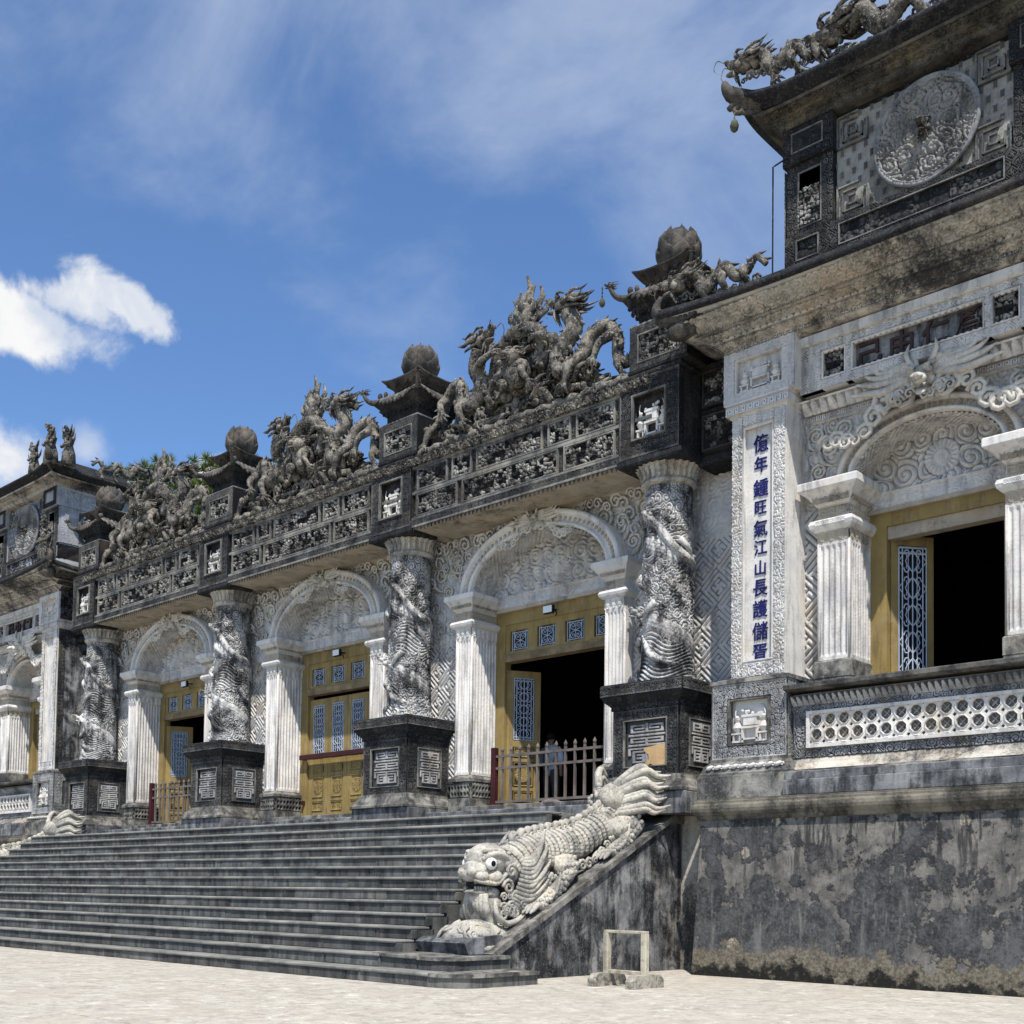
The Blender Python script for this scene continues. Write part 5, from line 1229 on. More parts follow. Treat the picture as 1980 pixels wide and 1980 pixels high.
    g = MB(); (right if s > 0 else left)(g, bb_ if s > 0 else ba, 16.3, 17.5, 9.41, 10.26, lambda U, V: .2 + .7 * blobs(U, V, .15, 4), .05, .0125); q_('side_carving', g, mBlkCarve, True)
    g = MB(); n0 = 0; stilllife(g, .8, .5, 16.38, 9.565, 5)
    for vi in range(len(g.V)): g.V[vi] = g.V[vi] + np.array([bc_, 0, 0], np.float32)
    q_('altar_carving', g, mWhite)
# balustrade wall between the piers
g = MB(); g.box(-2.0, 2.0, 16.42, 17.0, 3.2, 4.50); q_('balustrade_wall', g, mWhite)
g = MB(); g.ext([(16.42, 4.46), (16.24, 4.47), (16.10, 4.49), (16.08, 4.50), (16.08, 4.56), (16.10, 4.575), (17.0, 4.59), (17.0, 4.46)], 0, -1.96, 1.96); q_('sill', g, mEave0)
g = MB(); relief(g, (-1.94, 16.36, 4.29), XF, (0, -.75, .66), 3.88, .19, lambda U, V: .25 + .75 * petal(U, V, .10, .19), .04, .0125)
front(g, -1.94, 1.94, 16.36, 4.17, 4.29, lambda U, V: np.where(np.mod(U, 1.3) < .42, fret(U, V, .016), .1 + .9 * scroll(U, V, .12, 15, .3)), .035, .0125)
front(g, -1.94, 1.94, 16.36, 3.45, 3.58, lambda U, V: np.where(np.mod(U + .2, 1.3) < .42, fret(U, V, .016), .1 + .9 * scroll(U, V, .12, 16, .3)), .035, .0125)
for s in (-1, 1): front(g, *sorted((s * 1.90, s * 1.70)), 16.36, 3.58, 4.17, lambda U, V: .1 + .9 * scroll(U, V, .12, 17), .035, .0125)
q_('carved_border', g, mDkGrey, True)
g = MB(); g.ring(-1.95, 1.95, 16.38, 17, [(.02, 3.44), (.03, 3.43), (.06, 3.36), (.12, 3.30), (.20, 3.25), (.24, 3.20)][::-1]); q_('sloped_foot', g, mCorn)
def octs(U, V):
    a = np.mod(U / .2255 - .02, 1) - .5; b = np.mod(V / .2255 - .17, 1) - .5
    o_ = np.maximum(np.maximum(np.abs(a), np.abs(b)), (np.abs(a) + np.abs(b)) * .72)
    h = ss(.34, .37, o_) * .75 + .25 * ss(.43, .41, o_) * ss(.34, .37, o_)
    fl = (np.minimum(np.abs(a - b), np.abs(a + b)) < .085) & (o_ < .31)
    h = np.where(fl, .35, h)
    a2 = np.mod(U / .2255 + .48, 1) - .5; b2 = np.mod(V / .2255 + .33, 1) - .5; dd = np.abs(a2) + np.abs(b2)
    return np.where(dd < .12, .35 * (dd < .06), h)
g = MB(); front(g, -1.62, 1.62, 16.37, 3.64, 4.11, octs, .075, .0095); q_('octagon_lattice', g, mLat)
g = MB(); frame(g, -1.62, 1.62, 3.64, 4.11, 16.37, .05, .09); q_('lattice_frame', g, mWhite)
# upper wall: niche wall, pilasters, arch
g = MB(); PA, PB_, PZS = 1.17, .70, 7.88
def pw(U, V):
    X = U - 2.06; Z = V + 4.6
    return np.where(Z > 7.45 + .1 * np.sin(X * 9), .2 + .8 * scroll(U, V, .30, 31, .22), .1 + .55 * fret(U, V, .052))
front(g, -2.06, 2.06, 17.0, 4.6, 9.0, pw, .085, .019, archmask(1.3, .78, PZS, -2.06, 4.6)); q_('carved_wall', g, mWall, True)
g = MB(); archsweep(g, PA, PB_, PZS, [(0, 17.5), (0, 16.78), (.02, 16.74), (.05, 16.74), (.06, 16.80), (.17, 16.85), (.18, 16.78), (.20, 16.76), (.25, 16.76), (.27, 16.82), (.27, 17.0)]); q_('arch_moulding', g, mWhite, True)
g = MB()
for i in range(40):
    t_ = pi * (i + .5) / 40; c_, s_ = math.cos(t_), math.sin(t_); x, z = (PA + .115) * c_, PZS + (PB_ + .115) * s_
    g.curl((x, 16.80, z), .038, (c_, 0, s_), (-s_, 0, c_), 1.2, 1, .35, 5, 8)
q_('arch_beading', g, mCream, True)
g = MB(); intrados(g, PA + .005, PB_ + .005, PZS, 16.85, 17.5, .03, lambda U, V: fret(U, V, .036), .0175); q_('arch_soffit', g, mWall, True)
g = MB(); front(g, -PA, PA, 17.5, 7.50, PZS + PB_, tymp(PA, PB_, PZS, 7.5, PA), .09, .014); q_('tympanum', g, mWall, True)
for s in (-1, 1):
    gs, gc, gt, gb, gf = MB(), MB(), MB(), MB(), MB()
    x0, x1 = (-1.72, -1.22) if s < 0 else (1.22, 1.72)
    pilaster(gs, gc, gb, x0, x1, 16.8, 17.5, 5.03, 6.93, -s)
    fs = lambda U, V: petal(U, .22 - V, .16, .22) * .6 + .4 * scroll(U, V, .16, 5)
    front(gf, x0 - .02, x1 + .02, 16.775, 6.92, 7.12, fs, .03, .0125); kf = lambda U, V: keyb(U, V, .15)
    front(gf, x0 - .0, x1 + .0, 16.775, 7.33, 7.48, kf, .018, .011); rg = lambda U, V: .2 + .8 * scroll(U, V, .14, 4)
    front(gf, x0 - .06, x1 + .06, 16.70, 7.53, 7.70, rg, .05, .0125)
    if s < 0:
        right(gf, x1 + .02, 16.775, 17.5, 6.92, 7.12, fs, .03, .0125); right(gf, x1 + .002, 16.775, 17.5, 7.33, 7.48, kf, .018, .011); right(gf, x1 + .06, 16.72, 17.5, 7.53, 7.70, rg, .05, .0125)
    gc.ring(x0 - .01, x1 + .01, 16.78, 17.5, [(0, 7.08), (.05, 7.10), (.10, 7.15), (.12, 7.21), (.10, 7.27), (.03, 7.30), (0, 7.31), (0, 7.50), (.03, 7.52), (.06, 7.56), (.12, 7.65), (.22, 7.73), (.24, 7.745)])
    gt.ring(x0, x1, 16.8, 17.5, [(.26, 7.745), (.265, 7.755), (.265, 7.86), (.25, 7.88)])
    gb.ring(x0 - .03, x1 + .03, 16.77, 17.5, [(.02, 4.58), (.02, 4.74), (.03, 4.75), (.03, 5.0), (.01, 5.02), (-.03, 5.03)])
    for i in range(12): gc.curl((x0 + (x1 - x0) * (i + .5) / 12, 16.67, 7.21), .05, XF, ZF, 1.2, (-1) ** i, .36, 5, 8)
    q_('fluted_pilaster', gs, mFlute, True); q_('pilaster_capital', gc, mWhite); q_('capital_slab', gt, mWhite); q_('pilaster_base', gb, mPlinth); q_('capital_frieze', gf, mCream, True)
# doorway
g = MB(); g.box(-1.2, -.92, 17.5, 17.68, 4.6, 7.46); g.box(.92, 1.2, 17.5, 17.68, 4.6, 7.46); g.box(-.92, .92, 17.5, 17.68, 7.22, 7.46); q_('door_frame', g, mYel)
g = MB(); g.box(-1.2, 1.2, 17.42, 17.52, 7.43, 7.50); q_('lintel', g, mCream)
g = MB(); g.box(-.92, .92, 17.55, 17.75, 7.02, 7.22); q_('transom_beam', g, mCream)
def small_leaf():
    g = MB(); Lw = .72; g.box(0, .12, 0, .05, 0, 2.5); g.box(Lw - .12, Lw, 0, .05, 0, 2.5); g.box(.12, Lw - .12, 0, .05, 2.35, 2.5); g.box(.12, Lw - .12, 0, .05, 0, .12); return g
o = mk('door_leaf', small_leaf(), mYel, pv); o.location = Vector((-.90, 17.62, 4.60)) - ORG[pv]; o.rotation_euler = (0, 0, R(50))
a = mk('pane', None, None, o, me=me_gt); a.location = (.36, 0, 1.22); a.scale = (1.06, 1, 1.65)
b = mk('grille', None, None, o, me=me_lt); b.location = (.36, -.01, 1.22); b.scale = (1.08, 1, 1.66)
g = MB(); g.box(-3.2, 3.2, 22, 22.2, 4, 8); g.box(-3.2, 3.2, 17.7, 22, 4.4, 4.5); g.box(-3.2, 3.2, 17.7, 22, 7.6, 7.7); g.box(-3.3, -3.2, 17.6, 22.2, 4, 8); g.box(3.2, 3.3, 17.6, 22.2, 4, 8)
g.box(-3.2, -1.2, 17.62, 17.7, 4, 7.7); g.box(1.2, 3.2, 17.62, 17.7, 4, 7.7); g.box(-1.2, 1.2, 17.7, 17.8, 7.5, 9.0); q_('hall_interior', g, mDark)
# frieze wall above the arch
g = MB(); front(g, -2.06, 2.06, 16.88, 8.97, 9.08, lambda U, V: keyb(U, V, .11), .02, .011); q_('key_band', g, mWall, True)
g = MB(); g.box(-1.9, 1.9, 16.52, 17.2, 10.03, 10.24); g.box(-2.06, 2.06, 16.90, 17.2, 8.95, 9.1); g.box(-1.9, 1.9, 16.62, 17.2, 9.30, 10.06)
for qd in ((-1.9, -1.52, 9.3, 10.06), (-1.12, -1.02, 9.3, 10.06), (1.02, 1.12, 9.3, 10.06), (1.52, 1.9, 9.3, 10.06), (-1.9, 1.9, 9.3, 9.45), (-1.9, 1.9, 9.90, 10.06)): g.box(qd[0], qd[1], 16.50, 16.62, qd[2], qd[3])
q_('frieze_wall', g, mWhite)
g = MB(); relief(g, (-2.0, 16.88, 9.075), XF, (0, -.8, .6), 4.0, .34, lambda U, V: np.where(V < .06, .15, np.where(V > .30, .9, .2 + .8 * petal(U, V - .06, .15, .25) ** .7)), .07, .012); q_('lotus_band', g, mWall, True)
g = MB(); mask_relief(g, .12, 16.50, 9.02, .46); q_('dragon_mask', g, mMask, True)
for q in (-1, 1):
    g = MB()
    for (x, z, s) in ((1.35, 8.75, .16), (1.62, 8.5, .18), (1.85, 8.75, .15), (1.8, 8.15, .14), (1.9, 7.85, .12), (1.55, 8.88, .10)):
        g.curl((q * x, 16.92, z), s, (q, 0, 0), ZF, 1.7, 1, .19, 6, 15); g.tube([(q * (x + s), 16.93, z), (q * (x + s * .6), 16.90, z - s * 1.2), (q * (x - s * .4), 16.92, z - s * 1.7)], [s * .2, s * .22, s * .05], 5, 3)
    q_('leaf_scroll', g, mMask, True)
g = MB(); mk_ = lambda U, V: ((V < .14) | (V > .62) | (np.abs(U - 1.9) > 1.54) | ((np.abs(np.abs(U - 1.9) - 1.07) < .05)))
front(g, -1.9, 1.9, 16.50, 9.30, 10.06, lambda U, V: .1 + .9 * np.where((np.mod(U, .82) < .14), fret(U, V, .018), scroll(U, V, .12, 51, .3)), .028, .0115, mk_); q_('frieze_carving', g, mWall, True)
for (a, b) in ((-1.50, -1.14), (1.14, 1.50)):
    g = MB(); front(g, a, b, 16.61, 9.47, 9.88, lambda U, V: blobs(U, V, .16, 6), .08, .0115); q_('carved_panel', g, mPanel, True)
g = MB(); g.box(-1.0, 1.0, 16.60, 16.615, 9.46, 9.89); q_('name_panel', g, mBlue)
for (a, b) in ((-1.5, -1.14), (-1.0, 1.0), (1.14, 1.5)):
    g = MB(); frame(g, a, b, 9.47, 9.88, 16.51, .022, .035)
    n = int((b - a) / .09)
    for i in range(n):
        x = a + (b - a) * (i + .5) / n
        for z in (9.47, 9.88): g.ell((x, 16.50, z), (.038, .03, .022), 6, 4)
    q_('panel_frame', g, mWhite)
# cornice
g = MB(); g.ring(-2.02, 2.02, 16.44, 18, [(0, 10.04), (.04, 10.06), (.04, 10.18), (.0, 10.2)]); q_('key_band', g, mWall)
cprof = [(0.0, 10.22), (.05, 10.27), (.06, 10.36), (.16, 10.44), (.22, 10.48), (.22, 10.56), (.34, 10.60), (.40, 10.64), (.40, 10.72), (.58, 10.80), (.74, 10.86), (.84, 10.90)]
ZC = lambda z: 10.22 + (z - 10.22) * .72
cprof = [(o_, ZC(z_)) for o_, z_ in cprof]
g = MB(); g.ring(-3.12, 3.12, 16.34, 19.2, cprof, 24, .14, 3); q_('cornice', g, mCorn, True)
# carved bands on the cornice
GS = MB()
def cband(g, o0, z0, o1, z1, fn, d=.045, res=.016):
    z0, z1 = ZC(z0), ZC(z1)
    L_ = math.hypot(o1 - o0, z1 - z0); vd = (0, -(o1 - o0) / L_, (z1 - z0) / L_)
    relief(g, (-3.12 - o0, 16.335 - o0, z0), XF, vd, 6.24 + 2 * o0, L_, fn, d, res)
    relief(GS, (3.125 + o0, 16.34 - o0, z0), YF_, ((o1 - o0) / L_, 0, (z1 - z0) / L_), 2.6, L_, fn, d, .02)
g = MB()
cband(g, .07, 10.37, .22, 10.475, lambda U, V: .2 + .8 * scroll(U, V, .16, 61, .28))
cband(g, .26, 10.57, .40, 10.635, lambda U, V: .2 + .8 * scroll(U, V, .14, 62, .28))
cband(g, .44, 10.73, .80, 10.88, lambda U, V: .2 + .8 * scroll(U, V, .2, 63, .28))
q_('cornice_carving', g, mCorn, True)
g = MB(); cband(g, .065, 10.27, .065, 10.36, lambda U, V: keyb(U, V, .09), .016); q_('key_band', g, mCornL, True)
g = MB(); cband(g, .235, 10.49, .255, 10.56, lambda U, V: .9 * petal(U, V, .12, .08), .024); q_('petal_band', g, mCornL, True)
g = MB(); cband(g, .425, 10.65, .425, 10.72, lambda U, V: keyb(U, V, .08), .016); q_('key_band', g, mCornL, True)
q_('side_cornice_carving', GS, mBlkCarve, True)
g = MB(); g.ring(-3.12, 3.12, 16.34, 19.2, [(.84, 10.71), (.88, 10.712), (.90, 10.75), (.90, 10.80), (.86, 10.825), (.86, 10.86), (.5, 10.90), (.1, 10.98)], 24, .15, 3); q_('black_eaves', g, mBlk, True)
# curled corner ornaments on the cornice
for sx in (-1, 1):
    g = MB(); c_ = Vector((sx * 3.85, 15.6, 10.84))
    g.tube([c_ + Vector((-sx * .9, .1, .02)), c_ + Vector((-sx * .3, .05, -.05)), c_ + Vector((0, 0, .02)), c_ + Vector((sx * .22, -.05, .20)), c_ + Vector((sx * .12, -.05, .42))], [.10, .12, .12, .09, .03], 8, 5)
    for k in range(7): g.curl(c_ + Vector((sx * (.1 - .1 * k), -.05, -.02 - .03 * (k % 2))), .12, (sx, 0, 0), ZF, 1.3, 1, .35, 6, 10)
    g.ell(c_ + Vector((sx * -.2, .1, -.2)), (.3, .2, .16), 9, 6)
    q_('corner_scroll', g, mLotus, True)
mEave = stone('black_brown_eaves', (.13, .12, .10), (.075, .07, .06), (.02, .02, .02), .9, 1.8, (.26, .21, .13), .6, .3, ground=(.03, .03, .03), gl=(.1, .5), dth=.48, fine=((.3, .28, .23), .2))
mHex = stone('honeycomb_screen', (.14, .135, .125), (.09, .088, .083), (.04, .04, .04), .6, 1.2, (.2, .17, .12), .4, .3, ground=(.33, .315, .28), gl=(.3, .7), dth=.5)
mDisc = stone('medallion_relief', (.36, .345, .32), (.23, .225, .215), (.05, .05, .05), .75, 1.6, (.26, .22, .16), .4, .3, ground=(.07, .07, .072), gl=(.1, .6), dth=.5)
# tower
TY = 16.6
g = MB(); g.box(-2.24, 2.24, TY + .13, TY + 2.35, 10.9, 13.9); q_('tower_core', g, mBlk)
g = MB(); g.box(-2.30, 2.30, TY - .06, TY + 2.40, 10.9, 11.44); g.box(-2.26, 2.26, TY - .02, TY + 2.37, 11.42, 11.52); g.box(-2.25, 2.25, TY + .03, TY + .12, 11.52, 12.0)
for qd in ((-2.25, -2.05, 11.5, 12.02), (-1.62, -1.3, 11.5, 12.02), (1.3, 1.62, 11.5, 12.02), (2.05, 2.25, 11.5, 12.02), (-2.25, 2.25, 11.5, 11.58), (-2.25, 2.25, 11.93, 12.04)): g.box(qd[0], qd[1], TY - .01, TY + .05, qd[2], qd[3])
g.box(2.13, 2.25, TY, TY + 2.36, 11.5, 12.04); g.box(-2.25, -2.13, TY, TY + 2.36, 11.5, 12.04); q_('tower_base', g, mBlk)
g = MB(); front(g, -2.24, 2.24, TY - .012, 11.5, 12.03, lambda U, V: .1 + .9 * np.where(np.mod(U, .7) < .2, fret(U, V, .018), scroll(U, V, .11, 71)), .022, .0125, lambda U, V: (V < .09) | (V > .42) | (np.abs(U - 2.24) > 2.04) | ((np.abs(np.abs(U - 2.24) - 1.46) < .17)))
right(g, 2.25, TY, TY + 2.35, 11.55, 12.0, lambda U, V: .5 * scroll(U, V, .2, 3), .02, .02); q_('carved_border', g, mBlkCarve, True)
for (a, b, c_) in ((-2.03, -1.64, 3), (-1.28, 1.28, 4), (1.64, 2.03, 5)):
    g = MB(); front(g, a, b, TY + .05, 11.59, 11.92, lambda U, V: blobs(U, V, .2, c_) * .8, .05, .0125); q_('carved_panel', g, mBlkCarve, True)
    g = MB(); frame(g, a + .01, b - .01, 11.6, 11.91, TY - .01, .018, .03); q_('panel_frame', g, mEdge)
# corner pilasters of the tower
for s in (-1, 1):
    a, b = sorted((s * 1.40, s * 2.22)); c_ = (a + b) / 2
    g = MB(); g.box(a, b, TY + .02, TY + .5, 12.0, 13.2); g.box(a - .03, b + .04, TY - .08, TY + .55, 13.2, 13.85); q_('tower_pilaster', g, mBlk)
    g = MB(); front(g, a, b, TY + .02, 12.04, 13.2, lambda U, V: .1 + .9 * scroll(U, V, .12, 81), .025, .0125, lambda U, V: (np.abs(U - .41) > .21) | (V < .1) | (V > 1.02))
    front(g, a - .03, b + .04, TY - .08, 13.22, 13.84, lambda U, V: .1 + .6 * scroll(U, V, .12, 82), .02, .0125, lambda U, V: border(U, V, .89, .62, .16)); q_('carved_border', g, mBlkCarve, True)
    g = MB(); front(g, c_ - .19, c_ + .19, TY + .02, 12.15, 13.05, lambda U, V: blobs(U, V, .14, 83) * (V < .62), .06, .0115); q_('carved_panel', g, mPanel, True)
    g = MB(); frame(g, c_ - .19, c_ + .19, 12.15, 13.05, TY + .03, .02, .035); frame(g, c_ - .26, c_ + .26, 13.38, 13.68, TY - .075, .02, .03); q_('panel_frame', g, mEdge)
def hexs(U, V):
    def e_(x, y): return np.maximum(np.abs(x) / .088, (np.abs(x) * .5 + np.abs(y) * .62) / .105)
    x1 = (np.mod(U / .2, 1) - .5) * .2; y1 = (np.mod(V / .36, 1) - .5) * .36; x2 = (np.mod(U / .2 + .5, 1) - .5) * .2; y2 = (np.mod(V / .36 + .5, 1) - .5) * .36
    return ss(.74, .90, np.minimum(e_(x1, y1), e_(x2, y2)))
g = MB(); front(g, -1.38, 1.38, TY + .1, 12.04, 13.7, hexs, .04, .014)
q_('hexagon_screen', g, mHex, True)
for sx, fn_ in ((1, right), (-1, left)):
    g = MB(); fn_(g, sx * 2.26, TY + .02, TY + 2.36, 12.05, 13.21, lambda U, V: .45 + .5 * scroll(U, V, .25, 5) * (border(U, V, 2.34, 1.16, .3)), .02, .02); q_('side_wall', g, mMid, True)
for qx, qz in ((-1.1, 12.3), (1.1, 12.3), (-1.1, 13.45), (1.1, 13.45)):
    g = MB()
    for k in range(3):
        w2 = .26 - .09 * k; zc = qz + (.05 * k if qz < 13 else -.05 * k)
        for (xa, xb, za, zb) in ((-w2, w2, -w2, -w2 + .022), (-w2, w2 * .4, w2 - .022, w2), (-w2, -w2 + .022, -w2, w2), (w2 - .022, w2, -w2, w2 * .3)): g.box(qx + xa, qx + xb, TY + .045, TY + .11, qz + za, qz + zb)
    q_('corner_fret', g, mEdge)
# medallions
def medallion(cx, cz, rad, side):
    def fn(U, V):
        X = U - rad; Z = V - rad; rr = np.hypot(X, Z)
        fl = .5 + .5 * np.sin(6 * np.arctan2(Z + .25 * rad, X) + 9 * rr + 2.2 * np.sin(7 * X))
        bl = scroll(U, V, .27, 91, .28); face = ss(.42 * rad, .32 * rad, np.hypot(X, (Z + .05) * 1.0))
        return np.clip(.08 + .45 * scroll(U, V, .34, 91, .22) + .4 * scroll(U + 2, V, .14, 95, .3) + face * .3, 0, 1)
    g = MB(); mk2 = lambda U, V: np.hypot(U - rad, V - rad) < rad
    if side == 0: front(g, cx - rad, cx + rad, TY + .04, cz - rad, cz + rad, fn, .11, .0125, mk2)
    else: right(g, cx, TY + 1.15 - rad, TY + 1.15 + rad, cz - rad, cz + rad, lambda U, V: shou(U, V, 2 * rad, 2 * rad) * (np.hypot(U - rad, V - rad) < rad * .8), .03, .0125)
    if side == 1:
        g.F = 0
    q_('medallion', g, mDisc, True)
    g = MB(); pts = []
    for i in range(41):
        t_ = 2 * pi * i / 40; pts.append((cx + rad * math.cos(t_), TY - .01, cz + rad * math.sin(t_)) if side == 0 else (cx + .02, TY + 1.15 + rad * math.cos(t_), cz + rad * math.sin(t_)))
    g.tube(pts, .035, 8, 1); 
    if side == 0: g.tube([(cx + (p[0] - cx) * .95, TY - .02, cz + (p[2] - cz) * .95) for p in pts], .02, 6, 1)
    q_('medallion_ring', g, mMid, True)
medallion(0.12, 12.84, .80, 0); medallion(2.285, 12.62, .48, 1)
g = MB(); dragonhead(g, frameM((.12, TY - .06, 12.85), (0, -1, 0), (0, 0, 1)), .26, 9, True, True, True); q_('medallion_mask', g, mSculpt, True)
g = MB(); g.box(2.15, 2.262, TY - .05, TY + 2.4, 13.25, 13.8); g.box(2.20, 2.30, TY - .05, TY + 2.4, 13.2, 13.3); g.box(2.20, 2.30, TY - .05, TY + 2.4, 13.72, 13.85); g.box(2.22, 2.29, TY - .05, TY + .25, 13.3, 13.72); g.box(2.22, 2.29, TY + 2.1, TY + 2.4, 13.3, 13.72)
right(g, 2.25, TY + .25, TY + 2.1, 13.3, 13.72, lambda U, V: .7 * blobs(U, V, .2, 4), .04, .02); q_('upper_side_panel', g, mMid)
# tower eaves and roof
g = MB(); g.ring(-2.26, 2.26, TY - .08, TY + 2.4, [(0, 13.80), (.05, 13.84), (.07, 13.89), (.16, 13.92), (.18, 13.96), (.34, 13.99), (.36, 14.03)], 24, .06, 6)
q_('tower_cornice', g, mEave)
g = MB()
for (o0, z0_, o1, z1_, c_) in ((.02, 13.81, .06, 13.89, .12), (.08, 13.90, .16, 13.93, .1), (.19, 13.965, .34, 13.985, .16)):
    L_ = math.hypot(o1 - o0, z1_ - z0_); vd = (0, -(o1 - o0) / L_, (z1_ - z0_) / L_)
    relief(g, (-2.26 - o0, TY - .085 - o0, z0_ - .004), XF, vd, 4.52 + 2 * o0, L_, lambda U, V, c_=c_: scroll(U, V, c_, 33), .03, .016)
    relief(g, (2.265 + o0, TY - .08 - o0, z0_ - .004), YF_, ((o1 - o0) / L_, 0, (z1_ - z0_) / L_), 2.48, L_, lambda U, V, c_=c_: scroll(U, V, c_, 33), .03, .02)
q_('eaves_carving', g, mEave, True)
g = MB(); g.ring(-2.26, 2.26, TY - .08, TY + 2.4, [(.30, 14.01), (.36, 14.03), (.38, 14.07), (.46, 14.08), (.48, 14.11), (.56, 14.12), (.58, 14.18), (.54, 14.23), (.40, 14.29), (.1, 14.45), (-.35, 14.8)], 32, .32, 6.5); q_('tower_roof', g, mBlk, True)
for sx in (-1, 1):
    for sy, yy in ((-1, TY - .6), (1, TY + 2.9)):
        g = MB(); c_ = Vector((sx * 2.80, yy, 14.34)); d_ = Vector((sx, sy * .8, 0)).normalized()
        g.tube([c_ - d_ * .7 - Vector((0, 0, .15)), c_ - d_ * .2, c_ + d_ * .12 + Vector((0, 0, .12)), c_ + d_ * .22 + Vector((0, 0, .32))], [.14, .15, .12, .04], 8, 4)
        for k in range(5): g.curl(c_ - d_ * (.12 * k) + Vector((0, 0, -.15)), .13, d_, ZF, 1.3, 1, .4, 6, 9)
        q_('corner_scroll', g, mLotus, True)

# blue vertical inscription and the four maroon characters of the name panel
def glyph(ch, size, loc, mat, ext_, off, parent, name='character', sx=1.0):
    cu = bpy.data.curves.new('glyph', 'FONT'); cu.body = ch; cu.size = size; cu.extrude = ext_; cu.offset = off; cu.align_x = 'CENTER'; cu.align_y = 'CENTER'; cu.resolution_u = 3
    t_ = bpy.data.objects.new('glyph', cu); COL.objects.link(t_); bpy.context.view_layer.update()
    dg = bpy.context.evaluated_depsgraph_get(); me = bpy.data.meshes.new_from_object(t_.evaluated_get(dg)); bpy.data.objects.remove(t_); bpy.data.curves.remove(cu)
    me.transform(Matrix.Rotation(pi / 2, 4, 'X') @ Matrix.Diagonal((sx, 1, 1, 1)))
    if len(me.vertices):
        xs = [v.co.x for v in me.vertices]; zs = [v.co.z for v in me.vertices]
        me.transform(Matrix.Translation((-(min(xs) + max(xs)) / 2, 0, -(min(zs) + max(zs)) / 2)))
    me.materials.clear(); me.materials.append(mat); me.name = name
    o = mk(name, None, None, parent, me=me); o.location = Vector(loc) - ORG[parent]; return o
zz = [8.715, 8.37, 7.98, 7.655, 7.31, 6.995, 6.655, 6.33, 5.985, 5.62, 5.27]
szs = [.36, .33, .36, .30, .34, .32, .31, .35, .35, .37, .36]
for ch, z, sz in zip('億年鍾旺氣江山長護儲胥', zz, szs): glyph(ch, sz * .86, (-2.555, 16.388, z - .05), mInk, .008, .0025, pv, 'character', .92)
for ch, x in zip('己由仁爲', (-.75, -.25, .27, .77)): glyph(ch, .42, (x, 16.58, 9.675), mChar, .022, .006, pv, 'character', 1.05)
mPale = stone('pale_grey_stone', (.40, .40, .405), (.31, .315, .33), (.12, .12, .125), .6, 1.2, (.30, .26, .20), .4, .4, ground=(.20, .20, .21), dth=.53)
pvL = copy_tree(pv); pvL.location.x = PXC - 29.92
pvL['label'] = 'far left-hand pavilion, half out of frame, with a pale side wall and upturned roof'
for o in list(pvL.children):   # the left tower is built of paler stone
    if o.name.split('.')[0] in ('tower_pilaster', 'tower_core', 'hexagon_screen', 'side_wall', 'upper_side_panel', 'tower_base'):
        o.material_slots[0].link = 'OBJECT'; o.material_slots[0].material = mPale
    if o.name.split('.')[0] in ('tower_cornice', 'eaves_carving'): o.material_slots[0].link = 'OBJECT'; o.material_slots[0].material = mCorn
    if o.name.split('.')[0] == 'pier_border': pass

# ================================================================== ROOF BEASTS AND SMALL THINGS
def roofdragon(x0, y0, z0, x1, y1, z1, s, label, tagg=None):
    """low looping dragon along an eave, its head at the first point"""
    A = Vector((x0, y0, z0)); B = Vector((x1, y1, z1)); D_ = B - A; L_ = D_.length; d = D_.normalized()
    root = thing('roof_dragon', label, 'sculpture', (x0, y0, z0), tagg)
    ORG[root] = Vector((x0, y0, z0))
    up = Vector((0, 0, 1)); g = MB(); pts = []
    n = 9
    for i in range(n):
        t_ = i / (n - 1); pts.append(A + d * (L_ * (.08 + .92 * t_)) + up * (s * (.62 * abs(math.sin(t_ * pi * 2.5 + .9)) ** 1.2 + .12)))
    serpent(g, pts, s * .20, s * .07, s * .2, s * .2)
    for t_ in (.25, .5, .75): claw(g, A + d * L_ * t_ + up * s * .5, A + d * L_ * (t_ + .07) + up * .02, s * .45, (0, -1, 0))
    mk('body', g, mSculpt, root, True)
    g = MB(); dragonhead(g, frameM(A + up * s * .62, -d + up * .05, up), s * .62, 8, True, True); mk('head', g, mSculpt, root, True)
    g = MB()
    for i in range(int(L_ / .12)):
        p = A + d * (i * .12); q = rr_.random()
        g.curl(p + up * (.06 + .08 * q), .05 + .05 * q, d, up, 1.3, rr_.choice((-1, 1)), .3, 5, 8)
    mk('cloud_curls', g, mSculpt, root, True); return root
roofdragon(-10.95, 15.75, 11.10, -9.50, 16.1, 11.16, .62, 'dragon lying on the right pavilion cornice with its head beside the big lotus', 'dragons on the pavilion roofs')
roofdragon(-9.85, 15.95, 14.50, -8.2, 16.1, 14.22, .60, 'looping dragon at the upturned corner of the right tower roof', 'dragons on the pavilion roofs')
roofdragon(-8.35, 16.1, 14.22, -5.8, 16.2, 14.32, .80, 'spiky dragon sculpture on the right tower roof at the top edge of the photo', 'dragons on the pavilion roofs')
roofdragon(-34.35, 19.2, 14.42, -34.35, 17.4, 14.28, .62, 'pale dragon on the side eave of the left tower roof, in front of the pines', 'dragons on the pavilion roofs')
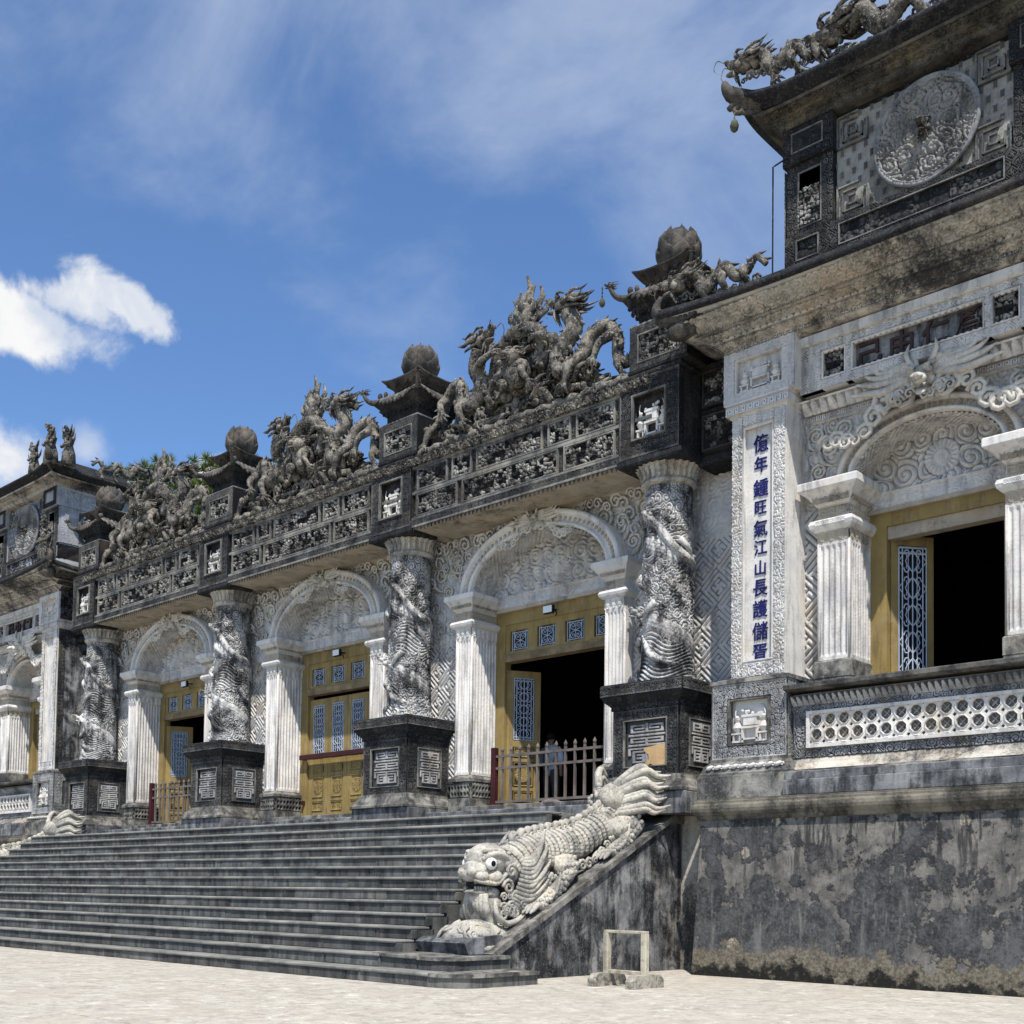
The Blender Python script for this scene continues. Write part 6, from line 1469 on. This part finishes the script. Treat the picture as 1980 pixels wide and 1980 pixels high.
# seated and standing figures on the left pavilion
def figure(x, y, z, h, label):
    root = thing('roof_figure', label, 'statue', (x, y, z), 'dark figures on the left pavilion'); g = MB()
    g.lathe([(.02, z), (h * .20, z + .01), (h * .18, z + h * .3), (h * .11, z + h * .55), (h * .15, z + h * .72), (h * .06, z + h * .80), (h * .055, z + h * .83)], 0, y, 12)
    mk('robe', g, mSculpt, root, True)
    g = MB(); g.ell((0, y, z + h * .9), (h * .085, h * .09, h * .105), 10, 7); g.ell((0, y, z + h * .98), (h * .1, h * .1, h * .05), 8, 5); mk('head', g, mSculpt, root, True)
    g = MB()
    for q in (-1, 1): g.tube([(q * h * .14, y, z + h * .72), (q * h * .2, y - h * .1, z + h * .55), (q * h * .06, y - h * .2, z + h * .5)], [h * .05, h * .045, h * .035], 6, 3)
    for i in range(9):
        a_ = rr_.uniform(-1.2, 1.2); b0 = Vector((math.sin(a_) * h * .1, y + rr_.uniform(-.1, .1) * h, z + h * rr_.uniform(.35, .95))); g.tube([b0, b0 + Vector((math.sin(a_) * h * .18, 0, h * .08)), b0 + Vector((math.sin(a_) * h * .26, 0, h * .24))], [h * .045, h * .035, h * .005], 5, 3)
    for i in range(14): g.curl((rr_.uniform(-.15, .15) * h, y - .1 * h, z + h * .08 * i), h * .08, XF, ZF, 1.2, rr_.choice((-1, 1)), .35, 5, 8)
    mk('arms_and_drapery', g, mSculpt, root, True); return root
figure(-34.45, 16.1, 14.25, 1.15, 'tall dark figure at the front corner of the left tower roof')
figure(-34.1, 16.5, 14.25, 1.1, 'dark figure just right of the tall one on the left tower roof')
figure(-35.55, 16.1, 14.15, .95, 'smaller seated dark figure left of the tall one on the left tower roof')
figure(-33.9, 15.8, 10.95, 1.3, 'black standing figure on the ledge below the left tower')
figure(-33.5, 17.5, 10.92, 1.3, 'mossy figure on the ledge between the left tower and the first lotus post')

def bell(x, y, z, L_, s, label):
    root = thing('hanging_bell', label, 'bell', (x, y, z), 'small bells hanging from the eaves'); g = MB()
    g.tube([(0, y, z), (0, y, z - L_)], .008, 5, 1); 
    for i in range(3): g.ell((0, y, z - L_ * (i + .5) / 3), (.016, .016, .03), 6, 4)
    mk('chain', g, mLotus, root)
    g = MB(); g.lathe([(.01, z - L_ + .01), (s * .5, z - L_ - s * .25), (s * .75, z - L_ - s * 1.0), (s * .6, z - L_ - s * 1.7), (s * .2, z - L_ - s * 2.1), (.01, z - L_ - s * 2.15)], 0, y, 12); mk('bell', g, mMossBall, root, True)
mMossBall = stone('mossy_bronze', (.10, .11, .07), (.06, .065, .045), (.03, .03, .025), .6, 4.0, rnd=0)
bell(XC[3] - .80, 15.93, 12.14, .22, .075, 'small round bell hanging left of the largest lotus post')
bell(XC[2] - .80, 15.93, 12.14, .22, .075, 'small round bell hanging from the lotus post between the middle and right doorways')
bell(PXC - 2.82, 15.95, 14.2, .20, .10, 'small round bell hanging from the tip of the right tower roof')
cb = thing('lightning_cable', 'thin dark cable running straight down beside the right tower', 'cable', (-9.62, 16.5, 11.4)); g = MB(); g.tube([(0, 16.5, 11.3), (0, 16.5, 13.3)], .014, 5, 1); g.tube([(.02, 16.5, 13.3), (.3, 16.5, 13.35)], .014, 5, 1); mk('wire', g, mBlk, cb)

# floodlights over the doors
fl = thing('floodlight', 'floodlight above the right doorway', 'floodlight', (XB[2] - .1, 17.75, 7.13), 'floodlights fixed over the doorways')
g = MB(); g.cbox(-.13, .13, 17.66, 17.74, 6.98, 7.15, .012); g.box(-.02, .02, 17.74, 17.95, 7.08, 7.11); mk('housing', g, mHair, fl)
g = MB(); g.cbox(-.115, .115, 17.645, 17.665, 6.995, 7.135, .006); mk('lens', g, mLens, fl); g = MB(); g.tube([(.14, 17.7, 7.05), (.16, 17.76, 6.98), (.05, 17.85, 6.96)], .012, 5, 3); mk('bracket', g, mHair, fl)
fl.rotation_euler = (0, 0, 0)
for i, l_ in ((1, 'floodlight above the closed middle doorway'), (0, 'floodlight above the left doorway')):
    c = copy_tree(fl); c.location.x = XB[i] - .1; c['label'] = l_

# barriers across the two open doorways
bar = thing('barrier', 'brown metal railing across the right doorway, a person behind it', 'railing', (XB[2], 17.5, 3.055), 'railings across the open doorways')
g = MB()
for z in (4.115, 3.865, 3.165): g.box(-1.33, 1.62, 17.475, 17.525, z - .028, z + .022)
mk('rail', g, mRail, bar)
g = MB(); g.box(-.022, .022, 17.478, 17.522, 3.14, 4.2); g.ell((0, 17.5, 4.215), (.035, .035, .02), 6, 4); g.lathe([(.036, 4.225), (.04, 4.25), (.004, 4.32)], 0, 17.5, 6); bm1 = g.build('bar'); bm1.materials.append(mRail)
for i in range(12):
    o = mk('bar', None, None, bar, me=bm1); o.location.x = -1.15 + .245 * i
for x in (-1.37, 1.64):
    g = MB(); g.cbox(x - .06, x + .06, 17.44, 17.56, 3.08, 4.30, .008); g.cbox(x - .14, x + .2, 17.42, 17.58, 3.056, 3.12, .02); mk('end_post', g, mRed, bar)
g = MB(); g.ell((.2, 17.5, 3.1), (.26, .1, .06), 12, 6); mk('foot', g, mRail, bar)
c = copy_tree(bar); c.location.x = XB[0]; c['label'] = 'brown metal railing across the left doorway'

# person seen from behind inside the right doorway
pe = thing('person', 'person in a grey shirt seen from behind in the dark right doorway', 'person', (-16.63, 19.2, 3.055)); PY = 19.2; z0 = 3.055
def skinfig(name, vs, es, rads, mat, parent):
    me = bpy.data.meshes.new(name); me.from_pydata(vs, es, []); o = bpy.data.objects.new(name, me); COL.objects.link(o)
    md = o.modifiers.new('skin', 'SKIN'); sk = me.skin_vertices[0].data
    for i, r in enumerate(rads): sk[i].radius = r if isinstance(r, tuple) else (r, r)
    sk[0].use_root = True; o.modifiers.new('sub', 'SUBSURF').levels = 2; o.modifiers['sub'].render_levels = 2
    me.materials.append(mat); o.parent = parent; o.location = -ORG[parent]; return o
vs = [(0, PY, z0 + .95), (0, PY, z0 + 1.15), (0, PY, z0 + 1.36), (0, PY - .02, z0 + 1.47), (0, PY, z0 + 1.53), (0, PY - .01, z0 + 1.62), (0, PY, z0 + 1.70),
      (-.20, PY, z0 + 1.38), (-.27, PY + .03, z0 + 1.10), (-.24, PY + .12, z0 + .88), (-.22, PY + .17, z0 + .80),
      (.20, PY, z0 + 1.38), (.27, PY + .02, z0 + 1.10), (.25, PY + .05, z0 + .86), (.24, PY + .08, z0 + .78),
      (-.11, PY, z0 + .86), (-.13, PY, z0 + .48), (-.14, PY - .02, z0 + .08), (-.14, PY + .10, z0 + .04), (.11, PY, z0 + .86), (.13, PY + .03, z0 + .48), (.14, PY, z0 + .08), (.14, PY + .12, z0 + .04)]
es = [(0, 1), (1, 2), (2, 3), (3, 4), (4, 5), (5, 6), (2, 7), (7, 8), (8, 9), (9, 10), (2, 11), (11, 12), (12, 13), (13, 14), (0, 15), (15, 16), (16, 17), (17, 18), (0, 19), (19, 20), (20, 21), (21, 22)]
rd = [(.15, .11), (.15, .11), (.17, .11), .07, .065, (.085, .10), (.07, .08), .065, .045, .035, .03, .065, .045, .035, .03, .09, .065, .04, .04, .09, .065, .04, .04]
skinfig('body', vs, es, rd, mSkin, pe)
g = MB(); g.lathe([(.165, z0 + .80), (.19, z0 + .95), (.185, z0 + 1.15), (.215, z0 + 1.34), (.20, z0 + 1.42), (.10, z0 + 1.48)], 0, PY, 20)
g.V[-1][:, 1] = PY + (g.V[-1][:, 1] - PY) * .68
for q in (-1, 1): g.tube([(q * .18, PY, z0 + 1.40), (q * .26, PY + .02, z0 + 1.25), (q * .275, PY + .03, z0 + 1.08)], [.075, .08, .07], 10, 3)
mk('shirt', g, mShirt, pe, True)
g = MB()
for q in (-1, 1): g.tube([(q * .09, PY, z0 + .92), (q * .12, PY, z0 + .7), (q * .13, PY + .02, z0 + .45), (q * .14, PY, z0 + .07)], [.115, .11, .09, .075], 12, 3)
mk('trousers', g, mTrous, pe, True)
g = MB(); g.ell((0, PY - .015, z0 + 1.655), (.098, .11, .09), 12, 8); mk('hair', g, mHair, pe, True)

# frame on concrete feet in front of the steps
sw = thing('low_frame', 'pale wooden frame standing on two concrete feet beside the steps', 'stand', (-9.9, 12.95, 0)); SX = -9.9
def lx(x): return x - SX
g = MB()
me_ft = None
for i, x in enumerate((-10.12, -9.47)):
    pts = [(12.60, 0), (12.60, .10), (12.68, .18), (13.22, .18), (13.30, .10), (13.30, 0)]
    g = MB(); g.ext(pts, 0, lx(x) - .07, lx(x) + .07); mk('concrete_foot', g, mConc, sw)
    g = MB(); g.cbox(lx(x) - .042, lx(x) + .042, 12.90, 12.99, .15, .735, .006); mk('post', g, mPaint, sw)
g = MB(); g.cbox(lx(-10.16), lx(-9.43), 12.905, 12.985, .735, .775, .006); mk('rail', g, mPaint, sw)
g = MB(); g.cbox(lx(-10.078), lx(-9.512), 12.91, 12.98, .17, .225, .006); mk('rail', g, mPaint, sw)

# ================================================================== STAIR DRAGONS
def stairdragon():
    X = 0.0; root = thing('stair_dragon', 'large pale stone dragon on the near right flank of the steps, round painted eye', 'sculpture', (-12.1, 14.0, 0), 'dragons flanking the staircase')
    sl = Vector((0, 4.75, 2.4)).normalized(); upn = Vector((0, -sl.z, sl.y))
    def at(y, h, x=0.0):   # point above the coping at plan position y
        zc = .40 + (y - 12.0) * .497
        return Vector((x, y, zc)) + Vector((0, 0, h))
    r = random.Random(3)
    # --- body
    g = MB(); bp_ = [at(12.75, .70), at(13.05, .78), at(13.45, .72), at(13.95, .58), at(14.6, .42), at(15.15, .42), at(15.45, .50), at(15.7, .60)]
    br = [.26, .33, .33, .32, .29, .26, .22, .15]; g.tube(bp_, br, 20, 8); mk('body', g, mDrag, root, True)
    Q = spline(bp_, 10); Rr = []
    for i in range(len(br) - 1): Rr += [br[i] + (br[i + 1] - br[i]) * k / 10 for k in range(10)]
    Rr.append(br[-1])
    # --- scales laid over it
    g = MB(); acc = 0; row = 0
    for i in range(6, len(Q) - 1):
        acc += (Q[i] - Q[i - 1]).length
        if acc < .082: continue
        acc = 0; row += 1; T = (Q[i + 1] - Q[i - 1]).normalized(); Sx = Vector((1, 0, 0)); Nn = T.cross(Sx) * -1
        if Nn.z < 0: Nn = -Nn
        m_ = max(5, int(Rr[i] * 2 * pi * .62 / .105))
        for k in range(-m_, m_ + 1):
            a = (k + .5 * (row % 2)) / m_ * 2.0
            if abs(a) < .16: continue
            n_ = (Nn * math.cos(a) + Sx * math.sin(a)); p = Q[i] + n_ * (Rr[i] * 1.0)
            t2 = T.cross(n_); M3 = Matrix((t2, T, n_)).transposed()
            tilt = M3 @ Matrix.Rotation(R(-20 + 8 * r.random()), 3, 'X'); s_ = .052 + .014 * r.random()
            g.ell(p, (s_, s_ * 1.05, .030), 8, 4, tilt)
    mk('scales', g, mDrag, root, True)
    # --- scalloped back ridge
    g = MB(); acc = 0
    for i in range(12, len(Q) - 1):
        acc += (Q[i] - Q[i - 1]).length
        if acc < .135: continue
        acc = 0; T = (Q[i + 1] - Q[i - 1]).normalized(); Nn = T.cross(Vector((1, 0, 0)))
        if Nn.z < 0: Nn = -Nn
        p = Q[i] + Nn * Rr[i] * 1.02; s_ = .12 * (Rr[i] / .36) ** .6
        g.tube([p - T * s_ * .5 - Nn * .03, p + Nn * s_ * .62 - T * s_ * .2, p + Nn * s_ * .55 + T * s_ * .5, p + T * s_ * .75], [.05, .065, .05, .03], 7, 4)
        for q in (-1, 1):
            g.curl(p + Vector((q * .07, 0, 0)) - Nn * .03, .07, T, Nn, 1.3, 1, .3, 5, 10); g.ell(p + Vector((q * .15, 0, 0)) - Nn * .06, (.055, .06, .035), 7, 5)
    mk('back_ridge', g, mDrag, root, True)
    # --- neck ruff and shoulder mane streaming back
    for q in (-1, 1):
        g = MB()
        for k in range(13):
            a = -1.15 + .145 * k; y0 = 12.78 + .02 * k
            b = at(y0, .60 + .34 * math.sin(a + .35), q * (.22 + .11 * math.cos(a)))
            L_ = (.80 - .035 * k) * (1 + .12 * math.sin(k * 2.3)); wv = .03 * math.sin(k * 1.9)
            g.tube([b, b + Vector((q * .085, L_ * .35, -.10 + .012 * k)), b + Vector((q * .10, L_ * .68, .02 + .022 * k + wv)), b + Vector((q * .06, L_, .16 + .026 * k))], [.036, .046, .042, .008], 7, 5)
        for k in range(12):
            p = at(13.05 + .06 * r.uniform(-2, 4), .10 + .07 * k * .5, q * r.uniform(.32, .40)); g.curl(p, r.uniform(.07, .11), YF_, ZF, 1.5, r.choice((-1, 1)), .26, 6, 12)
        for k in range(34):
            p = at(13.55 + r.uniform(-.18, .22), r.uniform(.08, .42), q * (.33 + r.uniform(0, .05))); g.ell(p, (.035, .042, .042), 7, 5)
        for k in range(44):
            p = at(15.55 + r.uniform(-.40, .30), r.uniform(.04, .30), q * (.30 + r.uniform(-.04, .03))); g.ell(p, (.034, .042, .040), 7, 5)
        for k in range(10):
            p = at(13.9 + .16 * k, .14 + .05 * math.sin(k), q * .34); g.curl(p, r.uniform(.07, .11), YF_, ZF, 1.4, r.choice((-1, 1)), .28, 6, 11)
        mk('mane', g, mDrag, root, True)
    # --- head
    hc = Vector((0, 12.52, 1.72)); g = MB()
    g.ell(hc + Vector((0, .03, .03)), (.29, .36, .27), 22, 14); g.ell(hc + Vector((0, -.22, -.13)), (.225, .22, .165), 16, 11)
    g.ell(hc + Vector((0, -.33, -.17)), (.18, .12, .125), 14, 9)
    for q in (-1, 1):
        g.ell(hc + Vector((q * .09, -.385, -.15)), (.09, .085, .085), 12, 8); g.ell(hc + Vector((q * .16, -.25, -.21)), (.10, .14, .085), 12, 8)
        g.ell(hc + Vector((q * .205, -.03, -.22)), (.12, .15, .11), 12, 8)
        g.tube([hc + Vector((q * .17, -.25, .04)), hc + Vector((q * .25, -.14, .115)), hc + Vector((q * .29, .06, .115)), hc + Vector((q * .27, .24, .02))], [.03, .045, .045, .03], 8, 5)
        for k in range(6): g.ell(hc + Vector((q * (.18 + .015 * k), -.20 + .085 * k, .16 + .02 * math.sin(k))), (.04, .05, .035), 8, 5)
        g.tube([hc + Vector((q * .15, -.40, -.28)), hc + Vector((q * .22, -.22, -.30)), hc + Vector((q * .27, -.02, -.30)), hc + Vector((q * .30, .14, -.16))], [.025, .035, .04, .03], 8, 5)
        g.curl(hc + Vector((q * .28, .26, -.12)), .12, YF_, ZF, 1.5, 1, .26, 7, 14); g.curl(hc + Vector((q * .30, .18, -.36)), .12, YF_, ZF, 1.5, -1, .26, 7, 14); g.ell(hc + Vector((q * .25, .22, .02)), (.06, .14, .11), 10, 7)
    for k in range(6):
        for q in (-2, -1, 0, 1, 2): g.ell(hc + Vector((q * .085, -.20 + .105 * k, .275 - .016 * (k - 2.4) ** 2 - .022 * q * q)), (.05, .055, .028), 8, 5)
    mk('head', g, mDrag, root, True)
    g = MB()
    for q in (-1, 1): g.ell(hc + Vector((q * .245, -.14, -.02)), (.075, .10, .095), 16, 10)
    mk('eye', g, mEyeW, root, True)
    g = MB()
    for q in (-1, 1): g.ell(hc + Vector((q * .30, -.155, -.02)), (.026, .048, .048), 14, 8)
    mk('pupil', g, mEyeB, root, True)
    g = MB()
    g.ell(hc + Vector((0, -.20, -.33)), (.15, .18, .05), 12, 6)
    mk('mouth_shade', g, mBlk, root, True)  # solid black lump imitating the shade inside the open mouth
    g = MB(); g.ell(hc + Vector((0, -.16, -.44)), (.175, .23, .06), 14, 8); 
    for k in range(7):
        for q in (-1, 1): g.ell(hc + Vector((q * (.16 - .010 * k), -.05 - .045 * k, -.385)), (.022, .024, .035), 6, 4); g.ell(hc + Vector((q * (.16 - .010 * k), -.05 - .045 * k, -.30)), (.02, .022, .03), 6, 4)
    for q in (-1, 1): g.ell(hc + Vector((q * .17, -.02, -.45)), (.06, .14, .08), 10, 6)
    mk('lower_jaw', g, mDrag, root, True)
    g = MB()   # beard falling to the cloud
    for k in range(7):
        x = -.17 + .057 * k; g.tube([hc + Vector((x, -.28 + .10 * abs(k - 3) * .3, -.47)), hc + Vector((x * 1.2, -.20, -.68)), hc + Vector((x * 1.2, -.10, -.88)), hc + Vector((x * 1.1, -.02, -1.05))], [.05, .062, .055, .03], 7, 5)
    g.ell(hc + Vector((0, .02, -.72)), (.25, .26, .36), 12, 9)
    for q in (-1, 1):
        for k in range(16): g.curl(Vector((q * .30, 12.62 + r.uniform(-.18, .28), 1.02 + r.uniform(-.12, .30))), r.uniform(.06, .10), YF_, ZF, 1.5, r.choice((-1, 1)), .28, 6, 12)
        g.tube([Vector((q * .30, 12.42, 1.15)), Vector((q * .36, 12.40, .95)), Vector((q * .36, 12.60, .82)), Vector((q * .34, 12.9, .88)), Vector((q * .34, 13.1, 1.05))], [.03, .045, .05, .045, .02], 7, 5)
    mk('beard', g, mDrag, root, True)
    # --- legs
    def leg(g, pts, rr2, foot, q):
        g.tube(pts, rr2, 12, 6, scale=.05)
        for i in range(14):
            t_ = i / 13; j = min(len(pts) - 2, int(t_ * (len(pts) - 1))); p = Vector(pts[j]).lerp(Vector(pts[j + 1]), t_ * (len(pts) - 1) - j); rr3 = rr2[j] + (rr2[j + 1] - rr2[j]) * .5
            for k in (-.6, .1, .8): g.ell(p + Vector((q * rr3 * math.cos(k), 0, rr3 * math.sin(k))), (.03, .05, .045), 7, 4)
        f_ = Vector(foot)
        for k in range(4): g.tube([f_ + Vector((q * (-.09 + .06 * k), .05, .0)), f_ + Vector((q * (-.10 + .075 * k), -.08, .045)), f_ + Vector((q * (-.11 + .08 * k), -.20, -.03)), f_ + Vector((q * (-.11 + .08 * k), -.27, -.09))], [.045, .046, .04, .010], 8, 5)
        for k in range(6): g.tube([f_ + Vector((q * .05, .02 + .03 * k, .05)), f_ + Vector((q * .09, .25 + .03 * k, .14 + .03 * k)), f_ + Vector((q * .08, .48, .30 + .05 * k))], [.02, .035, .006], 6, 3)
    for q in (-1, 1):
        g = MB(); leg(g, [at(13.75, .42, q * .26), at(14.05, .30, q * .36), at(13.7, .12, q * .40), at(13.25, .08, q * .40)], [.19, .15, .11, .085], at(13.2, .06, q * .40), q); mk('leg', g, mDrag, root, True)
        g = MB(); leg(g, [at(15.15, .34, q * .22), at(15.75, .22, q * .36), at(15.4, .10, q * .40), at(15.0, .07, q * .40)], [.20, .15, .11, .085], at(14.95, .06, q * .40), q); mk('leg', g, mDrag, root, True)
    # --- tail fan
    g = MB(); tb = Vector((0, 15.45, 2.86))
    for q in (-1, 1):
        ox = .84 if q > 0 else -.42
        for k in range(11):
            u_ = k / 10; zz_ = -.10 + .62 * u_; wv = .035
            c0 = tb + Vector((q * .15, -.05, -.22 + .44 * u_)); E0 = tb + Vector((ox * (1 + .10 * math.sin(k * 2.3)), .50 + .05 * math.sin(k * 1.7), zz_ - .08)); D0 = E0 - c0; lift = .16 * u_ + .02
            g.tube([c0, c0 + D0 * .30 + Vector((q * .07, 0, lift)), c0 + D0 * .55 + Vector((q * .05, 0, lift + wv)), c0 + D0 * .78 + Vector((0, 0, lift * .6 - wv)), E0 + Vector((0, 0, wv))], [.06, .068, .060, .046, .010], 8, 5)
        for k in range(26): g.ell(tb + Vector((q * (.40 + r.uniform(0, .10)), .22 + r.uniform(-.12, .16), r.uniform(-.12, .10))), (.042, .03, .042), 8, 5)
        for rr4 in (.18, .27, .36): g.curl(tb + Vector((q * .36, .16, .04)), rr4, (-.55 * q, -.75, 0), ZF, .45, 1, .036 / rr4, 8, 18)
    g.ell(tb + Vector((.10, .10, .04)), (.26, .38, .27), 16, 9)
    mk('tail_fan', g, mDrag, root, True)
    # --- cloud cushion at the foot
    g = MB(); g.ell((0, 12.35, .62), (.42, .62, .26), 18, 10)
    for k in range(70):
        a = r.uniform(-1.5, 1.5); y = r.uniform(11.85, 12.9); f2 = math.sqrt(max(0, 1 - ((y - 12.35) / .64) ** 2))
        p = Vector((.42 * f2 * math.sin(a), y, .58 + .30 * f2 * math.cos(a) * .9)); nrm = Vector((math.sin(a), (y - 12.35) * .8, math.cos(a))).normalized()
        t1 = nrm.cross(Vector((0, 1, 0))).normalized() if abs(nrm.y) < .95 else Vector((1, 0, 0)); t2 = nrm.cross(t1)
        g.curl(p, r.uniform(.07, .12), t1, t2, 1.5, r.choice((-1, 1)), .24, 6, 12)
    for q in (-1, 1): g.tube([(q * .36, 11.85, .50), (q * .44, 12.1, .46), (q * .42, 12.5, .52), (q * .44, 12.9, .60), (q * .43, 13.4, .88)], [.05, .06, .05, .055, .03], 8, 5)
    mk('cloud_cushion', g, mDrag, root, True)
    return root
sdg = stairdragon()
c = copy_tree(sdg); c.location.x = -32.22; c['label'] = 'pale stone dragon on the far left flank of the steps, cut by the frame'

# ================================================================== PINES BEHIND
def pine(x, y, zt, rad, label, seed):
    r = random.Random(seed); root = thing('pine_tree', label, 'tree', (x, y, 0), 'pines behind the left pavilion')
    g = MB(); g.tube([(0, y, 0), (.2, y, zt * .5), (0, y, zt - .6)], [.34, .22, .05], 9, 4)
    tips = []
    for i in range(30):
        z = zt - 7 + 6.6 * i / 30; a = i * 2.4; L_ = rad * (1 - .45 * i / 30) * r.uniform(.75, 1.1)
        p = Vector((0, y, z)); e = p + Vector((math.cos(a) * L_, math.sin(a) * L_, .5 + .4 * r.random())); g.tube([p, (p + e) / 2 + Vector((0, 0, .15)), e], [.07, .045, .015], 5, 3)
        for k in range(7): tips.append(p.lerp(e, .35 + .11 * k) + Vector((r.gauss(0, .22), r.gauss(0, .22), .15 + r.gauss(0, .15))))
    mk('trunk', g, mBark, root)
    tips += [Vector((r.gauss(0, .3), y + r.gauss(0, .3), zt - .2 * k)) for k in range(8)]
    V = []; F = []
    for t_ in tips:
        for k in range(64):
            d = Vector((r.gauss(0, 1), r.gauss(0, 1), r.gauss(.9, .8))).normalized(); L_ = r.uniform(.24, .44); sdv = d.cross(Vector((r.gauss(0, 1), r.gauss(0, 1), .3))).normalized() * .02
            b = t_ + d * .04; n = len(V); V += [tuple(b - sdv), tuple(b + sdv), tuple(b + d * L_)]; F.append((n, n + 1, n + 2))
    g = MB(); g.add(V, np.array(F)); o = mk('crown', g, mLeaf, root)
pine(-45.2, 25.2, 19.1, 2.3, 'green pine rising behind the first lotus post', 1)
pine(-43.0, 25.8, 19.0, 2.3, 'green pine behind the left flame sculpture', 2)
pine(-47.6, 24.5, 18.9, 2.0, 'pine tips showing over the side eave of the left tower', 3)
pine(-41.2, 26.8, 18.7, 1.9, 'pine showing between the left flame sculpture and the second lotus post', 4)
hill = MB(); hill.ell((-60, 75, -8), (90, 45, 14), 32, 12); o = mk('hill', hill, mLeaf); tag(o, 'wooded hill behind the palace', None, None, 'structure')
